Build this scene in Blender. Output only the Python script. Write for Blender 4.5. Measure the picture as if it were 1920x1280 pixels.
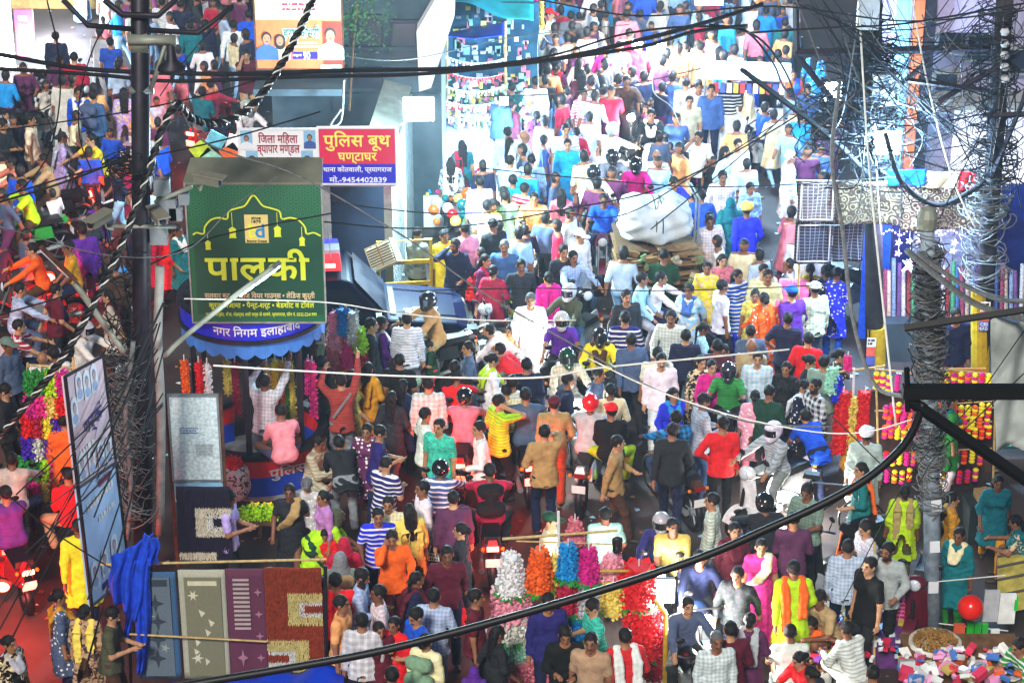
import bpy, bmesh, math, random
import numpy as np
from mathutils import Vector, Matrix, Euler

R = math.radians
rnd = random.Random(7)
for _o in list(bpy.data.objects): bpy.data.objects.remove(_o)
SC = bpy.context.scene
COL = SC.collection

# ------------------------------------------------------------------ camera
CAM_H, PITCH, FPX = 17.0, 25.0, 4440.0
cam_data = bpy.data.cameras.new("camera"); cam = bpy.data.objects.new("camera", cam_data); COL.objects.link(cam)
cam.location = (0, 0, CAM_H); cam.rotation_euler = (R(90-PITCH), 0, 0)
cam_data.sensor_width = 36.0; cam_data.lens = 36.0*FPX/1920.0; cam_data.clip_end = 400; cam_data.clip_start = 0.3
SC.camera = cam
# ------------------------------------------------------------------ world, added fill sun, exposure
W = bpy.data.worlds.new("World"); SC.world = W; W.use_nodes = True
wn = W.node_tree.nodes; wl = W.node_tree.links
sky = wn.new("ShaderNodeTexSky"); sky.sky_type = 'NISHITA'; sky.sun_disc = False
sky.sun_elevation = R(38); sky.sun_rotation = R(194)
wn["Background"].inputs[1].default_value = 0.018
wl.new(sky.outputs[0], wn["Background"].inputs[0])
sun_d = bpy.data.lights.new("fill_sun", 'SUN'); sun_d.energy = 1.75; sun_d.angle = R(10); sun_d.color = (1.0, .93, .86)  # added soft fill from the camera side, not a lamp of the street
sun = bpy.data.objects.new("fill_sun", sun_d); COL.objects.link(sun); sun.rotation_euler = (R(50), R(0), R(-14)); sun.location = (0, 0, 30)
SC.view_settings.view_transform = 'Standard'; SC.view_settings.look = 'None'
SC.view_settings.gamma = 1.0; SC.view_settings.use_curve_mapping = False
SC.view_settings.exposure = 1.15
SC.render.engine = 'CYCLES'
SC.cycles.max_bounces = 5; SC.cycles.diffuse_bounces = 2; SC.cycles.glossy_bounces = 2; SC.cycles.transparent_max_bounces = 6
SC.cycles.transmission_bounces = 2; SC.cycles.use_denoising = True; SC.cycles.sample_clamp_indirect = 4.0
SC.cycles.use_light_tree = True

# ------------------------------------------------------------------ pixel -> world (photograph is 1920 x 1280)
_c, _s = math.cos(R(PITCH)), math.sin(R(PITCH))
def ray(px, py):
    u = (px-960)/FPX; v = (640-py)/FPX
    return Vector((u, _c+v*_s, -_s+v*_c))
def at(px, py, z=0.0):
    "point of the picture ray at height z"
    d = ray(px, py); t = (z-CAM_H)/d.z
    return Vector((d.x*t, d.y*t, z))
def aty(px, py, Y):
    "point of the picture ray at depth Y"
    d = ray(px, py); t = Y/d.y
    return Vector((d.x*t, Y, CAM_H+d.z*t))
def gy(py, z=0.0): return at(960, py, z).y

# ------------------------------------------------------------------ materials
MATS = {}
def lin(c): return tuple(((x/12.92) if x <= .04045 else ((x+.055)/1.055)**2.4) for x in c)
def hexc(h): return lin(tuple(int(h[i:i+2], 16)/255 for i in (0, 2, 4)))
def nt(m): return m.node_tree.nodes, m.node_tree.links
def mat(name, col=(.5,.5,.5), rough=.7, metal=0.0, noise=.25, nscale=9.0, bump=.0, bscale=40.0, emit=0.0, alpha=1.0, spec=.4, ecol=None, coat=0.0, trans=0.0):
    if name in MATS: return MATS[name]
    m = bpy.data.materials.new(name); m.use_nodes = True; N, L = nt(m)
    b = N["Principled BSDF"]; b.inputs["Roughness"].default_value = rough; b.inputs["Metallic"].default_value = metal
    b.inputs["Specular IOR Level"].default_value = spec; b.inputs["Coat Weight"].default_value = coat
    b.inputs["Transmission Weight"].default_value = trans
    col = tuple(col)[:3]
    if noise > 0:
        tc = N.new("ShaderNodeTexCoord"); nz = N.new("ShaderNodeTexNoise"); nz.inputs["Scale"].default_value = nscale; nz.inputs["Detail"].default_value = 5
        L.new(tc.outputs["Object"], nz.inputs["Vector"])
        mx = N.new("ShaderNodeMix"); mx.data_type = 'RGBA'
        mx.inputs[6].default_value = tuple(c*(1-noise) for c in col)+(1,); mx.inputs[7].default_value = tuple(min(1, c*(1+noise)) for c in col)+(1,)
        mr = N.new("ShaderNodeMapRange"); mr.inputs[1].default_value = .3; mr.inputs[2].default_value = .7
        L.new(nz.outputs[0], mr.inputs[0]); L.new(mr.outputs[0], mx.inputs[0]); L.new(mx.outputs[2], b.inputs["Base Color"])
    else: b.inputs["Base Color"].default_value = col+(1,)
    if bump > 0:
        tc = N.new("ShaderNodeTexCoord"); nz = N.new("ShaderNodeTexNoise"); nz.inputs["Scale"].default_value = bscale; nz.inputs["Detail"].default_value = 4
        L.new(tc.outputs["Object"], nz.inputs["Vector"]); bp = N.new("ShaderNodeBump"); bp.inputs["Strength"].default_value = bump
        L.new(nz.outputs[0], bp.inputs["Height"]); L.new(bp.outputs[0], b.inputs["Normal"])
    if emit > 0:
        b.inputs["Emission Color"].default_value = tuple(ecol or col)+(1,); b.inputs["Emission Strength"].default_value = emit
    if alpha < 1: b.inputs["Alpha"].default_value = alpha
    MATS[name] = m; return m

def ocol_mat(name, pattern='plain', rough=.85, sc=1.0, second=(.8,.8,.8), bump=.25, metal=0.0, spec=.3, coat=0.0):
    "a material whose colour comes from each object's own colour"
    if name in MATS: return MATS[name]
    m = bpy.data.materials.new(name); m.use_nodes = True; N, L = nt(m)
    b = N["Principled BSDF"]; b.inputs["Roughness"].default_value = rough; b.inputs["Metallic"].default_value = metal; b.inputs["Specular IOR Level"].default_value = spec
    b.inputs["Coat Weight"].default_value = coat
    oi = N.new("ShaderNodeObjectInfo"); tc = N.new("ShaderNodeTexCoord")
    nz = N.new("ShaderNodeTexNoise"); nz.inputs["Scale"].default_value = 14; nz.inputs["Detail"].default_value = 6
    L.new(tc.outputs["Object"], nz.inputs["Vector"])
    mr = N.new("ShaderNodeMapRange"); mr.inputs[1].default_value = .3; mr.inputs[2].default_value = .7; mr.inputs[3].default_value = .78; mr.inputs[4].default_value = 1.12
    L.new(nz.outputs[0], mr.inputs[0])
    def mixc(fac, c1, c2):
        x = N.new("ShaderNodeMix"); x.data_type = 'RGBA'
        (L.new(fac, x.inputs[0]) if not isinstance(fac, float) else setattr(x.inputs[0], 'default_value', fac))
        for i, c in ((6, c1), (7, c2)):
            if isinstance(c, tuple): x.inputs[i].default_value = c+(1,)
            else: L.new(c, x.inputs[i])
        return x.outputs[2]
    base = oi.outputs["Color"]
    if second is None:
        dk = N.new('ShaderNodeMix'); dk.data_type = 'RGBA'; dk.inputs[0].default_value = .42; L.new(base, dk.inputs[6]); dk.inputs[7].default_value = (.05, .05, .07, 1); second = dk.outputs[2]
    def wave(axis, scale, thr):
        w = N.new("ShaderNodeTexWave"); w.bands_direction = axis; w.inputs["Scale"].default_value = scale; w.inputs["Distortion"].default_value = .6; w.inputs["Detail"].default_value = 1
        L.new(tc.outputs["Object"], w.inputs["Vector"]); g = N.new("ShaderNodeMath"); g.operation = 'GREATER_THAN'; g.inputs[1].default_value = thr
        L.new(w.outputs[0], g.inputs[0]); return g.outputs[0]
    if pattern == 'check':
        a = wave('X', 4.2*sc, .55); c = wave('Z', 4.2*sc, .55); s = N.new("ShaderNodeMath"); s.operation = 'ADD'; L.new(a, s.inputs[0]); L.new(c, s.inputs[1])
        h = N.new("ShaderNodeMath"); h.operation = 'MULTIPLY'; h.inputs[1].default_value = .48; L.new(s.outputs[0], h.inputs[0])
        base = mixc(h.outputs[0], base, second)
    elif pattern == 'stripe':
        base = mixc(wave('Z', 4.5*sc, .7), base, second)
    elif pattern == 'dots':
        v = N.new("ShaderNodeTexVoronoi"); v.inputs["Scale"].default_value = 16*sc; L.new(tc.outputs["Object"], v.inputs["Vector"])
        g = N.new("ShaderNodeMath"); g.operation = 'LESS_THAN'; g.inputs[1].default_value = .3; L.new(v.outputs["Distance"], g.inputs[0]); base = mixc(g.outputs[0], base, second)
    elif pattern == 'print':
        v = N.new("ShaderNodeTexNoise"); v.inputs["Scale"].default_value = 11*sc; v.inputs["Detail"].default_value = 2; v.inputs["Distortion"].default_value = 1.5
        L.new(tc.outputs["Object"], v.inputs["Vector"]); g = N.new("ShaderNodeMapRange"); g.inputs[1].default_value = .52; g.inputs[2].default_value = .56
        L.new(v.outputs[0], g.inputs[0]); base = mixc(g.outputs[0], base, second)
    mm = N.new("ShaderNodeMix"); mm.data_type = 'RGBA'; mm.blend_type = 'MULTIPLY'; mm.inputs[0].default_value = 1
    L.new(base, mm.inputs[6]); L.new(mr.outputs[0], mm.inputs[7]); L.new(mm.outputs[2], b.inputs["Base Color"])
    if bump:
        bp = N.new("ShaderNodeBump"); bp.inputs["Strength"].default_value = bump; bp.inputs["Distance"].default_value = .05; L.new(nz.outputs[0], bp.inputs["Height"]); L.new(bp.outputs[0], b.inputs["Normal"])
    MATS[name] = m; return m

# ------------------------------------------------------------------ mesh helper: collect geometry, link as ONE object
class MB:
    def __init__(s): s.v = []; s.f = []; s.m = []
    def add(s, vs, fs, mi=0):
        o = len(s.v); s.v.extend([tuple(x) for x in vs]); s.f.extend([tuple(i+o for i in f) for f in fs]); s.m.extend([mi]*len(fs)); return s
    def box(s, c, d, rot=None, mi=0, taper=1.0):
        hx, hy, hz = d[0]/2, d[1]/2, d[2]/2; vs = []
        for z in (-1, 1):
            k = taper if z > 0 else 1
            for x, y in ((-1,-1), (1,-1), (1,1), (-1,1)): vs.append(Vector((x*hx*k, y*hy*k, z*hz)))
        if rot is not None:
            M = Euler([R(a) for a in rot]).to_matrix() if not isinstance(rot, Matrix) else rot
            vs = [M @ v for v in vs]
        c = Vector(c)
        return s.add([v+c for v in vs], [(3,2,1,0), (4,5,6,7), (0,1,5,4), (1,2,6,5), (2,3,7,6), (3,0,4,7)], mi)
    def tube(s, pts, r, n=6, mi=0, cap=True, tw=0.0):
        pts = [Vector(p) for p in pts]; k = len(pts); rs = r if isinstance(r, (list, tuple)) else [r]*k
        vs = []; up = Vector((0, 0, 1)); prev = None
        for i, p in enumerate(pts):
            d = (pts[min(i+1, k-1)]-pts[max(i-1, 0)])
            if d.length < 1e-7: d = Vector((0, 0, 1))
            d.normalize()
            if prev is None:
                a = d.cross(up)
                if a.length < 1e-3: a = Vector((1, 0, 0))
            else:
                a = prev - d*prev.dot(d)
                if a.length < 1e-4: a = d.cross(Vector((.3, .8, .5)))
            a.normalize(); prev = a; b = d.cross(a)
            for j in range(n):
                t = 2*math.pi*j/n + tw*i; vs.append(p + (a*math.cos(t)+b*math.sin(t))*rs[i])
        fs = [(i*n+j, i*n+(j+1) % n, (i+1)*n+(j+1) % n, (i+1)*n+j) for i in range(k-1) for j in range(n)]
        if cap: fs += [tuple(range(n-1, -1, -1)), tuple(range((k-1)*n, k*n))]
        return s.add(vs, fs, mi)
    def lathe(s, prof, c=(0, 0, 0), n=16, mi=0, axis='Z', sy=1.0):
        vs = []; k = len(prof); c = Vector(c)
        for r, z in prof:
            for j in range(n):
                t = 2*math.pi*j/n; p = (r*math.cos(t), r*math.sin(t)*sy, z)
                if axis == 'X': p = (p[2], p[0], p[1])
                if axis == 'Y': p = (p[0], p[2], p[1])
                vs.append(Vector(p)+c)
        fs = [(i*n+j, i*n+(j+1) % n, (i+1)*n+(j+1) % n, (i+1)*n+j) for i in range(k-1) for j in range(n)]
        closed = prof[0] == prof[-1]
        if prof[0][0] > 1e-5 and not closed: fs.append(tuple(range(n-1, -1, -1)))
        if prof[-1][0] > 1e-5 and not closed: fs.append(tuple(range((k-1)*n, k*n)))
        return s.add(vs, fs, mi)
    def ball(s, c, r, n=10, m=7, mi=0, sc=(1, 1, 1)):
        prof = [(max(1e-4, math.sin(math.pi*i/m)), -math.cos(math.pi*i/m)) for i in range(m+1)]; vs = []
        for q, z in prof:
            for j in range(n):
                t = 2*math.pi*j/n; vs.append((c[0]+r*sc[0]*q*math.cos(t), c[1]+r*sc[1]*q*math.sin(t), c[2]+r*sc[2]*z))
        fs = [(i*n+j, i*n+(j+1) % n, (i+1)*n+(j+1) % n, (i+1)*n+j) for i in range(m) for j in range(n)]
        return s.add(vs, fs, mi)
    def prism(s, poly, y0, y1, mi=0, plane='XZ'):
        n = len(poly); vs = []
        for y in (y0, y1):
            for a, b in poly: vs.append((a, y, b) if plane == 'XZ' else ((a, b, y) if plane == 'XY' else (y, a, b)))
        fs = [(j, (j+1) % n, n+(j+1) % n, n+j) for j in range(n)]+[tuple(range(n-1, -1, -1)), tuple(range(n, 2*n))]
        return s.add(vs, fs, mi)
    def grid(s, fn, nu, nv, mi=0, both=0.0):
        vs = [fn(i/nu, j/nv) for j in range(nv+1) for i in range(nu+1)]
        fs = [(j*(nu+1)+i, j*(nu+1)+i+1, (j+1)*(nu+1)+i+1, (j+1)*(nu+1)+i) for j in range(nv) for i in range(nu)]
        return s.add(vs, fs, mi)
    def mesh(s, name, mats, smooth=False):
        me = bpy.data.meshes.new(name); me.from_pydata([tuple(v) for v in s.v], [], s.f)
        for m in (mats if isinstance(mats, (list, tuple)) else [mats]): me.materials.append(m)
        if any(s.m): me.polygons.foreach_set('material_index', s.m)
        if smooth: me.polygons.foreach_set('use_smooth', [True]*len(s.f))
        me.update(); return me
    def build(s, name, mats, parent=None, smooth=False, col=None, thick=0.0, **kw):
        me = s.mesh(name, mats, smooth)
        return link(name, me, parent, col, thick=thick, **kw)
def link(name, me, parent=None, col=None, loc=None, rz=None, thick=0.0, **kw):
    o = bpy.data.objects.new(name, me); COL.objects.link(o)
    if parent is not None: o.parent = parent
    if col is not None: o.color = tuple(col)[:3]+(1,)
    if loc is not None: o.location = loc
    if rz is not None: o.rotation_euler = (0, 0, rz)
    if thick:
        md = o.modifiers.new("t", 'SOLIDIFY'); md.thickness = thick; md.offset = 0
    tag(o, **kw); return o
def tag(o, label=None, cat=None, group=None, kind=None):
    if label: o['label'] = label
    if cat: o['category'] = cat
    if group: o['group'] = group
    if kind: o['kind'] = kind
    return o
def empty(name, loc=(0, 0, 0), rz=0.0, **kw):
    o = bpy.data.objects.new(name, None); COL.objects.link(o); o.location = loc; o.rotation_euler = (0, 0, rz); o.empty_display_size = .2
    tag(o, **kw); return o
KIDS = {}
def copy_tree(o, parent=None, top=True):
    c = o.copy(); COL.objects.link(c)
    if parent is not None: c.parent = parent
    for ch in list(o.children): copy_tree(ch, c, False)
    return c
# ------------------------------------------------------------------ people: one continuous skin each, clothes and hair as children
def _rng(c0, c1, lo, hi, fine, coarse):
    "grid lines from lo to hi, fine between c0 and c1"
    a = list(np.arange(lo, c0, coarse))+list(np.arange(c0, c1, fine))+list(np.arange(c1, hi+coarse, coarse)); return np.array(a)
class Field:
    def __init__(s, gx, gy, gz):
        s.g = (gx, gy, gz); s.D = np.full((len(gx), len(gy), len(gz)), .3, dtype=np.float32)
    def sl(s, lo, hi, m=.07):
        out = []
        for k in range(3):
            i = np.searchsorted(s.g[k], lo[k]-m); j = np.searchsorted(s.g[k], hi[k]+m); out.append(slice(max(0, i-1), min(len(s.g[k]), j+1)))
        return tuple(out)
    def pts(s, sl):
        return (s.g[0][sl[0]][:, None, None].astype(np.float32), s.g[1][sl[1]][None, :, None].astype(np.float32), s.g[2][sl[2]][None, None, :].astype(np.float32))
    def blend(s, sl, d, k, op='u'):
        a = s.D[sl]
        if 0 in a.shape: return
        if op == 'u':
            h = np.clip(.5+.5*(a-d)/k, 0, 1); s.D[sl] = a*(1-h)+d*h - k*h*(1-h)
        else:
            s.D[sl] = np.maximum(a, -d)
    def cone(s, a, b, ra, rb, k=.03, op='u', sy=1.0):
        a = np.array(a, dtype=float); b = np.array(b, dtype=float); r = max(ra, rb)
        sl = s.sl(np.minimum(a, b)-r, np.maximum(a, b)+r); X, Y, Z = s.pts(sl)
        ba = b-a; L = max(1e-8, (ba*ba).sum()); px, py, pz = X-a[0], Y-a[1], Z-a[2]
        t = np.clip((px*ba[0]+py*ba[1]+pz*ba[2])/L, 0, 1)
        d = np.sqrt((px-t*ba[0])**2+((py-t*ba[1])*sy)**2+(pz-t*ba[2])**2)-(ra+(rb-ra)*t); s.blend(sl, d, k, op)
    def ell(s, c, r, M=None, k=.02, op='u'):
        c = np.array(c, dtype=float); R_ = max(r); sl = s.sl(c-R_, c+R_); X, Y, Z = s.pts(sl); x, y, z = X-c[0], Y-c[1], Z-c[2]
        if M is not None:
            x, y, z = (M[0][0]*x+M[1][0]*y+M[2][0]*z, M[0][1]*x+M[1][1]*y+M[2][1]*z, M[0][2]*x+M[1][2]*y+M[2][2]*z)
        k0 = np.sqrt((x/r[0])**2+(y/r[1])**2+(z/r[2])**2); k1 = np.sqrt((x/r[0]**2)**2+(y/r[1]**2)**2+(z/r[2]**2)**2)+1e-6
        s.blend(sl, k0*(k0-1)/k1, k, op)
    def skirt(s, c0, c1, r0, r1, folds=9, amp=.05, k=.02, ph=0.0):
        "elliptic cone from c0 (top) to c1 (bottom), radii (x, y) at both ends"
        lo = np.minimum(c0, c1)-np.array([max(r0[0], r1[0])*1.15, max(r0[1], r1[1])*1.15, 0]); hi = np.maximum(c0, c1)+np.array([max(r0[0], r1[0])*1.15, max(r0[1], r1[1])*1.15, 0])
        sl = s.sl(lo, hi, .05); X, Y, Z = s.pts(sl); t = np.clip((c0[2]-Z)/max(1e-4, c0[2]-c1[2]), 0, 1)
        cx = c0[0]+(c1[0]-c0[0])*t; cy = c0[1]+(c1[1]-c0[1])*t; rx = r0[0]+(r1[0]-r0[0])*t; ry = r0[1]+(r1[1]-r0[1])*t
        x, y = X-cx, Y-cy; th = np.arctan2(y/ry, x/rx); m = 1+amp*t*np.cos(folds*th+ph+2*t)
        d = (np.sqrt((x/(rx*m))**2+(y/(ry*m))**2)-1)*np.minimum(rx, ry)*.9; d = np.maximum(d, np.maximum(Z-c0[2]-.02, c1[2]-Z)); s.blend(sl, d, k)
    def fold(s, amp=.006, seed=0):
        X, Y, Z = s.pts((slice(None),)*3); q = seed*1.7
        s.D = s.D + amp*(np.sin(31*X+19*Z+11*np.sin(9*Z+q)+q)*.6+np.sin(23*Y-27*Z+q*2)*.5+np.sin(47*Z+17*X*np.sign(X)+q*3)*.35).astype(np.float32)
    def cut(s, n, c):
        "keep the side where dot(p, n) < c"
        X, Y, Z = s.pts((slice(None),)*3); s.D = np.maximum(s.D, (X*n[0]+Y*n[1]+Z*n[2]-c).astype(np.float32))
    def mesh(s):
        D = s.D; gx, gy, gz = s.g; ins = D < 0; nx, ny, nz = D.shape
        c = [ins[i:nx-1+i, j:ny-1+j, k:nz-1+k] for i in (0, 1) for j in (0, 1) for k in (0, 1)]
        tot = sum(x.astype(np.int8) for x in c); act = (tot > 0) & (tot < 8); idx = np.argwhere(act)
        if len(idx) == 0: return None
        cid = np.full(act.shape, -1, dtype=np.int64); cid[act] = np.arange(len(idx)); I, J, K = idx.T
        acc = np.zeros((len(idx), 3)); cnt = np.zeros(len(idx))
        for ax in range(3):
            for u in (0, 1):
                for v in (0, 1):
                    o = [0, 0, 0]; oth = [q for q in range(3) if q != ax]; o[oth[0]] = u; o[oth[1]] = v; e = list(o); e[ax] = 1
                    a = D[I+o[0], J+o[1], K+o[2]]; b = D[I+e[0], J+e[1], K+e[2]]; m = (a < 0) != (b < 0); t = np.where(m, a/(a-b+1e-12), 0)
                    P0 = np.stack([gx[I+o[0]], gy[J+o[1]], gz[K+o[2]]], 1); P1 = np.stack([gx[I+e[0]], gy[J+e[1]], gz[K+e[2]]], 1)
                    acc += np.where(m[:, None], P0+(P1-P0)*t[:, None], 0); cnt += m
        V = acc/np.maximum(cnt, 1)[:, None]; F = []
        for ax in range(3):
            o1, o2 = [q for q in range(3) if q != ax]
            a = ins; sh = [slice(None)]*3; s0 = list(sh); s1 = list(sh); s0[ax] = slice(0, D.shape[ax]-1); s1[ax] = slice(1, None)
            ch = a[tuple(s0)] != a[tuple(s1)]; inner = [slice(None)]*3; inner[o1] = slice(1, D.shape[o1]-1); inner[o2] = slice(1, D.shape[o2]-1)
            E = np.argwhere(ch[tuple(inner)]); E[:, o1] += 1; E[:, o2] += 1
            if len(E) == 0: continue
            flip = a[E[:, 0], E[:, 1], E[:, 2]]
            if ax == 1: flip = ~flip
            def cc(d1, d2):
                q = E.copy(); q[:, o1] -= d1; q[:, o2] -= d2; return cid[q[:, 0], q[:, 1], q[:, 2]]
            q = np.stack([cc(1, 1), cc(0, 1), cc(0, 0), cc(1, 0)], 1); q[~flip] = q[~flip][:, ::-1]; F.append(q)
        return V, np.concatenate(F)

def ik(S, T, l1, l2, pole):
    S, T = np.array(S, float), np.array(T, float); d = T-S; L = np.linalg.norm(d); mx = (l1+l2)*.995
    if L > mx: T = S+d/L*mx; d = T-S; L = mx
    u = d/L; a = (l1*l1-l2*l2+L*L)/(2*L); h = math.sqrt(max(0, l1*l1-a*a)); p = np.array(pole, float); p = p-u*(p@u); p /= max(1e-6, np.linalg.norm(p))
    return S+u*a+p*h, T
POSES = {
 'st': dict(LH=(.25, -.04, .80), RH=(-.25, -.02, .80)),
 'ho': dict(lean=6, LH=(.10, -.33, 1.10), RH=(-.12, -.30, 1.14), hp=28),
 'ar': dict(lean=4, lp=(.9, 0, -.5), rp=(-.9, 0, -.5), LH=(.20, -.46, 1.58), RH=(-.30, -.36, 1.84), hp=-8, LA=(.13, -.05, .08)),
 'wk': dict(root=(0, 0, .90), lean=5, LH=(.24, .20, .86), RH=(-.24, -.22, .90), LA=(.09, -.30, .08), RA=(-.09, .30, .13)),
 'wl': dict(root=(0, 0, .91), lean=4, LH=(.20, -.26, 1.02), RH=(-.25, .12, .82), LA=(.09, .24, .11), RA=(-.09, -.26, .08), hy=20),
 'ph': dict(rp=(-.5, -.6, -.6), LH=(.20, -.20, 1.02), RH=(-.12, -.08, 1.50), hp=10, hy=-15),
 'hi': dict(LH=(.19, -.08, .99), RH=(-.24, -.03, .82), lp=(1, .6, 0), hy=25),
 'be': dict(root=(0, .10, .88), lean=52, LH=(.14, -.62, .72), RH=(-.14, -.58, .78), LA=(.12, .0, .08), RA=(-.12, .06, .08), hp=-15),
 'si': dict(root=(0, .08, .13), lean=14, LH=(.12, -.34, .36), RH=(-.14, -.38, .42), LA=(-.10, -.30, .09), RA=(.12, -.34, .07), lk=(1, -.7, .25), rk=(-1, -.7, .25), hp=25),
 'sq': dict(root=(0, .10, .46), lean=24, LH=(.14, -.42, .62), RH=(-.14, -.46, .66), LA=(.13, -.34, .08), RA=(-.13, -.32, .08), hp=22),
 'rd': dict(root=(0, .16, .88), lean=13, LH=(.31, -.44, 1.06), RH=(-.31, -.44, 1.06), LA=(.20, -.12, .34), RA=(-.20, -.12, .34), lk=(.5, -1, .3), rk=(-.5, -1, .3), lp=(.8, .3, -.6), rp=(-.8, .3, -.6), hp=4),
 'pl': dict(root=(0, .0, .98), lean=6, LH=(.16, -.30, .98), RH=(-.16, -.30, .98), LA=(.24, -.22, .46), RA=(-.24, -.22, .46), lk=(.6, -1, .3), rk=(-.6, -1, .3), hy=18),
 'hd': dict(LH=(.24, -.05, .82), RH=(-.16, -.30, 1.22), hy=-20, hp=6),
}
def skeleton(p, fem):
    q = POSES[p]; P = {}; ln = R(q.get('lean', 0)); u = np.array([0, -math.sin(ln), math.cos(ln)]); f = np.array([0, -math.cos(ln), -math.sin(ln)])
    rt = np.array(q.get('root', (0, 0, .93)), float); sw = .158 if fem else .176; hw = .095
    P['u'], P['f'], P['root'] = u, f, rt; P['chest'] = rt+u*.32; P['neck'] = rt+u*.50
    hp, hy = R(q.get('hp', 5)), R(q.get('hy', 0)); P['hp'], P['hy'] = hp, hy
    P['head'] = P['neck']+u*.06+np.array([0, -.015, .085]); P['sh'] = {}; P['M'] = np.array(Matrix.Rotation(hy, 3, 'Z') @ Matrix.Rotation(hp, 3, 'X'))
    for s, n in ((1, 'L'), (-1, 'R')):
        S = rt+u*.445+np.array([s*sw, 0, 0]); w = q[n+'H']; w = (w[0], w[1], w[2]); e, w2 = ik(S, w, .28, .25, q.get('lp' if s > 0 else 'rp', (s*.5, .9, -.3)))
        H = rt+np.array([s*hw, 0, -.03]); A = q.get(n+'A', (s*.105, .01*s, .08)); kn, a2 = ik(H, A, .425, .425, q.get('lk' if s > 0 else 'rk', (s*.1, -1, 0)))
        hd = w2-e; hd /= np.linalg.norm(hd); P[n] = dict(S=S, E=e, W=w2, H=H, K=kn, A=a2, hd=hd, T=w2+hd*.085, s=s)
    return P
def grid_for(P, fine=.0135, coarse=.024, pad=.16, head=True):
    pts = np.array([P['head'], P['root']]+[P[n][k] for n in 'LR' for k in 'SETHKA']); lo, hi = pts.min(0)-pad, pts.max(0)+pad; lo[2] = max(lo[2], -.06); lo[2] = min(lo[2], -.06); h = P['head']
    if head: return _rng(h[0]-.11, h[0]+.11, lo[0], hi[0], fine, coarse), _rng(h[1]-.14, h[1]+.12, lo[1], hi[1], fine, coarse), _rng(h[2]-.15, h[2]+.14, lo[2], hi[2], fine, coarse)
    return np.arange(lo[0], hi[0], coarse), np.arange(lo[1], hi[1], coarse), np.arange(lo[2], hi[2], coarse)
def torso(F, P, g=0.0, fem=False, k=.06):
    u, r = P['u'], P['root']; X = np.array([1., 0, 0]); w = .9 if fem else 1
    F.cone(r-X*.075+u*-.01, r+X*.075+u*-.01, .105+g, .105+g, k)
    F.cone(r-X*.05+u*.12, r+X*.05+u*.12, (.088 if fem else .098)+g, (.088 if fem else .098)+g, k)
    for s in (-1, 1): F.cone(r+X*s*.05+u*.14, r+X*s*.085*w+u*.36, .09+g, .10*w+g, k)
    for s in (-1, 1): F.cone(r+u*.475, r+X*s*.150*w+u*.430, .052+g, .054+g, k)
    if fem:
        for s in (-1, 1): F.ell(r+X*s*.07+u*.31+P['f']*.075, (.062+g, .062+g, .062+g), None, .04)
def arms(F, P, g=0.0, upto=1.0, k=.03):
    for n in 'LR':
        a = P[n]; F.cone(a['S'], a['E'] if upto >= .55 else a['S']+(a['E']-a['S'])*upto/.55, .056+g, .045+g*1.1, k)
        if upto > .6: F.cone(a['E'], a['E']+(a['W']-a['E'])*min(1, (upto-.55)/.45), .043+g, .031+g, k)
def legs(F, P, g=0.0, upto=1.0, k=.03, flare=0.0):
    for n in 'LR':
        a = P[n]; F.cone(a['H'], a['K'], .088+g, .057+g, k)
        e = a['K']+(a['A']-a['K'])*upto; F.cone(a['K'], e, .056+g, .038+g+flare, k)
CACHE = {}
def to_mesh(name, vf, mats, mi=None, extra=None):
    V, F = vf; v = V.tolist(); f = F.tolist(); m = list(mi) if mi is not None else [0]*len(f)
    if extra:
        o = len(v); v += [tuple(x) for x in extra.v]; f += [tuple(i+o for i in q) for q in extra.f]; m += extra.m
    me = bpy.data.meshes.new(name); me.from_pydata(v, [], f)
    for x in mats: me.materials.append(x)
    me.polygons.foreach_set('material_index', m); me.polygons.foreach_set('use_smooth', [True]*len(f)); me.update(); return me
SKIN = ocol_mat('skin', rough=.55, bump=.0, spec=.4)
DARKF = mat('dark_footwear', (.03, .025, .02), .6)
BROW = mat('eyes_and_brows', (.015, .01, .008), .5, noise=0)
LIPS = mat('lips', (.18, .06, .05), .5, noise=0)
HAIR = ocol_mat('hair', rough=.6, bump=.6, spec=.2)
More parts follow.
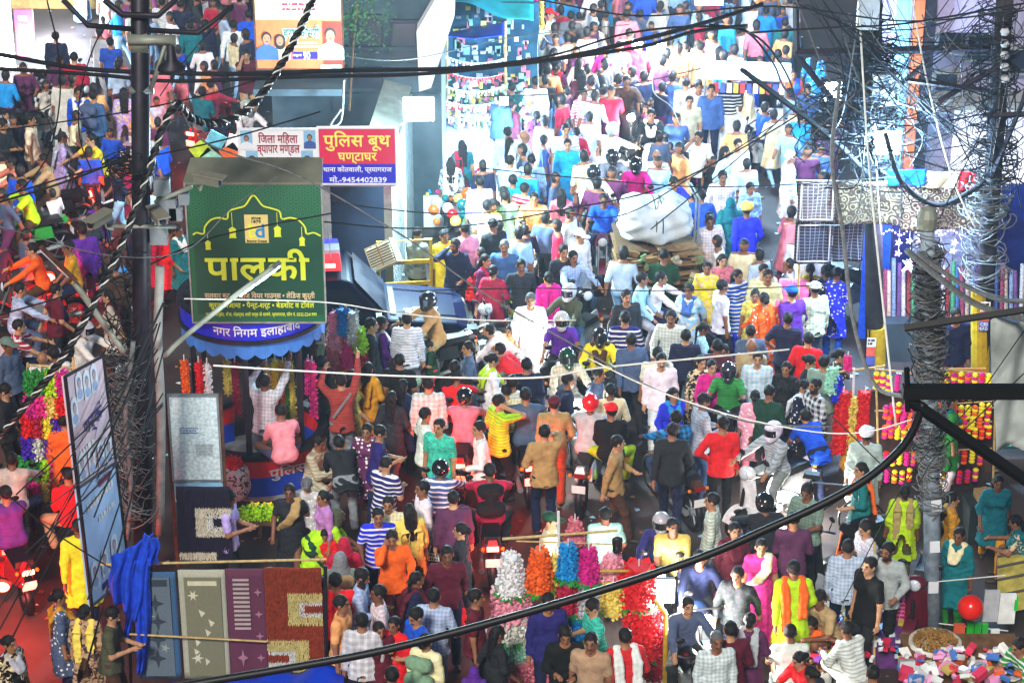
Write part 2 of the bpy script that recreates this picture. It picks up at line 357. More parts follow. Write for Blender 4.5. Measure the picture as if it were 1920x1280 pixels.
def body_mesh(p, fem):
    key = ('body', p, fem)
    if key in CACHE: return CACHE[key]
    P = skeleton(p, fem); F = Field(*grid_for(P)); h, M = P['head'], P['M']
    torso(F, P, -.006, fem); arms(F, P, -.002); legs(F, P, -.004)
    F.cone(P['neck']-P['u']*.05, h-np.array([0, 0, .05]), .052, .05, .03)
    hf = lambda x, y, z: h+M@np.array([x, y, z])
    F.ell(hf(0, .012, .022), (.076, .094, .096), M, .01); F.ell(hf(0, -.022, -.045), (.056, .066, .068), M, .03)
    F.cone(hf(0, -.088, .012), hf(0, -.108, -.022), .010, .016, .012); F.ell(hf(0, -.078, -.098), (.022, .02, .018), M, .02)
    F.cone(hf(-.028, -.082, .026), hf(.028, -.082, .026), .013, .013, .012); F.cone(hf(-.016, -.085, -.058), hf(.016, -.085, -.058), .011, .011, .01)
    for s in (-1, 1):
        F.ell(hf(s*.080, .006, -.008), (.012, .022, .032), M, .008); F.ell(hf(s*.030, -.094, .004), (.014, .012, .009), M, .01, op='s')
        a = P['L' if s > 0 else 'R']; F.cone(a['W'], a['T'], .028, .034, .02, sy=1.0)
        ft = np.array([0, -1., 0]); ft = ft if a['A'][2] > -.5 else ft
        F.cone(a['A']+np.array([0, .03, -.035]), a['A']+ft*.15+np.array([s*.02, 0, -.045]), .036, .034, .02)
    V, Q = F.mesh(); C = V[Q].mean(1); L = (C-h)@M
    mi = np.zeros(len(Q), int)
    foot = np.zeros(len(Q), bool)
    for n in 'LR': foot |= (np.linalg.norm(C-P[n]['A']-np.array([0, -.05, -.03]), axis=1) < .155) & (C[:, 2] < P[n]['A'][2]+.012)
    mi[foot] = 1
    x, y, z = np.abs(L[:, 0]), L[:, 1], L[:, 2]
    mi[(y < -.055) & (x > .014) & (x < .046) & (z > .000) & (z < .012)] = 2
    mi[(y < -.06) & (x > .012) & (x < .052) & (z > .028) & (z < .040)] = 2
    mi[(y < -.06) & (x < .024) & (z > -.068) & (z < -.052)] = 3
    br = ((y < .0) & (z < -.045) & (z > -.13) & (x < .075) & ~((x < .024) & (z > -.068))) | ((y < .01) & (x > .05) & (z < .0) & (z > -.1)); mi[br & (mi == 0)] = 4
    ms = (y < -.07) & (x < .032) & (z > -.053) & (z < -.040); mi[ms] = 5
    ex = MB()
    for n in 'LR':
        a = P[n]; d = a['hd']; side = np.cross(d, np.array([0, 0, 1.])) ; side = side/np.linalg.norm(side) if np.linalg.norm(side) > .2 else np.array([0, 1., 0]); side = np.array([0, -1., 0]) if abs(d[2]) > .8 else side
        nrm = np.cross(d, side); nrm *= (1 if nrm[0]*a['s'] < 0 else -1)
        for i, fl in enumerate((.066, .076, .072, .056)):
            b = a['T']-d*.01+side*(.024-.016*i); k1 = b+d*fl*.62+nrm*.008; k2 = k1+d*fl*.42+nrm*.024; ex.tube([b, k1, k2], [.0095, .0085, .0065], 5)
        b = a['W']+d*.035+side*.02; ex.tube([b, b+side*.032+d*.022, b+side*.036+d*.055+nrm*.01], [.013, .011, .008], 5)
    me = to_mesh('body', (V, Q), [SKIN, DARKF, BROW, LIPS, SKIN, SKIN], mi, ex); CACHE[key] = (me, P); return CACHE[key]
def layer(p, fem, kind):
    key = ('lay', p, fem, kind)
    if key in CACHE: return CACHE[key]
    P = body_mesh(p, fem)[1]; h, M, u, f, r = P['head'], P['M'], P['u'], P['f'], P['root']; fine = kind in ('hair', 'hairf', 'long', 'bun', 'hijab', 'braid')
    if fine:
        F = Field(np.arange(h[0]-.2, h[0]+.2, .014), np.arange(h[1]-.26, h[1]+.26, .014), np.arange(h[2]-(.62 if kind in ('long', 'braid', 'hijab') else .16), h[2]+.16, .014))
    else: F = Field(*grid_for(P, head=False, coarse=.021))
    hf = lambda x, y, z: h+M@np.array([x, y, z]); sd = sum(map(ord, p+kind)) % 17; Xa = np.array([1., 0, 0])
    seated = p in ('rd', 'pl', 'si', 'sq')
    if kind in ('tee', 'shirt', 'vest'):
        torso(F, P, .010, fem); arms(F, P, .013 if kind == 'tee' else .012, .40 if kind == 'tee' else .96)
        if not seated: F.skirt(r+u*.10, r-np.array([0, 0, .14])-f*(.03 if p == 'be' else 0), (.168, .128), (.212, .178), 7, .03, .03)
        else: F.cone(r-Xa*.075+u*-.0, r+Xa*.075, .128, .128, .04)
        F.ell(P['neck']+u*.035+f*.015, (.072, .085, .075), None, .01, op='s'); F.fold(.0048, sd)
    elif kind == 'kurta':
        torso(F, P, .014, fem); arms(F, P, .014, .72 if fem else .96)
        if seated: legs(F, P, .03, .1)
        else: F.skirt(r+u*.12, r*np.array([1, 1, 0])+np.array([0, 0, .46]), (.178, .145), (.25, .23), 8, .07, .03)
        F.ell(P['neck']+u*.03+f*.01, (.060, .07, .06), None, .01, op='s'); F.fold(.006, sd)
    elif kind == 'saree':
        torso(F, P, .014, fem); arms(F, P, .012, .34); F.skirt(r+u*.10, r*np.array([1, 1, 0])+np.array([0, 0, .04]), (.185, .165), (.27, .25), 13, .06, .03)
        F.ell(P['neck']+u*.03+f*.01, (.060, .07, .06), None, .01, op='s'); F.fold(.005, sd)
    elif kind == 'abaya':
        torso(F, P, .024, fem); arms(F, P, .026, .98)
        if seated: legs(F, P, .04, .9)
        else: F.skirt(r+u*.30, r*np.array([1, 1, 0])+np.array([0, 0, .04]), (.18, .155), (.30, .28), 9, .07, .05)
        F.fold(.008, sd)
    elif kind == 'pallu':      # drape from the left shoulder over chest and down the back
        S = P['L']['S']; a = r-Xa*.16+f*.05+u*.02; pth = [a, r-Xa*.03+f*.165+u*.2, r+Xa*.08+f*.17+u*.36, S+u*.066-Xa*.06, S-f*.15-u*.08-Xa*.06, r-f*.18+u*.1+Xa*.08, r-f*.22-u*.25+Xa*.08]
        for i in range(len(pth)-1): 
            for o in (-.04, 0, .04): F.cone(pth[i]+Xa*o, pth[i+1]+Xa*o, .036, .036, .02)
        F.fold(.006, sd)
    elif kind == 'dupatta':
        S1, S2 = P['L']['S'], P['R']['S']
        for S, s in ((S1, 1), (S2, -1)):
            pth = [r-f*.20+u*(-.12 if s > 0 else .06)+Xa*s*.10, S-f*.15-u*.09-Xa*s*.06, S+u*.066-Xa*s*.07, r+f*.19+u*.28+Xa*s*.03]
            for i in range(3):
                for o in (-.03, .03): F.cone(pth[i]+Xa*o*(1 if i != 2 else .6), pth[i+1]+Xa*o*(1 if i < 1 else .6), .034, .034, .02)
        F.fold(.006, sd)
    elif kind in ('trouser', 'salwar', 'shorts', 'jeans', 'cuffs'):
        F.cone(r-Xa*.075+u*-.01, r+Xa*.075+u*-.01, .112, .112, .05); F.cone(r-Xa*.06+u*.05, r+Xa*.06+u*.05, .102, .102, .05)
        legs(F, P, .028 if kind == 'salwar' else .013, .10 if kind == 'shorts' else .97, .03, .0 if kind == 'salwar' else .012); F.cut(u, float((r+u*.09)@u)); F.fold(.006, sd)
        if kind == 'cuffs': F.cut((0, 0, 1), .60)
    elif kind == 'lungi':
        F.skirt(r+u*.06, r*np.array([1, 1, 0])+np.array([0, 0, .12]), (.14, .12), (.20, .20), 9, .07, .03); F.fold(.006, sd)
    elif kind in ('hair', 'hairf', 'long', 'bun', 'braid'):
        F.ell(hf(0, .018, .028), (.084, .101, .098), M, .01)
        F.ell(hf(0, -.088, -.022), (.070, .075, .096), M, .01, op='s'); F.ell(hf(0, -.02, -.125), (.12, .14, .085), M, .01, op='s')
        for s in (-1, 1): F.ell(hf(s*.095, -.005, -.02), (.02, .03, .035), M, .01, op='s')
        if kind == 'hair': F.ell(hf(0, .07, -.10), (.1, .08, .045), M, .01, op='s')
        if kind == 'bun': F.ell(hf(0, .125, -.01), (.05, .045, .05), M, .015)
        if kind == 'long':
            for s in (-.05, 0, .05): F.cone(hf(s, .075, -.01), hf(s*1.1, .115, 0)+np.array([0, 0, -.40])-P['f']*.02, .05, .025, .02)
        if kind == 'braid': 
            for i in range(7): F.ell(hf(0, .11, -.03)+np.array([0.01*(i % 2), .004*i, -.055*i]), (.034-.003*i, .03-.002*i, .036), None, .012)
        X, Y, Z = F.pts((slice(None),)*3); F.D = F.D+.004*(np.sin(70*X+50*Y)*np.sin(60*Z+30*X)).astype(np.float32)
    elif kind == 'hijab':
        F.ell(hf(0, .018, .026), (.092, .110, .110), M, .01); F.cone(hf(0, .03, -.06), P['neck']+u*-.02, .09, .12, .05)
        F.cone(P['neck']-u*.03, P['neck']-u*.14-f*.04, .14, .17, .05, sy=1.3); F.ell(hf(0, -.09, -.015), (.058, .07, .078), M, .01, op='s'); F.fold(.005, sd)
    vf = F.mesh(); me = to_mesh(kind, vf, [CLOTH['plain']]) if vf else None; CACHE[key] = me; return me
CLOTH = {'plain': ocol_mat('cloth', bump=.35)}
for pt, sc, c2 in (('check', 1, (.75, .76, .78)), ('stripe', 1, (.75, .75, .75)), ('dots', 1, (.8, .78, .7)), ('print', 1, (.75, .6, .35))): CLOTH[pt] = ocol_mat('cloth_'+pt, pt, sc=sc, second=c2)
for pt in ('check', 'stripe', 'print'): CLOTH['soft'+pt] = ocol_mat('cloth_soft_'+pt, pt, sc=1.5, second=None)
CLOTH['bluecheck'] = ocol_mat('cloth_dark_check', 'check', second=(.02, .03, .08)); CLOTH['cross'] = ocol_mat('cloth_bold_check', 'check', sc=.8, second=(.7, .72, .75))
CLOTH['darkprint'] = ocol_mat('cloth_dark_print', 'print', second=(.06, .03, .04))
GLOSS = ocol_mat('glossy_shell', rough=.18, bump=0, spec=.6, coat=.6)
VISOR = mat('visor', (.012, .013, .016), .08, noise=0, spec=.8)
def helmet_mesh():
    if 'helm' in CACHE: return CACHE['helm']
    F = Field(np.arange(-.2, .2, .014), np.arange(-.22, .22, .014), np.arange(-.2, .2, .014))
    F.ell((0, .005, .02), (.128, .150, .138), None, .01); F.cone((0, -.05, -.06), (0, -.075, -.085), .10, .075, .04)
    F.ell((0, -.145, .0), (.10, .07, .052), None, .01, op='s'); F.ell((0, .01, -.165), (.09, .10, .06), None, .01, op='s')
    a = to_mesh('helmet', F.mesh(), [GLOSS]); m = MB()
    def fn(u, v):
        t = R(-62+124*u); return (.129*math.sin(t), -.152*math.cos(t)+.006, -.045+.105*v+.01)
    m.grid(fn, 12, 4); b = m.mesh('visor', VISOR, True); CACHE['helm'] = (a, b); return a, b
def cap_mesh():
    if 'cap' in CACHE: return CACHE['cap']
    F = Field(np.arange(-.16, .16, .013), np.arange(-.26, .18, .013), np.arange(-.1, .2, .013)); F.ell((0, .015, .045), (.098, .114, .092), None, .01); F.cut((0, 0, -1), -.040)
    F.ell((0, -.135, .045), (.075, .09, .012), None, .01); CACHE['cap'] = to_mesh('cap', F.mesh(), [CLOTH['plain']]); return CACHE['cap']
def turban_mesh():
    if 'turb' in CACHE: return CACHE['turb']
    F = Field(np.arange(-.2, .2, .014), np.arange(-.2, .22, .014), np.arange(-.06, .2, .014)); F.ell((0, .02, .07), (.115, .135, .085), None, .01)
    for i in range(5): F.cone((-.09, -.06+.02*i, .03+.02*i), (.09, -.06+.03*i, .05+.012*i), .03, .03, .008)
    F.fold(.006, 3); CACHE['turb'] = to_mesh('turban', F.mesh(), [CLOTH['plain']]); return CACHE['turb']
def pack_mesh():
    if 'pack' in CACHE: return CACHE['pack']
    F = Field(np.arange(-.22, .22, .02), np.arange(-.2, .2, .02), np.arange(-.28, .28, .02))
    F.cone((-.09, 0, .12), (.09, 0, .12), .10, .10, .04); F.cone((-.10, 0, -.14), (.10, 0, -.14), .11, .11, .04); F.cone((0, .04, -.12), (0, .05, 0), .09, .07, .03)
    for s in (-1, 1): F.cone((s*.10, -.08, .16), (s*.10, -.17, .12), .025, .025, .01)
    F.fold(.004, 1); CACHE['pack'] = to_mesh('backpack', F.mesh(), [CLOTH['plain']]); return CACHE['pack']
def bag_mesh():
    if 'bag' in CACHE: return CACHE['bag']
    F = Field(np.arange(-.2, .2, .02), np.arange(-.16, .16, .02), np.arange(-.42, .06, .018)); F.cone((-.05, 0, -.30), (.05, 0, -.30), .085, .085, .03); F.cone((0, 0, -.28), (0, 0, -.06), .09, .03, .05); F.cone((0, 0, -.08), (0, 0, .02), .02, .015, .02)
    F.fold(.008, 5); CACHE['bag'] = to_mesh('carrier_bag', F.mesh(), [CLOTH['plain']]); return CACHE['bag']
PAL = {k: hexc(v) for k, v in dict(white='e8e8ea', cream='e6dcb4', offwhite='d6d6cc', black='101012', navy='141c3c', blue='1450d0', royal='2430d8', azure='1490d8', sky='9cc8ec', paleblue='b4cce8', slate='4a5a78', steel='3c5c94',
 teal='0c6c74', turquoise='3cc8b0', darkgreen='18402c', green='2c8c38', olive='4a4c34', lime='b0e018', sage='7c9c84', mint='a0dcc4', yellow='f0dc28', gold='ecd060', mustard='d8941c', khaki='a88c58', tan='b89470', beige='bcb09c', brown='4c3020',
 orange='f06418', peach='f0a868', salmon='e07c68', brick='a83c2c', red='e01820', crimson='b4143c', maroon='5c1428', plum='5c2450', magenta='d01888', hotpink='ec2c90', pink='f09cb0', rose='d87888', lavender='b4a0e0', lilac='b078c0', purple='5c2490', violet='4820b0', indigo='28206c',
 grey='808488', darkgrey='303438', silver='b0b4b8', denim='2c4468', greygreen='6c786c', charcoal='202428', rust='8c3014').items()}
SKINS = [hexc(x) for x in ('9a6a4a', '8a5a40', 'ac7c5a', '784c36', 'b88a68', '94644a')]
TOPN = dict(tee='shirt', shirt='shirt', vest='shirt', kurta='kurta', saree='saree', abaya='robe')
def person(pose='st', fem=False, top='tee', tc='white', pat='plain', bot='trouser', bc='navy', hair=None, hc=(.012, .010, .010), head=None, headc='black', drape=None, dc='white', pack=None, bag=None, beard=False, must=False, skin=None, child=False, loc=(0, 0, 0), rz=0, seed=0, **kw):
    r = random.Random(seed*31+5); me, P = body_mesh(pose, fem); sk = skin or r.choice(SKINS)
    o = link('person', me, col=sk, loc=loc, rz=rz, **kw)
    s = (.62 if child else ((.925 if fem else 1.0)*r.uniform(.965, 1.035))); o.scale = (s, s*(.97 if not child else 1), s)
    if child: o.scale = (.70, .70, .64)
    for slot, on in ((4, beard), (5, must or beard)):
        if on: o.material_slots[slot].link = 'OBJECT'; o.material_slots[slot].material = BROW
    def part(nm, m, col, patn='plain', at_=None, rot=None):
        if m is None: return None
        c = link(nm, m, o, col)
        if patn != 'plain': c.material_slots[0].link = 'OBJECT'; c.material_slots[0].material = CLOTH[patn]
        if at_ is not None: c.location = at_
        if rot is not None: c.rotation_euler = rot
        return c
    if pat == 'plain' and top != 'abaya' and tc not in ('khaki',):
        q_ = r.random(); pat = (('softprint' if q_ < .3 else 'dots' if q_ < .42 else 'print' if q_ < .5 else 'plain') if fem else ('softcheck' if q_ < .2 else 'softstripe' if q_ < .32 else 'softprint' if q_ < .36 else 'plain'))
    jit = lambda c: tuple(min(1, x*r.uniform(.9, 1.1)) for x in PAL[c])
    part(TOPN[top], layer(pose, fem, top), jit(tc), pat)
    if top == 'kurta' and pose not in ('rd', 'pl', 'si', 'sq', 'be'): bot = 'cuffs'
    if bot and top not in ('saree', 'abaya'): part({'cuffs': 'trousers', 'salwar': 'trousers', 'trouser': 'trousers', 'jeans': 'jeans', 'shorts': 'shorts', 'lungi': 'lungi'}[bot], layer(pose, fem, bot), jit(bc))
    if drape: part('pallu' if drape == 'pallu' else 'scarf', layer(pose, fem, drape), jit(dc))
    H = tuple(P['head']); rot = (P['hp'], 0, P['hy']); rot = (P['hp'], 0, P['hy'])
    if head == 'helmet':
        a, b = helmet_mesh(); hm = part('helmet', a, jit(headc), at_=H, rot=rot); v = link('visor', b, hm)
    elif head == 'cap': part('cap', cap_mesh(), jit(headc), at_=H, rot=rot)
    elif head == 'capback': part('cap', cap_mesh(), jit(headc), at_=H, rot=(P['hp'], 0, P['hy']+math.pi))
    elif head == 'turban': part('turban', turban_mesh(), jit(headc), at_=H, rot=rot)
    elif head == 'hijab': part('headscarf', layer(pose, fem, 'hijab'), jit(headc))
    if head not in ('helmet', 'hijab') and hair != 'bald':
        h = part('hair', layer(pose, fem, hair or ('hair' if not fem else r.choice(('bun', 'braid', 'long')))), hc); h.data.materials[0] = HAIR
    elif hair in ('long', 'braid') and head != 'hijab': h = part('hair', layer(pose, fem, hair), hc); h.data.materials[0] = HAIR
    if pack: part('backpack', pack_mesh(), jit(pack), at_=tuple(P['root']+P['u']*.30-P['f']*.21), rot=(-R(POSES[pose].get('lean', 0))*-1*1.0, 0, 0))
    return o
# ------------------------------------------------------------------ flat lettering (Devanagari is laid out in visual order by hand)
DEVC = set(range(0x915, 0x93A))
def deva(s):
    "put the short-i sign before its consonant cluster, as it is drawn"
    out = []
    for ch in s:
        if ch == '\u093f':
            j = len(out)-1
            while j >= 2 and out[j-1] == '\u094d': j -= 2
            out.insert(max(j, 0), ch)
        else: out.append(ch)
    return ''.join(out)
def text_mesh(s, size, bold=0.0, depth=.004, spacing=1.0):
    cu = bpy.data.curves.new('t', 'FONT'); cu.body = deva(s); cu.size = size; cu.align_x = 'LEFT'; cu.offset = bold*size; cu.extrude = depth; cu.space_character = spacing; cu.resolution_u = 3
    ob = bpy.data.objects.new('t', cu); me = bpy.data.meshes.new_from_object(ob); bpy.data.objects.remove(ob); bpy.data.curves.remove(cu); return me
def lettering(s, w, h, c, parent, m, rz=0.0, bold=.012, name='lettering', tilt=0.0, maxw=True, y=0.0, arc=0.0, depth=.004):
    "text fitted into a w x h box centred at c on a face whose outward normal is -Y (then turned by rz)"
    me = text_mesh(s, 1.0, bold, depth/max(h, .01)*1.0); n = len(me.vertices)
    if n == 0: return None
    co = np.empty(n*3); me.vertices.foreach_get('co', co); co = co.reshape(-1, 3); lo, hi = co.min(0), co.max(0); sc = h/max(hi[1]-lo[1], 1e-4); sx = w/max(hi[0]-lo[0], 1e-4)
    X = (co[:, 0]-(lo[0]+hi[0])/2)*sx; Z = (co[:, 1]-(lo[1]+hi[1])/2)*sc; Y = -co[:, 2]*h
    if arc: Y = Y + arc*(1-np.cos(X/arc)); X = arc*np.sin(X/arc)
    me.vertices.foreach_set('co', np.stack([X, Y, Z+tilt*X], 1).ravel()); me.materials.append(m); me.update()
    return link(name, me, parent, loc=c, rz=rz)
# ------------------------------------------------------------------ placing helpers
def wx(px, Y, z=0.0): return (px-960)/FPX*(Y*_c+(CAM_H-z)*_s)
def zy(py, Y): return aty(960, py, Y).z
def sag(a, b, drop, n=14):
    a, b = Vector(a), Vector(b); return [a.lerp(b, i/n)-Vector((0, 0, drop*4*(i/n)*(1-i/n))) for i in range(n+1)]
def smooth_path(pts, per=6):
    "Catmull-Rom through points"
    P = [Vector(p) for p in pts]; P = [P[0]*2-P[1]]+P+[P[-1]*2-P[-2]]; out = []
    for i in range(1, len(P)-2):
        for j in range(per):
            t = j/per; p0, p1, p2, p3 = P[i-1:i+3]; out.append(.5*((2*p1)+(p2-p0)*t+(2*p0-5*p1+4*p2-p3)*t*t+(3*p1-3*p2+p3-p0)*t**3))
    out.append(P[-2]); return out
M_ = dict(
 asphalt=mat('asphalt', hexc('352c2a'), .7, noise=.5, nscale=1.1, bump=.5, bscale=60, spec=.5),
 concrete=mat('concrete', hexc('8c8c88'), .9, noise=.3, nscale=6, bump=.3), darkwall=mat('dark_wall', hexc('34424c'), .9, noise=.3, nscale=3, bump=.2),
 steel=mat('galvanised_steel', hexc('9aa4a8'), .45, .6, noise=.2, nscale=5), dsteel=mat('dark_painted_steel', hexc('26222c'), .5, .3, noise=.35, nscale=7, bump=.15), rust=mat('rusty_steel', hexc('5a3624'), .85, .2, noise=.45, nscale=12, bump=.3),
 black=mat('black_rubber', hexc('0c0c0e'), .5, noise=.3, nscale=10), wire=mat('wire_insulation', hexc('0e0f12'), .8, noise=.3, nscale=8), gwire=mat('grey_wire', hexc('626464'), .7, noise=.35, nscale=15), wwire=mat('white_wire', hexc('d8d8d0'), .6, noise=.15),
 white=mat('white_paint', hexc('e0e2e4'), .6, noise=.1, nscale=5), wsheet=mat('white_sheet', hexc('dfe4ea'), .7, noise=.12, nscale=3, bump=.2, bscale=6), tin=mat('tin_sheet', hexc('8e9488'), .6, .35, noise=.3, nscale=4), ytin=mat('faded_olive_panel', hexc('6e7060'), .7, noise=.2, nscale=3),
 red=mat('red_paint', hexc('d01820'), .5, noise=.12), blue=mat('blue_paint', hexc('1438a8'), .5, noise=.12), yellow=mat('yellow_paint', hexc('b49418'), .55, noise=.25, nscale=10), bluetarp=mat('blue_tarpaulin', hexc('0840d0'), .35, noise=.2, nscale=4, bump=.5, bscale=5), teal=mat('turquoise_tarpaulin', hexc('28b0b8'), .4, noise=.2, nscale=3, bump=.4, bscale=4),
 awning=mat('awning_blue', hexc('3c78c8'), .7, noise=.15), signred=mat('sign_red', hexc('d81848'), .5, noise=.05), signblue=mat('sign_blue', hexc('2418b8'), .5, noise=.05), signyellow=mat('sign_yellow', hexc('f0e860'), .5, noise=.04), ink=mat('sign_ink', hexc('a01840'), .6, noise=0), inkblue=mat('sign_ink_blue', hexc('241878'), .6, noise=0), lime=mat('sign_lime', hexc('d8e838'), .5, noise=.03), plate=mat('plate_white', hexc('e8e8e4'), .5, noise=.03), blk=mat('ink_black', (.01, .01, .01), .6, noise=0),
 bamboo=mat('bamboo', hexc('b89c60'), .6, noise=.3, nscale=14), wood=mat('worn_wood', hexc('6a4c30'), .8, noise=.35, nscale=8, bump=.2), card=mat('cardboard', hexc('a07a4c'), .9, noise=.22, nscale=5, bump=.2), glass=mat('dark_glass', (.015, .02, .035), .3, noise=0, spec=.25), chrome=mat('chrome', (.6, .62, .65), .15, 1.0, noise=0), brick=mat('brick_clay', hexc('7c4438'), .9, noise=.3, nscale=10),
 skinface=mat('printed_face', hexc('a4745c'), .6, noise=.1), hairink=mat('printed_hair', (.02, .015, .015), .6, noise=0), shirtblue=mat('printed_shirt', hexc('3a5a9c'), .6, noise=.1), orangeb=mat('printed_orange', hexc('c8683c'), .6, noise=.12), creamb=mat('printed_cream', hexc('e0cca0'), .6, noise=.1), skyb=mat('printed_sky', hexc('86b8d4'), .6, noise=.1), dgreenb=mat('printed_green', hexc('1c5038'), .6, noise=.1))
def emis(name, col, s): 
    m = mat(name, (.8, .8, .8), .4, noise=0, emit=s, ecol=col); return m
E_ = dict(cool=emis('lamp_cool', (.78, .92, 1), 60), white=emis('lamp_white', (.95, .97, 1), 30), tail=emis('tail_lamp_lit', (1, .05, .03), 14), head=emis('head_lamp_lit', (1, .97, .88), 35), warm=emis('bulb_warm', (1, .82, .5), 18), led=emis('led_purple', (.6, .35, 1), 6), ledb=emis('led_blue', (.3, .5, 1), 6), amber=emis('amber_lamp', (1, .45, .1), 6), tube=emis('led_strip', (.7, .9, 1), 26))
def light(name, loc, energy, col=(1, 1, 1), size=.15, parent=None, kind='POINT', rot=None, spot=None):
    d = bpy.data.lights.new(name, kind); d.energy = energy; d.color = col
    if kind in ('POINT', 'SPOT'): d.shadow_soft_size = size
    if kind == 'SPOT': d.spot_size = R(spot or 100); d.spot_blend = .5
    o = bpy.data.objects.new(name, d); COL.objects.link(o); o.location = loc
    if rot: o.rotation_euler = rot
    return o
# ------------------------------------------------------------------ ground
g = MB(); n = 60
g.grid(lambda u, v: (-60+120*u, -8+110*v, .015*math.sin(37*u+11*v)*math.sin(23*v)), n, n)
g.build('road', M_['asphalt'], smooth=True, kind='structure')
# litter on the road
lt = MB(); rl = random.Random(3)
for i in range(1500):
    Y = rl.uniform(26, 57); x = rl.uniform(-.24, .24)*Y; a = rl.uniform(0, 6.3); s = rl.uniform(.015, .06); ca, sa = math.cos(a)*s, math.sin(a)*s
    lt.add([(x-ca, Y-sa, .018), (x+sa, Y-ca, .03), (x+ca, Y+sa, .02), (x-sa, Y+ca, .035)], [(0, 1, 2, 3)], rl.randrange(4))
lt.build('litter', [M_['wsheet'], M_['card'], M_['wood'], M_['skyb']], kind='stuff')

# ------------------------------------------------------------------ printed people on posters (flat print)
def print_face(par, x, z, w, y=-.012, cloth='shirtblue', long=False):
    m = MB(); el = lambda cx, cz, rx, rz_, mi, yy: m.add([(cx+rx*math.cos(2*math.pi*i/18), yy, cz+rz_*math.sin(2*math.pi*i/18)) for i in range(18)], [tuple(range(17, -1, -1))], mi)
    m.add([(x+a*w, y, z+b*w) for a, b in ((-.5, -.95), (-.5, -.55), (-.44, -.42), (-.30, -.34), (-.13, -.27), (-.1, -.12), (.1, -.12), (.13, -.27), (.30, -.34), (.44, -.42), (.5, -.55), (.5, -.95))], [tuple(range(12))], 2); el(x, z+w*.07, w*.215 if not long else w*.27, w*.27, 1, y-.002)
    if long: el(x, z-w*.12, w*.27, w*.34, 1, y-.0025)
    el(x, z-w*.01, w*.17, w*.24, 0, y-.004); el(x, z-w*.11, w*.07, w*.02, 1, y-.006); el(x-w*.08, z+w*.05, w*.03, w*.015, 1, y-.006); el(x+w*.08, z+w*.05, w*.03, w*.015, 1, y-.006)
    m.build('portrait_print', [M_['skinface'], M_['hairink'], M_[cloth]], par)
def rect(par, x0, x1, z0, z1, y, m, name='printed_panel'):
    return MB().add([(x0, y, z0), (x1, y, z0), (x1, y, z1), (x0, y, z1)], [(0, 1, 2, 3)]).build(name, M_[m] if isinstance(m, str) else m, par)
def scribble(par, x0, x1, z, y, m, n=1, h=.03, gap=1.8, seed=0):
    "rows of tiny unreadable print"
    r = random.Random(seed); mb = MB()
    for k in range(n):
        x = x0; zz = z-k*h*gap
        while x < x1:
            w = r.uniform(.5, 2.2)*h
            if x+w > x1: break
            mb.add([(x, y, zz), (x+w, y, zz), (x+w, y, zz+h*r.uniform(.7, 1)), (x, y, zz+h*r.uniform(.7, 1))], [(0, 1, 2, 3)]); x += w+h*.35
    if mb.v: mb.build('small_print', M_[m], par)

# ------------------------------------------------------------------ round police kiosk with the green hoarding on it
KY, KX = 31.9, wx(480, 31.9, 1.5)
k = empty('police_kiosk', (KX, KY, 0), label='round police kiosk with red and blue base wall and scalloped blue awning', cat='kiosk')
def ring(r0, z0, z1, m, name, par, a0=0, a1=360, n=40, th=.05):
    mb = MB()
    for i in range(n+1):
        a = R(a0+(a1-a0)*i/n-90); c, s = math.cos(a), math.sin(a)
        mb.v += [(r0*c, r0*s, z0), (r0*c, r0*s, z1), ((r0-th)*c, (r0-th)*s, z1), ((r0-th)*c, (r0-th)*s, z0)]
    for i in range(n):
        for j in range(4): mb.f.append((i*4+j, i*4+(j+1) % 4, (i+1)*4+(j+1) % 4, (i+1)*4+j)); mb.m.append(0)
    return mb.build(name, m, par)
ring(1.0, .36, .66, M_['red'], 'base_wall_red', k, -150, 150); ring(1.0, .04, .36, M_['blue'], 'base_wall_blue', k, -150, 150); ring(1.04, .655, .74, M_['dsteel'], 'counter_rail', k, -150, 150, th=.14)
MB().lathe([(1.08, 0), (1.08, .04), (0.001, .045)], n=40).build('plinth', M_['concrete'], k)
for a in (-62, -2, 48, 120, 180, 240): MB().tube([(math.sin(R(a))*.96, -math.cos(R(a))*.96, .7), (math.sin(R(a))*.96, -math.cos(R(a))*.96, 2.75)], .045, 10).build('post', M_['dsteel'], k)
ring(1.06, 2.62, 2.90, mat('band_blue', hexc('2428d8'), .45, noise=.06), 'name_band', k, -180, 180); ring(1.10, 2.57, 2.625, M_['dsteel'], 'band_rim', k, -180, 180, th=.1); ring(1.10, 2.90, 2.94, M_['dsteel'], 'band_rim', k, -180, 180, th=.1)
MB().lathe([(1.08, 2.9), (.5, 3.05), (.001, 3.1)], n=30).build('roof', M_['dsteel'], k, True)
sc = MB(); N = 26
for i in range(N):
    a0, a1 = 2*math.pi*i/N, 2*math.pi*(i+1)/N; top = [(1.02*math.cos(a0+(a1-a0)*j/6), 1.02*math.sin(a0+(a1-a0)*j/6), 2.58) for j in range(7)]
    bot = [(1.06*math.cos(a0+(a1-a0)*j/6), 1.06*math.sin(a0+(a1-a0)*j/6), 2.40-.075*math.sin(math.pi*j/6)) for j in range(7)]
    sc.add(top+bot, [(7+j, 8+j, j+1, j) for j in range(6)])
sc.build('scalloped_awning', M_['awning'], k, thick=.008)
wht = mat('lettering_white', hexc('f0f0f0'), .5, noise=0)
nb = lettering('नगर निगम इलाहाबाद', 1.34, .19, (.0, 0, 2.765), k, wht, arc=1.070, bold=.012); nb.data.transform(Matrix.Translation((0, -1.070, 0))); nb.rotation_euler = (0, 0, R(10))
lettering('पुलिस', .62, .24, (.52, -1.006+.14, .42), k, mat('lettering_grey', hexc('b8bcc0'), .5, noise=0), rz=R(28), bold=.012)
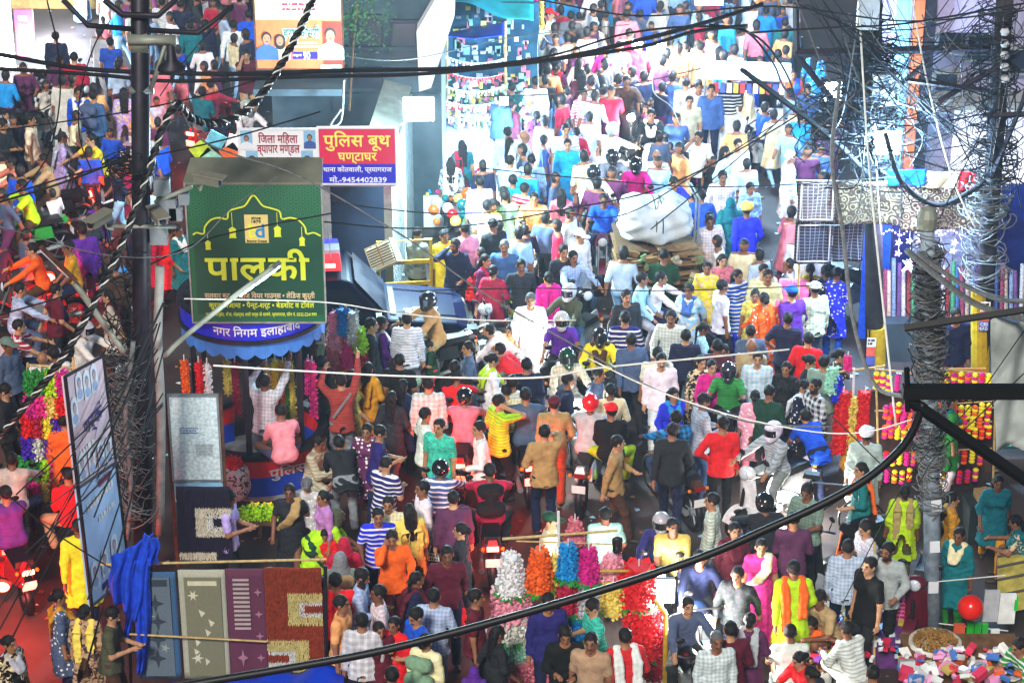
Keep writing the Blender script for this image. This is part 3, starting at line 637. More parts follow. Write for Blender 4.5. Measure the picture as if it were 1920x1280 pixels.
# green hoarding
hb = empty('shop_hoarding', (wx(481, 30.8, 3.9), 30.80, 0), label='green hoarding with yellow arch and lanterns standing on the round kiosk', cat='hoarding')
bz0, bz1, bw = 2.95, zy(345, 30.8), (wx(606, 30.8, 4)-wx(356, 30.8, 4))
green = mat('hoarding_green', hexc('20603f'), .45, noise=.06, nscale=2)
MB().box((0, .09, (bz0+bz1)/2), (bw, .16, bz1-bz0)).build('panel', green, hb)
zt2 = bz1+.02; MB().add([(-bw/2-.03, .0, zt2), (bw/2+.03, .0, zt2), (bw/2-.0, .55, zt2+.16), (-bw/2+.02, .55, zt2+.16), (-bw/2-.03, .0, zt2-.03), (bw/2+.03, 0, zt2-.03)], [(0, 1, 2, 3), (4, 5, 1, 0)]).build('top_sheet', M_['ytin'], hb, thick=.02)
for sx in (-1, 1): MB().box((sx*(bw/2+.012), .0, (bz0+bz1)/2), (.022, .03, bz1-bz0+.02)).build('edge_strip', M_['concrete'], hb)
MB().box((0, .0, bz0-.012), (bw+.04, .03, .02)).build('edge_strip', M_['concrete'], hb)
def hp(px, py): return (wx(px, 30.8, 3.9)-hb.location.x, zy(py, 30.8))
arch = [(365, 440), (372, 436), (385, 438), (388, 425), (400, 412), (415, 408), (430, 410), (434, 396), (450, 390), (465, 385), (481, 366), (497, 385), (512, 390), (528, 396), (532, 410), (547, 408), (562, 412), (574, 425), (577, 438), (590, 436), (603, 442)]
ap = [Vector((hp(*q)[0], -.006, hp(*q)[1])) for q in smooth_path([(a, b, 0) for a, b in arch], 4) for q in [(q.x, q.y)]]
ribn = MB()
for i in range(len(ap)-1):
    d = (ap[i+1]-ap[i]).normalized(); nn = Vector((-d.z, 0, d.x))*.012; ribn.add([ap[i]-nn, ap[i+1]-nn, ap[i+1]+nn, ap[i]+nn], [(0, 1, 2, 3)])
ribn.build('arch_outline', M_['lime'], hb)
dark = MB(); c0 = len(ap)
dark.add([(p.x, .005, p.z) for p in ap]+[(p.x, .005, hp(480, 590)[1]) for p in ap], [(i, i+c0, i+1+c0, i+1) for i in range(c0-1)]); dark.v = [(x, .0045, z) for x, y, z in dark.v]; dark.build('arch_field', mat('hoarding_dark_green', hexc('1c4c38'), .45, noise=.05), hb)
# faint star lattice above the arch
lat = MB(); 
for i in range(22):
    for j in range(8):
        px, py = 362+i*11.3+(j % 2)*5.6, 352+j*10
        arc_y = np.interp(px, [q[0] for q in arch], [q[1] for q in arch])
        if py > arc_y-8: continue
        cx, cz = hp(px, py)
        for a in range(6):
            t = R(a*60); t2 = R(a*60+60); r_ = .034; p0 = Vector((cx+r_*math.cos(t), -.001, cz+r_*math.sin(t))); p1 = Vector((cx+r_*math.cos(t2), -.001, cz+r_*math.sin(t2))); d = (p1-p0).normalized(); nn = Vector((-d.z, 0, d.x))*.0035
            lat.add([p0-nn, p1-nn, p1+nn, p0+nn], [(0, 1, 2, 3)])
lat.build('star_lattice', mat('hoarding_light_green', hexc('3c8058'), .5, noise=0), hb)
for px, y0, y1, s in ((392, 440, 455, .8), (439, 398, 430, 1), (523, 398, 428, 1), (568, 425, 448, .8)):
    x, zt = hp(px, y0); zb = hp(px, y1)[1]; w = .055*s
    MB().add([(x-.004, -.006, zt), (x+.004, -.006, zt), (x+.004, -.006, zb), (x-.004, -.006, zb)], [(3, 2, 1, 0)]).prism([(x-w, zb), (x-w*.8, zb-.02), (x-w*.8, zb-.11*s), (x-w, zb-.13*s), (x+w, zb-.13*s), (x+w*.8, zb-.11*s), (x+w*.8, zb-.02), (x+w, zb), (x+w*.3, zb+.035), (x-w*.3, zb+.035)], -.009, -.003).build('printed_lantern', M_['lime'], hb)
x0, z0 = hp(462, 455); x1, z1 = hp(506, 402); rect(hb, x0, x1, z0, z1, -.008, mat('logo_gold', hexc('d8c878'), .5, noise=.05)).name = 'logo_plate'
lettering('since', .13, .045, ((x0+x1)/2, -.012, z1-.05), hb, M_['blk']); lettering('1879', .13, .04, ((x0+x1)/2, -.012, z1-.105), hb, M_['blk'])
lettering('b', .13, .20, ((x0+x1)/2-.045, -.012, (z0+z1)/2-.03), hb, M_['lime'], bold=.014); lettering('d', .13, .20, ((x0+x1)/2+.045, -.014, (z0+z1)/2-.03), hb, mat('logo_blue', hexc('1c80c8'), .5, noise=0), bold=.014)
lettering('Brauwer Dresses', .28, .035, ((x0+x1)/2, -.012, z0+.03), hb, M_['blk'])
def hl(s, xa, xb, ya, yb, m, bold=.012):
    a, b = hp(xa, yb), hp(xb, ya); lettering(s, b[0]-a[0], b[1]-a[1], ((a[0]+b[0])/2, -.010, (a[1]+b[1])/2), hb, M_[m] if m in M_ else m, bold=bold)
hl('पालकी', 384, 580, 466, 526, 'lime', .02)
hl('सलवार सूट • लेडीज़ वियर गाउन्स • लेडिज़ कुर्ती', 380, 588, 546, 562, 'creamb', .012); hl('कुर्ता-पजामा • पैन्ट-शर्ट • बेडशीट व टॉवेल', 387, 586, 564, 580, 'lime', .012)
hl('जवाहर मार्केट, चौक, मोहम्मद अली पार्क के सामने, प्रयागराज, फोन नं. 0532-2241999', 380, 590, 584, 594, 'lime', .006)
# ------------------------------------------------------------------ police booth cabin behind, with its two signs
BY = 37.6
pb = empty('police_booth', (wx(690, BY, 1.5), BY, 0), label='police booth cabin with dark doorway and mesh side wall under a tin roof', cat='booth')
bx = pb.location.x
def px_(p, z=2): return wx(p, BY, z)-bx
xa, xb, xc = px_(520), px_(738), px_(800)
MB().box(((xa+px_(612))/2, .06, 1.4), (px_(612)-xa, .12, 2.8)).build('front_wall', M_['darkwall'], pb)
MB().box((px_(611)+.02, -.03, 1.35), (.12, .08, 2.7)).build('door_post', M_['concrete'], pb); MB().box((px_(728), -.03, 1.35), (.14, .08, 2.7)).build('door_post', M_['concrete'], pb)
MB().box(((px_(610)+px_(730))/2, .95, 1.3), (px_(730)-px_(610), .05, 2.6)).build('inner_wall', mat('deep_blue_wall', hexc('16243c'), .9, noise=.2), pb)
MB().box(((px_(600)+px_(745))/2, -.05, 2.46), (px_(745)-px_(600), .1, .10)).build('lintel', M_['tin'], pb)
# tin roof, corrugated, running back
rf = MB(); rx0, rx1 = px_(455, 3), px_(745, 3)
rf.grid(lambda u, v: (rx0+(rx1-rx0)*u, -.05+.5*v, 3.30-.05*v+.02*math.sin(u*150)), 120, 2); rf.build('roof_sheet', M_['tin'], pb, thick=.01)
MB().box(((rx0+rx1)/2, -.03, 3.30), (rx1-rx0+.05, .05, .05)).build('roof_edge', M_['white'], pb)
# side yard of wire mesh going back to the right
sm = MB(); p0 = Vector((px_(732), 0, 0)); p1 = Vector((wx(800, 44.5, 1.5)-bx, 6.9, 0)); L_ = (p1-p0).length; d_ = (p1-p0).normalized()
for i in range(int(L_/.11)): q = p0+d_*i*.11; sm.tube([q, q+Vector((0, 0, 2.6))], .006, 3, cap=False)
for j in range(24): q = Vector((0, 0, .1+j*.11)); sm.tube([p0+q, p1+q], .006, 3, cap=False)
sm.build('wire_mesh', M_['steel'], pb, kind='stuff')
for t in (0, .33, .66, 1): q = p0.lerp(p1, t); MB().box(q+Vector((0, 0, 1.35)), (.07, .07, 2.7)).build('mesh_post', M_['white'], pb)
MB().tube([p0+Vector((0, 0, 2.65)), p1+Vector((0, 0, 2.65))], .03, 6).build('mesh_rail', M_['steel'], pb)
MB().grid(lambda u, v: (p0.x+(p1.x-p0.x)*v-.5*u, p0.y+(p1.y-p0.y)*v, 2.78+.35*u*.4), 2, 8).build('eave_sheet', M_['tin'], pb, thick=.012)
# signs
def sign(name, pxl, pxr, pyt, pyb, Y, m, label, cat='sign', rz=0.0, frame='steel', th=.04):
    cx = wx((pxl+pxr)/2, Y, zy((pyt+pyb)/2, Y)); zt, zb = zy(pyt, Y), zy(pyb, Y); w = wx(pxr, Y, (zt+zb)/2)-wx(pxl, Y, (zt+zb)/2)
    e = empty(name, (cx, Y, (zt+zb)/2), rz, label=label, cat=cat); MB().box((0, th/2, 0), (w, th, zt-zb)).build('board', M_[m] if isinstance(m, str) else m, e)
    if frame:
        f = MB(); h = zt-zb
        for s in (-1, 1): f.box((s*w/2, th/2, 0), (.03, th+.02, h+.03)); f.box((0, th/2, s*h/2), (w-.03, th+.016, .03))
        f.build('frame', M_[frame], e)
    return e, w, zt-zb
s1, w, h = sign('booth_sign', 597, 743, 240, 345, 37.2, 'signred', 'red and blue police booth sign with yellow Hindi lettering and phone number', frame='white')
rect(s1, -w/2+.016, w/2-.016, -h/2+.016, -h/2+h*.36, -.004, 'signblue', 'blue_field')
lettering('पुलिस बूथ', w*.86, h*.36, (0, -.008, h*.27), s1, M_['signyellow'], bold=.015); lettering('घण्टाघर', w*.5, h*.20, (0, -.008, -h*.04), s1, M_['signyellow'], bold=.015)
lettering('थाना कोतवाली, प्रयागराज', w*.88, h*.14, (0, -.009, -h*.24), s1, wht, bold=.012); lettering('मो.-9454402839', w*.74, h*.12, (0, -.009, -h*.41), s1, wht, bold=.012)
s2, w, h = sign('traders_sign', 448, 596, 243, 312, 37.25, 'plate', 'white traders sign with maroon Hindi lettering and four portraits above the hoarding', frame='white')
lettering('जिला महिला', w*.5, h*.34, (0, -.006, h*.26), s2, M_['ink'], bold=.014); lettering('व्यापार मण्डल', w*.54, h*.30, (0, -.006, -h*.07), s2, M_['ink'], bold=.014)
lettering('चौक के दशहरा', w*.36, h*.13, (0, -.006, -h*.31), s2, M_['inkblue'], bold=.012); lettering('मेले में आये सब', w*.36, h*.1, (0, -.006, -h*.44), s2, M_['inkblue'], bold=.012)
for x, z, c, l in ((-.4, .25, 'wsheet', False), (.4, .28, 'shirtblue', False), (-.34, -.3, 'orangeb', True), (.36, -.3, 'wsheet', True)):
    rect(s2, x*w-.1, x*w+.1, z*h-.12, z*h+.15, -.003, 'skyb', 'portrait_ground'); print_face(s2, x*w, z*h, .2, cloth=c, long=l)
# ------------------------------------------------------------------ clock tower base (dark building) with election banner
CY = 41.6
tb = empty('clock_tower_building', (wx(665, CY, 2.5), CY, 0), label='dark plastered tower building with sloping white buttress behind the police booth', cat='building')
tx = tb.location.x; q_ = lambda p, z=2.5: wx(p, CY, z)-tx
MB().box(((q_(510)+q_(828))/2, 1.5, 4), (q_(828)-q_(510), 3, 8)).build('wall', M_['darkwall'], tb)
for (a, b, t, u) in ((660, 720, 30, 100), (735, 785, 40, 120), (655, 720, 128, 168)): 
    za, zb = zy(t, CY-.1), zy(u, CY-.1); wf = MB().box(((q_(a)+q_(b))/2, -.03, (za+zb)/2), (q_(b)-q_(a), .06, za-zb)).build('window', M_['concrete'] if False else M_['dsteel'], tb); MB().box(((q_(a)+q_(b))/2, -.07, (za+zb)/2), (q_(b)-q_(a)-.1, .02, za-zb-.1)).build('pane', M_['glass'], wf)
for py in (88, 176): MB().box(((q_(645)+q_(828))/2, -.06, zy(py, CY)), (q_(826)-q_(645), .12, .07)).build('ledge', M_['darkwall'], tb)
pl_ = [aty(822, -10, CY-.6), aty(852, -10, CY-.6), aty(852, 30, CY-.6), aty(808, 165, CY-.6), aty(786, 172, CY-.6), aty(781, 60, CY-.6)]
MB().prism([(p.x-tx, p.z) for p in pl_], -.6, -.1).build('buttress', M_['white'], tb)
MB().box(((q_(500)+q_(660))/2, -1.4, zy(150, CY-1.4)), (q_(660)-q_(500), 1.4, .12)).build('balcony_slab', M_['darkwall'], tb)
sa, w, h = sign('address_panel', 350, 608, 600, 645, 33.1, 'plate', 'white address panel showing at both sides of the kiosk name band', frame=None)
lettering('रोड', .12, .05, (w*.44, -.004, h*.3), sa, M_['inkblue']); lettering('प्रयागराज', .2, .045, (w*.44, -.004, 0), sa, M_['inkblue']); lettering('3823', .16, .05, (w*.44, -.004, -h*.32), sa, M_['inkblue']); rect(sa, -w*.47, -w*.40, -h*.4, h*.4, -.004, 'signred', 'red_mark')
s3, w, h = sign('election_banner', 478, 642, -20, 130, 40.0, 'orangeb', 'orange election banner with printed portraits and ward number 90 on dark building', cat='banner', frame='rust')
rect(s3, -w*.5+.02, w*.5-.02, h*.12, h*.5-.02, -.004, 'creamb', 'cream_field'); lettering('हर्ष केसरी', w*.44, h*.22, (w*.03, -.009, -h*.05), s3, M_['plate'], bold=.07); lettering('हर्ष केसरी', w*.42, h*.20, (w*.03, -.016, -h*.05), s3, mat('banner_green_ink', hexc('1c6450'), .5, noise=0), bold=.012)
scribble(s3, -w*.18, w*.24, h*.36, -.008, 'ink', 3, .05); scribble(s3, -w*.12, w*.24, -h*.18, -.008, 'plate', 2, .035)
rect(s3, -w*.08, w*.24, -h*.37, -h*.28, -.008, 'signblue', 'blue_label'); lettering('90', w*.08, h*.1, (w*.08, -.012, -h*.325), s3, wht, bold=.014); lettering('वार्ड नं', w*.1, h*.045, (-w*.03, -.012, -h*.325), s3, wht)
rect(s3, w*.27, w*.5-.02, -h*.5+.02, h*.1, -.006, mat('banner_red', hexc('9c2c20'), .5, noise=.1), 'red_panel'); print_face(s3, w*.36, h*-.08, .46, y=-.014, cloth='plate'); print_face(s3, -w*.37, -h*.12, .40, y=-.014, cloth='shirtblue'); print_face(s3, -w*.22, -h*.14, .36, y=-.012, cloth='creamb', long=True)
rect(s3, w*.24, w*.48, -h*.5+.02, -h*.44, -.03, 'plate', 'phone_strip'); lettering('9919028511', w*.2, h*.035, (w*.36, -.034, -h*.465), s3, M_['blk'])
# ------------------------------------------------------------------ leaning election board on the left, whiteboard
lb = empty('leaning_board', label='tall pale blue election board leaning beside the steel pole with faded portraits', cat='board')
tl, tr, br, bl = aty(122, 706, 25.9), aty(192, 668, 27.2), aty(242, 1078, 27.2), aty(172, 1136, 25.9)
def bil(u, v, o=0.0):
    p = (bl.lerp(br, u)).lerp(tl.lerp(tr, u), v); nn = (br-bl).cross(tl-bl).normalized(); return p+nn*o
for v0, v1, c in ((0, .52, 'printed_paleblue'), (.53, 1, 'printed_paleorange')):
    mb = MB(); mb.add([bil(0, v0), bil(1, v0), bil(1, v1), bil(0, v1), bil(0, v0, -.05), bil(1, v0, -.05), bil(1, v1, -.05), bil(0, v1, -.05)], [(0, 1, 2, 3), (7, 6, 5, 4), (0, 4, 5, 1), (1, 5, 6, 2), (2, 6, 7, 3), (3, 7, 4, 0)])
    mb.build('sheet', mat(c, hexc('a8c8ec') if v0 == 0 else hexc('d4bcc8'), .5, noise=.2, nscale=1.5), lb)
fr = MB()
for a, b in (((0, 0), (0, 1)), ((1, 0), (1, 1)), ((0, 0), (1, 0)), ((0, 1), (1, 1)), ((0, .525), (1, .525))): fr.tube([bil(*a), bil(*b)], .025, 4)
fr.build('frame', M_['dsteel'], lb)
def lbars(u0, u1, v, h_, m, sd):
    r = random.Random(sd); mb = MB(); u = u0; tl_ = .05
    q = lambda a, b: bil(a, b+tl_*(a-.5), .011)
    while u < u1: w_ = r.uniform(.03, .09); mb.add([q(u, v), q(u+w_, v), q(u+w_, v+h_*r.uniform(.7, 1)), q(u, v+h_)], [(0, 1, 2, 3)]); u += w_+.02
    mb.build('faded_print', M_[m], lb)
lbars(.15, .85, .42, .035, 'plate', 1); lbars(.5, .85, .47, .03, 'ink', 2); lbars(.4, .85, .335, .025, 'plate', 3); lbars(.15, .5, .66, .03, 'plate', 4); lbars(.3, .9, .04, .03, 'inkblue', 6)
for c_ in (bl, br): MB().tube([c_, Vector((c_.x, c_.y, 0))], .025, 5).build('board_leg', M_['dsteel'], lb)
def lbprint(u0, u1, v0, v1, m, name='printed_panel', o=.008): MB().add([bil(u0, v0, o), bil(u1, v0, o), bil(u1, v1, o), bil(u0, v1, o)], [(0, 1, 2, 3)]).build(name, M_[m], lb)
rL = random.Random(5)
for u, v in ((.15, .12), (.42, .14), (.7, .17), (.15, .6), (.4, .6), (.65, .6), (.85, .6), (.3, .93), (.5, .92), (.7, .93), (.12, .84)):
    mb = MB(); ar = [(-.09, -.055), (.09, -.055), (.09, .03), (.07, .052), (.0, .066), (-.07, .052), (-.09, .03)]; mb.add([bil(u+a, v+b+.05*a, .010) for a, b in ar], [tuple(range(7))], 2)
    for cu, cv, ru, rv, mi, o in ((u, v-.03, .07, .022, 3, .012), (u, v+.018, .045, .024, 1, .013), (u, v+.010, .036, .020, 0, .014)):
        mb.add([bil(cu+ru*math.cos(2*math.pi*i/14), cv+rv*math.sin(2*math.pi*i/14), o) for i in range(14)], [tuple(range(14))], mi)
    mb.build('portrait_print', [mat('faded_face', hexc('b8a0a4'), .6, noise=.1), mat('faded_hair', hexc('7c80a0'), .6, noise=.1), mat('faded_white', hexc('dce4ec'), .5, noise=.05), mat('faded_shirt', hexc('94a8cc'), .6, noise=.1)], lb)
for (s_, u, v, wd, hg, m) in (('गर्कं', .55, .76, .5, .10, 'inkblue'),):
    me = text_mesh(s_, 1, .014, 0); co = np.empty(len(me.vertices)*3); me.vertices.foreach_get('co', co); co = co.reshape(-1, 3); lo, hi = co.min(0), co.max(0)
    out = [bil(u-wd/2+wd*(c[0]-lo[0])/(hi[0]-lo[0]), v-hg/2+hg*(c[1]-lo[1])/(hi[1]-lo[1])+.04*((c[0]-lo[0])/(hi[0]-lo[0])-.5), .012) for c in co]
    me.vertices.foreach_set('co', [x for p in out for x in p]); me.materials.append(M_[m]); me.update(); link('lettering', me, lb)
wb, w, h = sign('notice_whiteboard', 320, 412, 742, 900, 28.9, mat('whiteboard_worn', hexc('c4d4d8'), .35, noise=.3, nscale=22), 'worn white notice board in metal frame standing behind the black rug', cat='notice board', frame='steel')
scribble(wb, -.2, .05, .15, -.004, 'shirtblue', 3, .02, seed=3); scribble(wb, 0, .25, -.1, -.004, 'steel', 8, .015, 1.6, seed=4)
for s in (-1, 1): MB().box((s*(w/2+.03), .04, -wb.location.z/2), (.05, .05, wb.location.z+h)).build('leg', M_['rust'], wb)
rect(wb, -w/2, w/2, -h/2-.35, -h/2-.04, .02, 'skyb', 'lower_panel')
# ------------------------------------------------------------------ far left shop front, white hoarding, right-hand building
fs = empty('picture_shop', (wx(120, 55, 1), 55, 0), label='shop front hung with gold framed pictures at the far end of the left road', cat='shop')
MB().box((0, .6, 2.4), (5.4, .1, 4.8)).build('back_wall', mat('ochre_wall', hexc('8c7440'), .8, noise=.3), fs)
rf_ = random.Random(8)
for i in range(11):
    for j in range(5):
        w_, h_ = .34, .28; x, z = -2.35+i*.46, .5+j*.42; f_ = MB().box((x, .5, z), (w_, .04, h_)).build('picture_frame', mat('gilt_frame', hexc('c8a040'), .4, .4, noise=.2), fs)
        MB().box((x, .47, z), (w_-.08, .02, h_-.08)).build('picture', mat('picture_%d' % rf_.randrange(4), hexc(rf_.choice(['4c6cac', '5c9c7c', 'a85c5c', '6c5cac'])), .4, noise=.6, nscale=14), f_)
hb2 = empty('lit_white_hoarding', (wx(5, 51, 1), 51, 0), label='glaring white shop hoarding along the left road with red vertical strip sign', cat='hoarding')
MB().box((-.9, 0, 1.75), (2.2, .12, 3.5)).build('panel', mat('white_with_glow', (.85, .87, .9), .6, noise=0, emit=2.2, ecol=(.85, .9, 1)), hb2)  # emission in the panel stands for the light falling on the white wall
MB().box((wx(40, 50.8, 1.9)-hb2.location.x, -.2, zy(62, 50.8)), (.42, .06, 1.08)).build('strip_sign', mat('strip_red', hexc('e04070'), .5, noise=0, emit=.5, ecol=hexc('e04070')), hb2)
for i in range(5): scribble(hb2, wx(40, 50.8, 1.9)-hb2.location.x-.12, wx(40, 50.8, 1.9)-hb2.location.x+.13, zy(62, 50.8)+.36-i*.2, -.24, 'plate', 2, .06, 1.1, i)
rb = empty('corner_building', (wx(1820, 43, 2), 43, 0), label='grey lilac corner building behind the tangled wire poles', cat='building'); bx0 = rb.location.x
MB().box((.8, 1.6, 4), (4.4, 2.8, 8)).build('wall', mat('lilac_plaster', hexc('8c8498'), .9, noise=.2, nscale=3), rb)
MB().box((wx(1805, 42, 3.6)-bx0, -.6, zy(10, 42.3)), (1.3, 1.0, .8)).build('balcony', mat('lilac_light', hexc('a498b4'), .8, noise=.1), rb)
for px, m_, w_ in ((1685, 'skyb', .28), (1716, 'orangeb', .2), (1735, 'dsteel', .22)): MB().box((wx(px, 41.6, 2.6)-bx0, -1.2, 2.2), (w_, .2, 4.4)).build('column', M_[m_], rb)
for i, (px, py) in enumerate(((1780, 75), (1835, 95), (1780, 165), (1840, 200), (1905, 120))):
    wf = MB().box((wx(px, 42.9, 2.8)-bx0, .12, zy(py, 42.9)), (.5, .14, .55)).build('window', M_['concrete'], rb); MB().box((wx(px, 42.9, 2.8)-bx0, .035, zy(py, 42.9)), (.4, .02, .45)).build('pane', M_['glass'], wf)
MB().box((.7, -.5, 2.2), (3.6, .9, .08)).build('shutter_ledge', M_['concrete'], rb)
MB().box((1.15, -.06, 1.0), (2.9, .05, 1.9)).build('glowing_panel', mat('self_glow_panel', (.8, .82, .9), .6, noise=.2, nscale=3, emit=.5, ecol=(.75, .75, 1)), rb)  # flat panel with its own glow, standing in for a lit interior
# ------------------------------------------------------------------ vehicles
PAINT = ocol_mat('vehicle_paint', rough=.3, bump=0, spec=.45, coat=.3)
RUB, CHR, STL, BLKP = M_['black'], M_['chrome'], M_['steel'], mat('black_plastic', hexc('141416'), .45, noise=.15)
TAILOFF = mat('tail_lamp_off', hexc('8c1010'), .3, noise=0); HEADOFF = mat('head_lamp_glass', hexc('c8d0d8'), .1, noise=0, spec=.8); AMB = mat('indicator_amber', hexc('e08020'), .3, noise=0)
VC = {}
def tyre(m, c, r, w, n=20, mi=0): 
    prof = [(r-w, -w*.5), (r-w*.3, -w*.6), (r, -w*.35), (r, w*.35), (r-w*.3, w*.6), (r-w, w*.5), (r-w, -w*.5)]; m.lathe(prof, c, n, mi, 'X')
def vmesh(key, fn, mats, smooth=False):
    if key not in VC: m = MB(); fn(m); VC[key] = m.mesh(key.split('|')[0], mats, smooth)
    return VC[key]
def moto(col='black', kind='bike', lit=False, tail=False, plate=None, **kw):
    "front towards -Y; rider's hips come at y = .16, z = .86"
    e = empty('scooter' if kind == 'scooter' else 'motorcycle', **kw); c = PAINT; sc = kind == 'scooter'; wr = .24 if sc else .30; fy, ry = (-.62, .62) if sc else (-.66, .64)
    def P(nm, fn, mats, smooth=False, colr=None, par=e): return link(nm, vmesh(nm+'|'+kind, fn, mats, smooth), par, colr)
    for y in (fy, ry):
        w = link('wheel', vmesh('wheel|'+kind, lambda m: (m.lathe([(wr*.2, -.05), (wr*.2, .05)], n=8, axis='X'), [m.tube([(0, 0, 0), (0, wr*.8*math.cos(t*math.pi/3), wr*.8*math.sin(t*math.pi/3))], .012, 4) for t in range(6)]), STL), e); w.location = (0, y, wr)
        link('tyre', vmesh('tyre|'+kind, lambda m: tyre(m, (0, 0, 0), wr, .09 if not sc else .10), RUB, True), w)
    if not sc:
        P('fork', lambda m: [m.tube([(s*.07, fy, wr), (s*.07, -.40, .92)], .022, 6) for s in (-1, 1)], CHR)
        P('engine', lambda m: (m.box((0, -.02, .42), (.24, .34, .26)), m.tube([(0, -.1, .5), (0, -.2, .68)], .08, 8), m.tube([(.10, -.1, .42), (.14, .1, .28), (.15, .75, .36)], [.025, .03, .045], 8)), STL)
        P('tank', lambda m: m.grid(lambda u, v: (math.sin(v*math.pi*1.0-.5*math.pi)*.14*(1-.5*(u-.3)**2), -.36+.5*u, .72+.20*math.cos((v-.5)*math.pi)*(1-1.1*(u-.35)**2)), 8, 8), c, True, PAL[col])
        P('seat', lambda m: m.box((0, .38, .82), (.24, .66, .09), taper=.9), RUB)
        P('side_panel', lambda m: [m.box((s*.11, .32, .62), (.04, .38, .22), taper=.8) for s in (-1, 1)], c, False, PAL[col])
        P('tail_piece', lambda m: m.box((0, .72, .80), (.16, .20, .10), rot=(12, 0, 0), taper=.7), c, False, PAL[col])
        P('mudguard', lambda m: [m.grid(lambda u, v: (-.06+.12*v, y+(wr+.03)*math.cos(R(30+120*u)), wr+(wr+.03)*math.sin(R(30+120*u))), 8, 1) for y in (fy,)], c, True, PAL[col])
        hl_, hz = (0, -.52, .90), .90
    else:
        P('apron', lambda m: (m.grid(lambda u, v: ((-.20+.40*u)*(1-.25*v), -.40-.10*math.sin(math.pi*u)-.06*v, .34+.60*v), 8, 5), m.box((0, -.12, .30), (.34, .46, .06))), c, True, PAL[col])
        P('body_panel', lambda m: m.grid(lambda u, v: (math.cos(math.pi*v)*(.17-.10*u*u), .12+.72*u, .36+.40*math.sin(math.pi*v)*.95+.14*u), 8, 9), c, True, PAL[col])
        P('seat', lambda m: m.box((0, .40, .80), (.27, .66, .10), taper=.88), RUB); P('fork', lambda m: m.tube([(0, fy, wr), (0, -.48, .98)], .03, 6), BLKP)
        P('mudguard', lambda m: m.grid(lambda u, v: (-.08+.16*v, fy+(wr+.03)*math.cos(R(20+140*u)), wr+(wr+.03)*math.sin(R(20+140*u))), 8, 1), c, True, PAL[col])
        P('head_cowl', lambda m: m.ball((0, -.46, 1.0), .12, 10, 6, sc=(1.3, .9, .8)), c, True, PAL[col]); hl_, hz = (0, -.555, 1.0), 1.0
    P('handlebar', lambda m: (m.tube([(-.33, -.36, 1.04), (-.18, -.44, 1.02), (.18, -.44, 1.02), (.33, -.36, 1.04)], .014, 6), [m.tube([(s*.22, -.42, 1.03), (s*.33, -.36, 1.04)], .02, 6) for s in (-1, 1)]), BLKP)
    for s in (-1, 1):
        mr = link('mirror', vmesh('mirror', lambda m: (m.tube([(0, 0, 0), (.03, .02, .15)], .007, 4), m.ball((.03, .02, .19), .055, 8, 5, sc=(1.2, .35, .8))), BLKP, True), e); mr.location = (s*.24, -.40, 1.04)
    h = link('headlight', vmesh('headlight|%d' % lit, lambda m: m.ball((0, 0, 0), .085, 10, 6, sc=(1, .45, 1)), E_['head'] if lit else HEADOFF, True), e); h.location = hl_
    if not sc: P('headlight_shell', lambda m: m.lathe([(.09, 0), (.095, .03), (.06, .11), (.001, .13)], (0, -.515, .90), 10, axis='Y'), BLKP, True)
    t = link('tail_light', vmesh('tail_light|%d' % tail, lambda m: m.box((0, 0, 0), (.16, .03, .06)), E_['tail'] if tail else TAILOFF), e); t.location = (0, .84 if not sc else .87, .76)
    for s in (-1, 1):
        i_ = link('indicator', vmesh('indicator', lambda m: m.ball((0, 0, 0), .03, 6, 4), AMB), e); i_.location = (s*.14, .80, .74)
    pl = link('number_plate', vmesh('number_plate', lambda m: m.box((0, 0, 0), (.20, .012, .12)), M_['plate']), e); pl.location = (0, .88, .56)
    if plate:
        for i, t_ in enumerate(plate): lettering(t_, .17, .045, (0, .010, .028-.056*i), pl, M_['blk'], rz=math.pi)
    return e
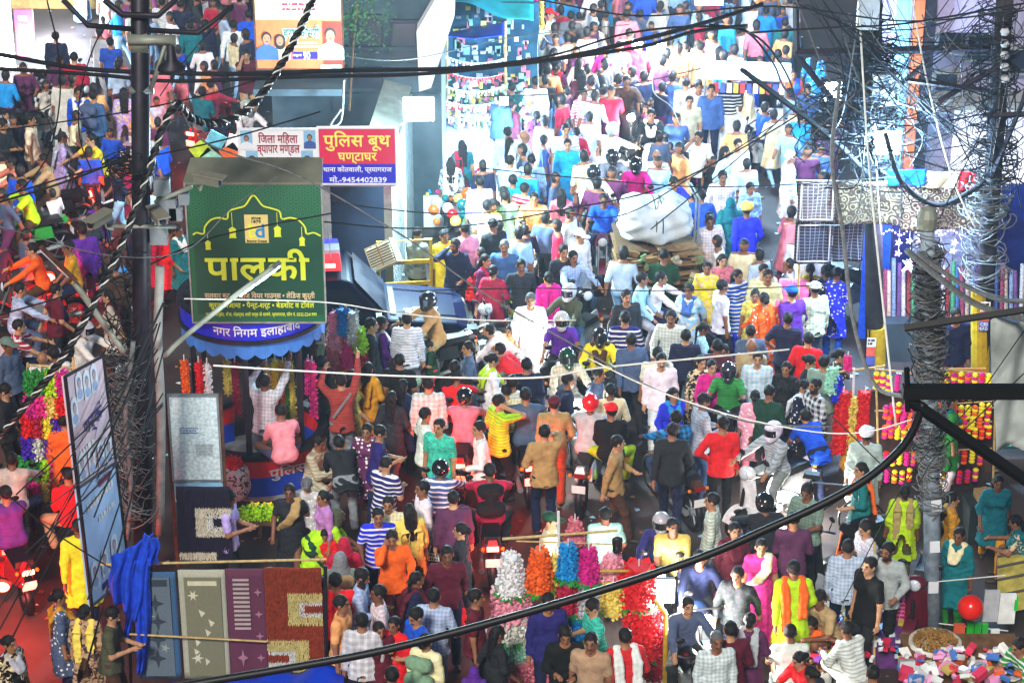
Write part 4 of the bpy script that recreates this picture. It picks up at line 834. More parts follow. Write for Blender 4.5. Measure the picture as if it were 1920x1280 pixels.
def jeep(loc, rz, **kw):
    e = empty('police_jeep', loc, rz, **kw); nv = PAL['navy']; pm = ocol_mat('jeep_paint', rough=.5, bump=0, spec=.08)
    prof = [(-2.1, .45), (-2.1, 1.05), (-1.95, 1.80), (-1.7, 1.88), (-.15, 1.88), (.0, 1.84), (.62, 1.16), (1.80, 1.02), (2.02, .88), (2.08, .45)]
    m = MB(); n = len(prof); W_ = [.82, .86, .74, .70, .70, .72, .84, .80, .74, .74]
    for s in (-1, 1): m.v += [(x, s*w, z) for (x, z), w in zip(prof, W_)]
    m.f = [tuple(range(n-1, -1, -1))[::-1][::-1] if False else tuple(range(n)), tuple(range(2*n-1, n-1, -1))]+[(i, (i+1) % n, n+(i+1) % n, n+i)[::-1] for i in range(n)]; m.m = [0]*len(m.f)
    b = m.build('body', pm, e, col=(.003, .007, .035)); bv = b.modifiers.new('b', 'BEVEL'); bv.width = .05; bv.segments = 2; bv.limit_method = 'ANGLE'
    def q(nm, pts, mt, par=e, th=0.0): return MB().add(pts, [tuple(range(len(pts)))]).build(nm, mt, par, thick=th)
    ws = q('windscreen', [(.62-.03, -.76, 1.20), (.62-.03, .76, 1.20), (.05, .64, 1.81), (.05, -.64, 1.81)], mat('tinted_glass', (.012, .016, .03), .5, noise=0, spec=.08)); ws.location = (.03, 0, .03)
    for s in (-1, 1):
        y = lambda z: s*(.87-(z-1.05)*.155)
        q('side_window', [(.42, y(1.2), 1.2), (-.48, y(1.2), 1.2), (-.48, y(1.74), 1.74), (-.05, y(1.74), 1.74)], mat('tinted_glass', (.012, .016, .03), .5, noise=0, spec=.08)); q('side_window', [(-.56, y(1.2), 1.2), (-1.4, y(1.2), 1.2), (-1.4, y(1.74), 1.74), (-.56, y(1.74), 1.74)], mat('tinted_glass', (.012, .016, .03), .5, noise=0, spec=.08))
        MB().box((-.05, s*.845, 1.0), (.9, .02, .03)).build('door_trim', M_['chrome'], e); MB().box((-.42, s*.86, 1.06), (.14, .03, .03)).build('door_handle', M_['chrome'], e)
        MB().box((.46, s*.98, 1.25), (.1, .2, .14)).build('wing_mirror', BLKP, e)
        hl_ = MB().ball((2.0, s*.58, .80), .12, 10, 6, sc=(.4, 1, .8)).build('headlight', HEADOFF, e, True)
        for x in (-1.35, 1.35):
            w = empty('x'); bpy.data.objects.remove(w)
            mm = MB(); tyre(mm, (0, 0, 0), .36, .2, 24); wo = mm.build('wheel', RUB, e, True); wo.rotation_euler = (0, 0, R(90)); wo.location = (x, s*.76, .36)
            MB().lathe([(.21, -.11), (.2, -.08), (.001, -.07)], n=14, axis='X').lathe([(.001, .07), (.2, .08), (.21, .11)], n=14, axis='X').build('rim', STL, wo)
    MB().box((2.10, 0, .52), (.14, 1.6, .2)).build('bumper', BLKP, e); MB().box((2.04, 0, .78), (.05, .8, .16)).build('grille', CHR, e)
    MB().tube([(-.3, -.4, 1.9), (-.34, -.4, 2.9)], .008, 4).build('aerial', M_['steel'], e)
    lbx = MB().box((-.35, 0, 1.93), (.26, .9, .05)).build('light_bar', BLKP, e)
    MB().box((-.35, -.34, 2.06), (.44, .32, .20), taper=.85).build('red_dome', mat('red_dome', hexc('d01018'), .15, noise=0, emit=.5, ecol=(1, .05, .05)), lbx)
    MB().box((-.35, 0, 2.08), (.44, .34, .24), taper=.9).build('clear_dome', mat('clear_dome', hexc('b0bcc8'), .15, noise=.1), lbx)
    MB().box((-.35, .34, 2.06), (.44, .32, .2), taper=.85).build('blue_dome', mat('blue_dome', hexc('1430d0'), .15, noise=0, emit=.4, ecol=(.1, .1, 1)), lbx)
    MB().box((-.35, -.51, 2.06), (.22, .04, .06)).build('lit_beacon', E_['tail'], lbx)
    for s in (-1, 1): MB().tube([(.70, s*.52, 1.165), (1.85, s*.48, 1.025)], .010, 4).build('bonnet_seam', BLKP, e); MB().tube([(.44, s*.872, .5), (.44, s*.875, 1.12)], .008, 4).build('door_seam', BLKP, e); MB().tube([(-.52, s*.872, .5), (-.52, s*.875, 1.12)], .008, 4).build('door_seam', BLKP, e)
    MB().box((.72, 0, 1.165), (.10, 1.2, .015), rot=(0, 7, 0)).build('air_vent', BLKP, e); MB().tube([(.62, -.25, 1.22), (.3, -.55, 1.55)], .010, 4).build('wiper', BLKP, e); e.scale = (.95, .93, .96)
    lettering('पुलिस', .6, .16, (1.2, -.4, 1.14), e, wht).rotation_euler = (R(-78), 0, 0)
    return e
jeep((wx(770, 35.6, 1)-1.0, 35.6, 0), R(6), label='dark blue police jeep with red lit roof beacon parked behind the kiosk', cat='jeep')

def bicycle(loc, rz, carry=False, **kw):
    e = empty('cycle_rickshaw' if carry else 'bicycle', loc, rz, **kw); r = .34
    for y in (-.55, .55):
        m = MB(); m.lathe([(r, -.018), (r+.018, 0), (r, .018), (r-.02, 0), (r, -.018)], n=26, axis='X'); w = m.build('wheel', RUB, e, True); w.location = (0, y, r)
        sp = MB(); [sp.tube([(0, 0, 0), (0, r*math.cos(t*math.pi/9), r*math.sin(t*math.pi/9))], .003, 3, cap=False) for t in range(18)]; sp.build('spokes', STL, w)
    MB().tube([(0, -.55, r), (0, -.40, .98)], .016, 6).tube([(0, -.42, .84), (0, .12, .34)], .016, 6).tube([(0, -.41, .88), (0, .18, .86)], .016, 6).tube([(0, .2, .95), (0, .12, .34), (0, .55, r), (0, .18, .82)], .014, 6).build('frame', mat('cycle_frame', hexc('18202c'), .4, .3, noise=.2), e)
    MB().tube([(-.27, -.28, 1.02), (-.2, -.42, 1.02), (.2, -.42, 1.02), (.27, -.28, 1.02)], .013, 6).build('handlebar', CHR, e); MB().box((0, .2, .98), (.16, .26, .06), taper=.8).build('saddle', RUB, e)
    return e
bicycle((wx(1545, 29.8, .4), 29.8, 0), R(75), label='old black bicycle parked beside the red garland stand', cat='bicycle')
# handcart loaded with flattened cardboard under a white bundle
HY = 37.6
hc_ = empty('loaded_cart', (wx(1228, HY, 1.2), HY, 0), R(4), label='cart stacked with flattened cardboard under a big white tied bundle', cat='cart')
MB().box((0, 0, .62), (1.5, 1.6, .08)).build('cart_bed', M_['wood'], hc_)
for x in (-.62, .62):
    m = MB(); m.lathe([(.34, -.03), (.37, 0), (.34, .03), (.31, 0), (.34, -.03)], n=22, axis='X'); w = m.build('wheel', RUB, hc_, True); w.location = (x, .1, .35)
    sp = MB(); [sp.tube([(0, 0, 0), (0, .33*math.cos(t*math.pi/6), .33*math.sin(t*math.pi/6))], .008, 4) for t in range(12)]; sp.build('spokes', STL, w)
rc = random.Random(4)
for lx in range(3):
    for i in range(17):
        w_ = rc.uniform(.3, .52); MB().box((-.42+lx*.42+rc.uniform(-.05, .05), rc.uniform(-.12, .1), .69+i*.045), (w_, 1.1+rc.uniform(-.3, .2), .03), rot=(rc.uniform(-4, 4), rc.uniform(-6, 6), rc.uniform(-9, 9))).build('cardboard_sheet', mat('cardboard_%d' % rc.randrange(4), hexc(rc.choice(['7c6040', '5c4630', '8c7048', '483826'])), .9, noise=.25), hc_)
for i in range(40): MB().box((rc.uniform(-.68, .68), -.62+rc.uniform(-.06, .06), rc.uniform(.75, 1.45)), (rc.uniform(.06, .2), .05, rc.uniform(.04, .12)), rot=(rc.uniform(-25, 25), rc.uniform(-30, 30), rc.uniform(-20, 20))).build('cardboard_scrap', mat(rc.choice(['scrap_green', 'scrap_pale', 'scrap_brown']), hexc(rc.choice(['5c7c50', 'b8b09c', '7c5c38'])), .8, noise=.4), hc_)
def blob(name, c, rx, ry, rz_, mt, par=None, amp=.02, seed=0, n=.04, **kw):
    F = Field(np.arange(-rx-.08, rx+.08, n), np.arange(-ry-.08, ry+.08, n), np.arange(-rz_-.08, rz_+.08, n)); X, Y, Z = F.pts((slice(None),)*3)
    d = ((np.abs(X/rx)**4+np.abs(Y/ry)**4+np.abs(Z/rz_)**4)**(1/4)-1)*min(rx, ry, rz_); F.D = (d+amp*(np.sin(9*X+7*Z+seed)+.6*np.sin(17*Y+13*X)+.5*np.sin(23*Z-11*X+seed))).astype(np.float32); V, Q = F.mesh()
    me = to_mesh(name, (V, Q), [mt]); return link(name, me, par, loc=c, **kw)
blob('white_bundle', (-.02, 0, 1.80), .60, .50, .34, mat('woven_sack', hexc('b4b8b8'), .8, noise=.15, nscale=6, bump=.4, bscale=8), hc_, .022)
for x in (-.05, .06): MB().tube([(x, .53*math.sin(a), 1.80+.365*math.cos(a)) for a in [i*math.pi/9 for i in range(19)]], .01, 5).build('tie_rope', M_['wire'], hc_)
for x in (.62, .68): MB().tube([(x, -.2, .6), (x+.04, -.2, 2.2), (x-.05, .3, 2.3)], .018, 5).build('cart_upright', STL, hc_)
# yellow barricade and louvred cooler by the jeep
bz = empty('barricade', (wx(770, 37.2, 1), 37.2, 0), R(8), label='yellow steel crowd barrier standing behind the jeep', cat='barrier')
MB().tube([(-.55, 0, 0), (-.55, 0, 1.55), (.35, 0, 1.55), (.35, 0, 0)], .035, 8).build('barrier_frame', M_['yellow'], bz)
for z in (.35, .75, 1.15): MB().box((-.1, 0, z), (.84, .03, .07)).build('barrier_bar', M_['yellow'], bz)
cl = empty('louvred_cooler', (wx(713, 36.9, 1.9), 36.9, zy(478, 36.9)), label='cream louvred cooler panel propped above the jeep roof', cat='cooler'); cl.rotation_euler = (R(-25), R(-28), R(-10))
MB().box((0, .1, 0), (.50, .22, .42)).build('case', mat('cooler_cream', hexc('d0c8a0'), .6, noise=.15), cl)
for i in range(8):
    MB().box((0, -.02, -.16+i*.045), (.44, .02, .022), rot=(25, 0, 0)).build('louvre_slat', mat('slat_cream', hexc('e0dab8'), .6, noise=.1), cl)
MB().box((0, -.03, 0), (.02, .03, .36)).build('louvre_divider', M_['card'], cl); MB().box((0, -.006, 0), (.46, .01, .36)).build('louvre_painted_shade', M_['blk'], cl)  # black sheet paints in the shade between the slats
# ------------------------------------------------------------------ garlands, rugs, stalls
PETAL = ocol_mat('petal', rough=.7, bump=0); LEAFM = mat('plastic_leaf', hexc('1c8c28'), .5, noise=.25)
def garland_mesh(key, L, r0, r1, n, size, seed=0):
    if key in VC: return VC[key]
    r = random.Random(seed); m = MB()
    for i in range(n):
        t = (i+r.random())/n; a = i*2.39996+r.uniform(-.3, .3); rr = (r0+(r1-r0)*t)*r.uniform(.78, 1.04); c = Vector((rr*math.cos(a), rr*math.sin(a), -L*t)); nd = Vector((math.cos(a), math.sin(a), r.uniform(-.5, .3))).normalized()
        sd = nd.cross(Vector((0, 0, 1))).normalized(); up = sd.cross(nd); s = size*r.uniform(.7, 1.2)
        for k in range(3):
            b = a+k*2.1+r.random(); d = (sd*math.cos(b)+up*math.sin(b)); e_ = (sd*math.cos(b+1.2)+up*math.sin(b+1.2))
            m.add([c-nd*s*.4, c+d*s+nd*s*.25, c+(d+e_)*s*.65+nd*s*.6, c+e_*s+nd*s*.2], [(0, 1, 2, 3)])
    m.lathe([(r0*.8, 0), (r1*.8, -L)], n=8); VC[key] = m.mesh('flowers', PETAL); return VC[key]
GN = [0]
def garland(px, py, Y, L, r0, r1, col, label, group, n=90, size=.045, tip=False, seed=0):
    p = aty(px, py, Y); key = 'flowers|%.2f|%.2f|%.2f|%d|%d' % (L, r0, r1, n, seed)
    e = empty('flower_garland', p, rnd.uniform(0, 6), label=label, cat='garland', group=group); link('flowers', garland_mesh(key, L, r0, r1, n, size, seed), e, PAL[col])
    MB().tube([(0, 0, .0), (0, 0, .10)], .01, 4).build('string', M_['wwire'], e)
    if tip:
        m = MB(); r = random.Random(seed)
        for i in range(26): a = i*2.4; d = Vector((math.cos(a), math.sin(a), r.uniform(-1.2, .1))).normalized(); c = Vector((r1*.7*math.cos(a), r1*.7*math.sin(a), -L)); s = Vector((-d.y, d.x, 0))*.018; m.add([c-s, c+d*.06-s*1.4, c+d*.12, c+d*.06+s*1.4, c+s], [(0, 1, 2, 3, 4)])
        m.build('leaf_tassel', LEAFM, e)
    return e
# central artificial flower stand (foreground)
SY = 26.1
st = empty('flower_stand', (wx(1090, SY, 1), SY, 0), label='bamboo flower stand carrying bunches of artificial garlands in the foreground', cat='stand'); sx = st.location.x
def bar(par, a, b, Y, r=.018, m='bamboo', nm='bamboo_pole', Y2=None):
    p, q = aty(a[0], a[1], Y), aty(b[0], b[1], Y2 or Y); o = Vector(par.location); return MB().tube([p-o, q-o], r, 6).build(nm, M_[m], par)
bar(st, (942, 1010), (1158, 994), SY); bar(st, (968, 1014), (1155, 1020), SY, .010); bar(st, (1047, 958), (1050, 1290), SY, .02, 'white'); bar(st, (1125, 1070), (1222, 1069), SY-.3, .018, 'yellow'); bar(st, (1225, 1120), (1248, 1150), SY-.3, .03, 'yellow'); bar(st, (1248, 1150), (1246, 1290), SY-.3, .03, 'yellow')
gc = 'artificial garland bunches on the flower stand'
for i, (px, py, L, r0, r1, c, nm, tip, dy) in enumerate([(958, 1042, .46, .09, .19, 'white', 'white', 1, 0), (1012, 1032, .50, .08, .17, 'orange', 'orange', 1, 0), (1065, 1022, .40, .07, .13, 'azure', 'blue', 1, 0), (1104, 1030, .40, .07, .14, 'magenta', 'deep magenta', 1, 0), (1148, 1042, .26, .08, .14, 'pink', 'pale pink', 0, .1), (1078, 976, .30, .05, .12, 'rose', 'rosy', 0, .3), (1042, 1040, .5, .04, .06, 'gold', 'golden', 0, .1),
    (957, 1104, .36, .20, .22, 'pink', 'pink and white', 0, .05), (962, 1150, .30, .2, .22, 'offwhite', 'off-white', 1, .08), (965, 1195, .3, .2, .2, 'mint', 'pale green', 1, .1), (978, 1235, .5, .18, .16, 'rose', 'coral', 0, 0), (1064, 1094, .36, .11, .14, 'crimson', 'crimson', 1, .02), (1103, 1098, .36, .13, .16, 'silver', 'silvery', 1, .04), (1078, 1150, .3, .16, .17, 'azure', 'bright blue lower', 1, .05),
    (1150, 1092, .40, .12, .14, 'gold', 'yellow gold', 0, -.05), (1198, 1060, .50, .16, .20, 'red', 'large scarlet', 1, -.1), (1205, 1140, .62, .20, .21, 'red', 'lowest long scarlet', 1, -.12), (1168, 1066, .3, .16, .16, 'red', 'short scarlet', 0, .1), (1228, 1175, .7, .10, .10, 'crimson', 'dark red end', 0, -.1)]):
    garland(px, py, SY-.12+dy, L*1.1, r0*1.15, r1*1.15, c, nm+' artificial garland bunch on the bamboo flower stand', gc, n=int(170*(r0+r1)/.3*max(.6, L/.4)), size=.042, tip=bool(tip), seed=i)
blob('carrier_bag', aty(1158, 1022, SY-.1), .075, .05, .12, mat('black_polythene', (.01, .01, .012), .2, noise=0, bump=.4, bscale=12), None, .008, 2, .015, label='black polythene bag hanging from the end of the flower stand', cat='bag')
# left garland screen
lg = empty('garland_screen', (wx(80, 30.5, 1), 30.5, 0), label='bamboo screen of multicoloured tinsel garlands at the left road edge', cat='stand')
bar(lg, (55, 684), (150, 690), 30.5); bar(lg, (137, 670), (140, 720), 30.5); bar(lg, (52, 680), (40, 1000), 30.5); bar(lg, (128, 690), (120, 1000), 30.5)
rg = random.Random(12); cs = ['green', 'gold', 'offwhite', 'magenta', 'yellow', 'green', 'red', 'purple', 'hotpink', 'violet', 'lime', 'crimson']
for j, (px, L) in enumerate(((58, .34), (76, .34), (94, .34), (112, .34))):
    for i in range(6):
        c = cs[(j*5+i*3) % 12]; garland(px+(i % 2)*3-i*2, 698+i*40, 30.35, .31, .10, .11, c, '%s tinsel garland, %s from the top, %s string of the garland screen' % (c if c not in ('offwhite',) else 'whitish', ['first', 'second', 'third', 'fourth', 'fifth', 'sixth'][i], ['leftmost', 'second', 'third', 'rightmost'][j]), 'tinsel garlands on the left screen', 60, .05, seed=60+i % 3)
# garlands inside the kiosk
for i, (px, c) in enumerate(((345, 'orange'), (372, 'red'), (388, 'white'), (425, 'gold'), (440, 'crimson'), (500, 'gold'), (515, 'yellow'), (530, 'mustard'), (545, 'gold'), (578, 'magenta'), (585, 'hotpink'), (535, 'green'))):
    garland(px, 676+(i % 3)*3, 32.4-(.6 if px > 570 else 0)-(1.2 if px < 400 else 0), .55+.35*(i % 3), .045, .05, c, '%s garland hanging under the kiosk awning, %s along' % (c, ['first', 'second', 'third', 'fourth', 'fifth', 'sixth', 'seventh', 'eighth', 'ninth', 'tenth', 'eleventh', 'twelfth'][i]), 'garlands hanging round the kiosk', 80, .035, seed=80+i % 3)
# right hand red garlands
for i, (px, py, L, r, c, nm) in enumerate(((1582, 735, 1.0, .13, 'red', 'tall scarlet'), (1600, 745, 1.3, .09, 'gold', 'pale gold long'), (1622, 735, .75, .13, 'red', 'second scarlet'), (1562, 690, .4, .09, 'mint', 'white and green'), (1570, 705, .4, .07, 'royal', 'royal blue'), (1636, 800, .6, .08, 'lime', 'yellow green'), (1588, 850, .5, .10, 'mustard', 'orange gold lower'), (1590, 670, .2, .04, 'hotpink', 'small pink'))):
    garland(px, py, 31.9, L, r*.7, r, c, nm+' garland hanging beside the white turbaned man', 'garlands on the right stand', int(230*L), .042, seed=90+i)
gs = empty('garland_stand', (wx(1600, 32, 1), 32, 0), label='bamboo poles holding long scarlet garlands on the right', cat='stand'); bar(gs, (1552, 700), (1660, 686), 32); bar(gs, (1601, 690), (1596, 900), 32, .02, 'white'); bar(gs, (1655, 690), (1650, 900), 32)
# marigold strings
mg = empty('marigold_rack', (wx(1760, 31.3, 1), 31.3, 0), label='rack of marigold strings in yellow, magenta and orange behind the wire wrapped pole', cat='rack')
bar(mg, (1640, 770), (1870, 764), 31.3, .012); bar(mg, (1640, 692), (1730, 700), 31.3, .015); bar(mg, (1755, 690), (1865, 702), 31.3, .015); bar(mg, (1642, 690), (1650, 960), 31.3); bar(mg, (1868, 700), (1860, 960), 31.3); bar(mg, (1655, 800), (1860, 790), 31.3, .01); bar(mg, (1655, 850), (1860, 840), 31.3, .01); bar(mg, (1655, 765), (1860, 752), 31.3, .01)
MB().box((0, .5, .62), (1.9, .05, 1.5)).build('back_cloth', mat('dark_stall_cloth', hexc('3a2420'), .9, noise=.4, nscale=8), mg); MB().box((.35, .46, 1.5), (.75, .05, .5)).build('ochre_board', mat('ochre_board', hexc('a86c10'), .8, noise=.2), mg)
rm = random.Random(31); k_ = 0; ords = ['first', 'second', 'third', 'fourth', 'fifth', 'sixth', 'seventh', 'eighth', 'ninth', 'tenth', 'eleventh', 'twelfth', 'thirteenth', 'fourteenth']
pmesh = MB()
for j, (y0, xs) in enumerate(((700, [1644, 1656, 1668, 1684] + list(range(1764, 1862, 13))), (757, list(range(1662, 1725, 12))+list(range(1764, 1862, 13))), (798, list(range(1660, 1725, 12))+list(range(1764, 1860, 13))), (845, list(range(1662, 1720, 13))+list(range(1764, 1850, 15))), (722, list(range(1768, 1862, 13))), (778, list(range(1668, 1725, 13))+list(range(1768, 1862, 14))), (880, list(range(1664, 1715, 14))+list(range(1770, 1840, 15))))):
    for i, px in enumerate(xs):
        p = aty(px, y0+rm.uniform(-3, 3), 31.25); e = empty('marigold_string', p, label='short marigold string, %s along the %s row of the marigold rack' % (ords[min(i, 13)], ['top', 'third', 'fifth', 'sixth', 'second', 'fourth', 'lowest'][j]), cat='garland', group='marigold strings on the rack')
        cc = [rm.choice(['yellow', 'magenta', 'orange', 'red', 'yellow']) for _ in range(2)]
        for s_ in range(4 if j else 5):
            key = 'marigold_puff'
            if key not in VC:
                m = MB(); m.ball((0, 0, 0), .047, 9, 5, sc=(1, 1, .72)); VC[key] = m.mesh('marigold', PETAL, False)
            o = link('marigold', VC[key], e, PAL[cc[s_ % 2]]); o.location = (0, 0, -.03-.055*s_)
# hung door mats rail (foreground left)
RY = 25.5
rail = empty('mat_rail', (wx(420, RY, 1), RY, 0), label='bamboo rail frame from which door mats hang at the front left', cat='rail')
bar(rail, (188, 1058), (612, 1048), RY, .016); bar(rail, (240, 1050), (246, 1290), RY, .022, 'rust'); bar(rail, (610, 1060), (612, 1262), RY-.05, .025, 'dsteel'); bar(rail, (240, 1188), (500, 1202), RY-.12, .014)
def rugpat(name, c1, c2, kind, c3=(.8, .8, .75)):
    m = bpy.data.materials.new(name); m.use_nodes = True; N, L = nt(m); b = N['Principled BSDF']; b.inputs['Roughness'].default_value = .95; tc = N.new('ShaderNodeTexCoord'); nz = N.new('ShaderNodeTexNoise'); nz.inputs['Scale'].default_value = 90; nz.inputs['Detail'].default_value = 3; L.new(tc.outputs['Object'], nz.inputs['Vector'])
    mx = N.new('ShaderNodeMix'); mx.data_type = 'RGBA'; mx.inputs[6].default_value = c1+(1,); mx.inputs[7].default_value = c2+(1,)
    if kind == 'print': t = N.new('ShaderNodeTexVoronoi'); t.inputs['Scale'].default_value = 9; L.new(tc.outputs['Object'], t.inputs['Vector']); g_ = N.new('ShaderNodeMath'); g_.operation = 'SINE'; k2 = N.new('ShaderNodeMath'); k2.operation = 'MULTIPLY'; k2.inputs[1].default_value = 18; L.new(t.outputs['Distance'], k2.inputs[0]); L.new(k2.outputs[0], g_.inputs[0]); f = g_.outputs[0]
    elif kind == 'lattice':
        a = N.new('ShaderNodeTexBrick'); a.offset = 0; a.inputs['Scale'].default_value = 9; a.inputs['Mortar Size'].default_value = .03; a.inputs['Row Height'].default_value = .5; a.inputs['Brick Width'].default_value = .5; mp = N.new('ShaderNodeMapping'); mp.inputs['Rotation'].default_value = (R(90), R(45), 0); L.new(tc.outputs['Object'], mp.inputs[0]); L.new(mp.outputs[0], a.inputs['Vector']); f = a.outputs['Fac']
    else: f = nz.outputs[0]
    L.new(f, mx.inputs[0]); mm = N.new('ShaderNodeMix'); mm.data_type = 'RGBA'; mm.blend_type = 'MULTIPLY'; mm.inputs[0].default_value = .6; L.new(mx.outputs[2], mm.inputs[6]); L.new(nz.outputs['Color'] if False else nz.outputs[0], mm.inputs[7]); L.new(mm.outputs[2], b.inputs['Base Color'])
    bp = N.new('ShaderNodeBump'); bp.inputs['Strength'].default_value = .8; bp.inputs['Distance'].default_value = .02; L.new(nz.outputs[0], bp.inputs['Height']); L.new(bp.outputs[0], b.inputs['Normal']); return m
def hung(name, pxl, pxr, pyt, pyb, Y, m, label, cat, wav=.02, th=.02, nu=14, nv=14, group=None, seed=0, ny=None):
    zt, zb = zy(pyt, Y), zy(pyb, Y); x0, x1 = wx(pxl, Y, (zt+zb)/2), wx(pxr, Y, (zt+zb)/2); cx = (x0+x1)/2; w = x1-x0
    e = empty(name, (cx, Y, zt), label=label, cat=cat, group=group)
    fn = lambda u, v: (-w/2+w*u, wav*math.sin(u*9+v*3+seed)*(.3+v), -(zt-zb)*v); MB().grid(fn, nu, nv).build('cloth', m, e, True, thick=th)
    return e, w, zt-zb
def flatpat(e, w, h, polys, m, nm='woven_motif', y=-.035):
    [MB().prism([(x*w-w/2, -z*h) for x, z in pl_][::-1], y, y+.012).build(nm, m, e) for pl_ in polys]
def R4(x0, z0, x1, z1): return [(x0, z0), (x1, z0), (x1, z1), (x0, z1)]
def star(cx, cz, r, n=8, asp=1.0): return [(cx+(r if i % 2 == 0 else r*.35)*math.cos(math.pi*i/n), cz+(r if i % 2 == 0 else r*.35)*math.sin(math.pi*i/n)*asp) for i in range(2*n)]
grey1 = mat('mat_greyblue', hexc('5c6a74'), .9, noise=.15, nscale=60); pale = mat('mat_pale', hexc('a4a492'), .9, noise=.15, nscale=60); bl1 = mat('mat_blue', hexc('34587c'), .9, noise=.15, nscale=60)
e, w, h = hung('door_mat', 255, 335, 1072, 1270, RY, bl1, 'blue bordered door mat with dark leaf motifs, first on the rail', 'mat', .008); flatpat(e, w, h, [R4(.14, .04, .86, .97)], grey1, 'mat_field', -.03); flatpat(e, w, h, [R4(.2, .06, .8, .12)]+[star(.5+.06*s, c, .2, 4, .45) for s, c in ((0, .28), (.5, .45), (0, .62), (-.5, .8))], mat('mat_dark_motif', hexc('303c48'), .9, noise=.1), y=-.036); flatpat(e, w, h, [star(.36, .4, .12, 5, .4), star(.66, .7, .12, 5, .4)], mat('mat_light_motif', hexc('8c9894'), .9, noise=.1), y=-.037)
e, w, h = hung('door_mat', 340, 427, 1068, 1270, RY, pale, 'pale olive door mat with white flower and scroll motifs, second on the rail', 'mat', .008); flatpat(e, w, h, [R4(.12, .06, .9, .97)], mat('mat_olive', hexc('74745c'), .9, noise=.15, nscale=60), 'mat_field', -.03); flatpat(e, w, h, [star(.3, .22, .12, 6, .45), star(.32, .8, .13, 6, .45), R4(.2, .09, .82, .13)]+[[(.45+.2*math.sin(t*1.3)-.05*(1-t/6), .35+t*.09), (.45+.2*math.sin(t*1.3)+.09, .38+t*.09), (.45+.2*math.sin(t*1.3), .42+t*.09)] for t in range(6)], mat('mat_white_motif', hexc('c8c4a8'), .9, noise=.1), y=-.036)
e, w, h = hung('door_mat', 428, 500, 1066, 1270, RY, mat('mat_plum', hexc('5c2c44'), .9, noise=.2, nscale=60), 'plum door mat with pale horizontal ribs, third on the rail', 'mat', .008); flatpat(e, w, h, [R4(.18, .08+.04*i, .60, .098+.04*i) for i in range(12)], mat('mat_rib', hexc('a89c98'), .9, noise=.1), 'mat_rib', -.034); flatpat(e, w, h, [star(.82, .2+.2*i, .1, 4, .4) for i in range(4)]+[star(.35, .8, .14, 4, .6)], mat('mat_pink_motif', hexc('9c6c80'), .9, noise=.1), y=-.034)
def shag(name, pxl, pxr, pyt, pyb, Y, base, label, patt):
    "shaggy rug: a base cloth with thousands of pile tufts, coloured by cell"
    zt, zb = zy(pyt, Y), zy(pyb, Y); x0, x1 = wx(pxl, Y, (zt+zb)/2), wx(pxr, Y, (zt+zb)/2); w, h = x1-x0, zt-zb; e = empty(name, ((x0+x1)/2, Y, zt), label=label, cat='rug')
    MB().grid(lambda u, v: (-w/2+w*u, .01*math.sin(u*7), -h*v), 4, 4).build('backing', base[0], e, thick=.02); r = random.Random(2); m = MB(); nx, nz = int(w/.017), int(h/.02)
    for i in range(nx):
        for j in range(nz):
            u, v = (i+.5)/nx, (j+.5)/nz; x, z = -w/2+w*u+r.uniform(-.006, .006), -h*v+r.uniform(-.006, .006); k = patt(u, v); L = .028 if k < 2 else .015; dx, dz = r.uniform(-.01, .01), -.022+r.uniform(-.008, .006)
            m.add([(x-.009, -.012, z+.006), (x+.009, -.012, z+.006), (x+dx+.003, -.012-L, z+dz), (x+dx-.004, -.012-L, z+dz)], [(0, 1, 2, 3)], k)
    m.build('pile', base, e); return e
def pat_c(u, v):
    def C(cx0, cx1, cz0, cz1):
        if not (cx0 < u < cx1 and cz0 < v < cz1): return 0
        a, b = (u-cx0)/(cx1-cx0), (v-cz0)/(cz1-cz0); return 1 if not (a > .32 and .25 < b < .75) else (2 if not (a > .5 and .38 < b < .62) else 0)
    return C
shag('shaggy_rug', 500, 606, 1064, 1262, RY, [mat('rug_rust', hexc('7c2c14'), .95, noise=.35, nscale=20), mat('rug_straw', hexc('b0a468'), .95, noise=.25, nscale=20), mat('rug_silver', hexc('b4b8b4'), .9, noise=.3, nscale=40)], 'rust red shaggy rug with straw and silver C motifs, last on the rail', lambda u, v: max(pat_c(u, v)(.38, 1.01, .22, .52), pat_c(u, v)(-.3, .72, .68, .98) if u < .72 else 0) if v < .6 else (0 if not (u < .72 and .66 < v < .99) else (1 if not (u < .5 and .76 < v < .92) else 2 if not (u < .36 and .81 < v < .87) else 0)))
shag('shaggy_rug', 334, 434, 912, 1046, 28.0, [mat('rug_ink', hexc('181028'), .95, noise=.35, nscale=20), mat('rug_cream', hexc('b8b09c'), .95, noise=.25, nscale=20), mat('rug_white', hexc('c4c4c0'), .9, noise=.3, nscale=40)], 'ink black shaggy rug with a cream C motif beneath the whiteboard', lambda u, v: pat_c(u, v)(.34, 1.01, .27, .68) if v < .9 else (1 if u < .7 else 0))
mb = MB(); V_ = [(205, 1045, 1160), (232, 1030, 1165), (262, 1000, 1180), (285, 992, 1100)]
bv_ = empty('velvet_throw', (wx(240, RY-.1, 1), RY-.1, 0), label='royal blue velvet throw slung over the end of the mat rail', cat='throw'); o_ = Vector(bv_.location)
path = [(208, 1130), (206, 1065), (228, 1045), (262, 1040), (272, 1005), (286, 1000), (296, 1030), (300, 1055)]
vm = mat('royal_velvet', hexc('0c40c0'), .8, noise=.35, nscale=10, bump=.5, bscale=60)
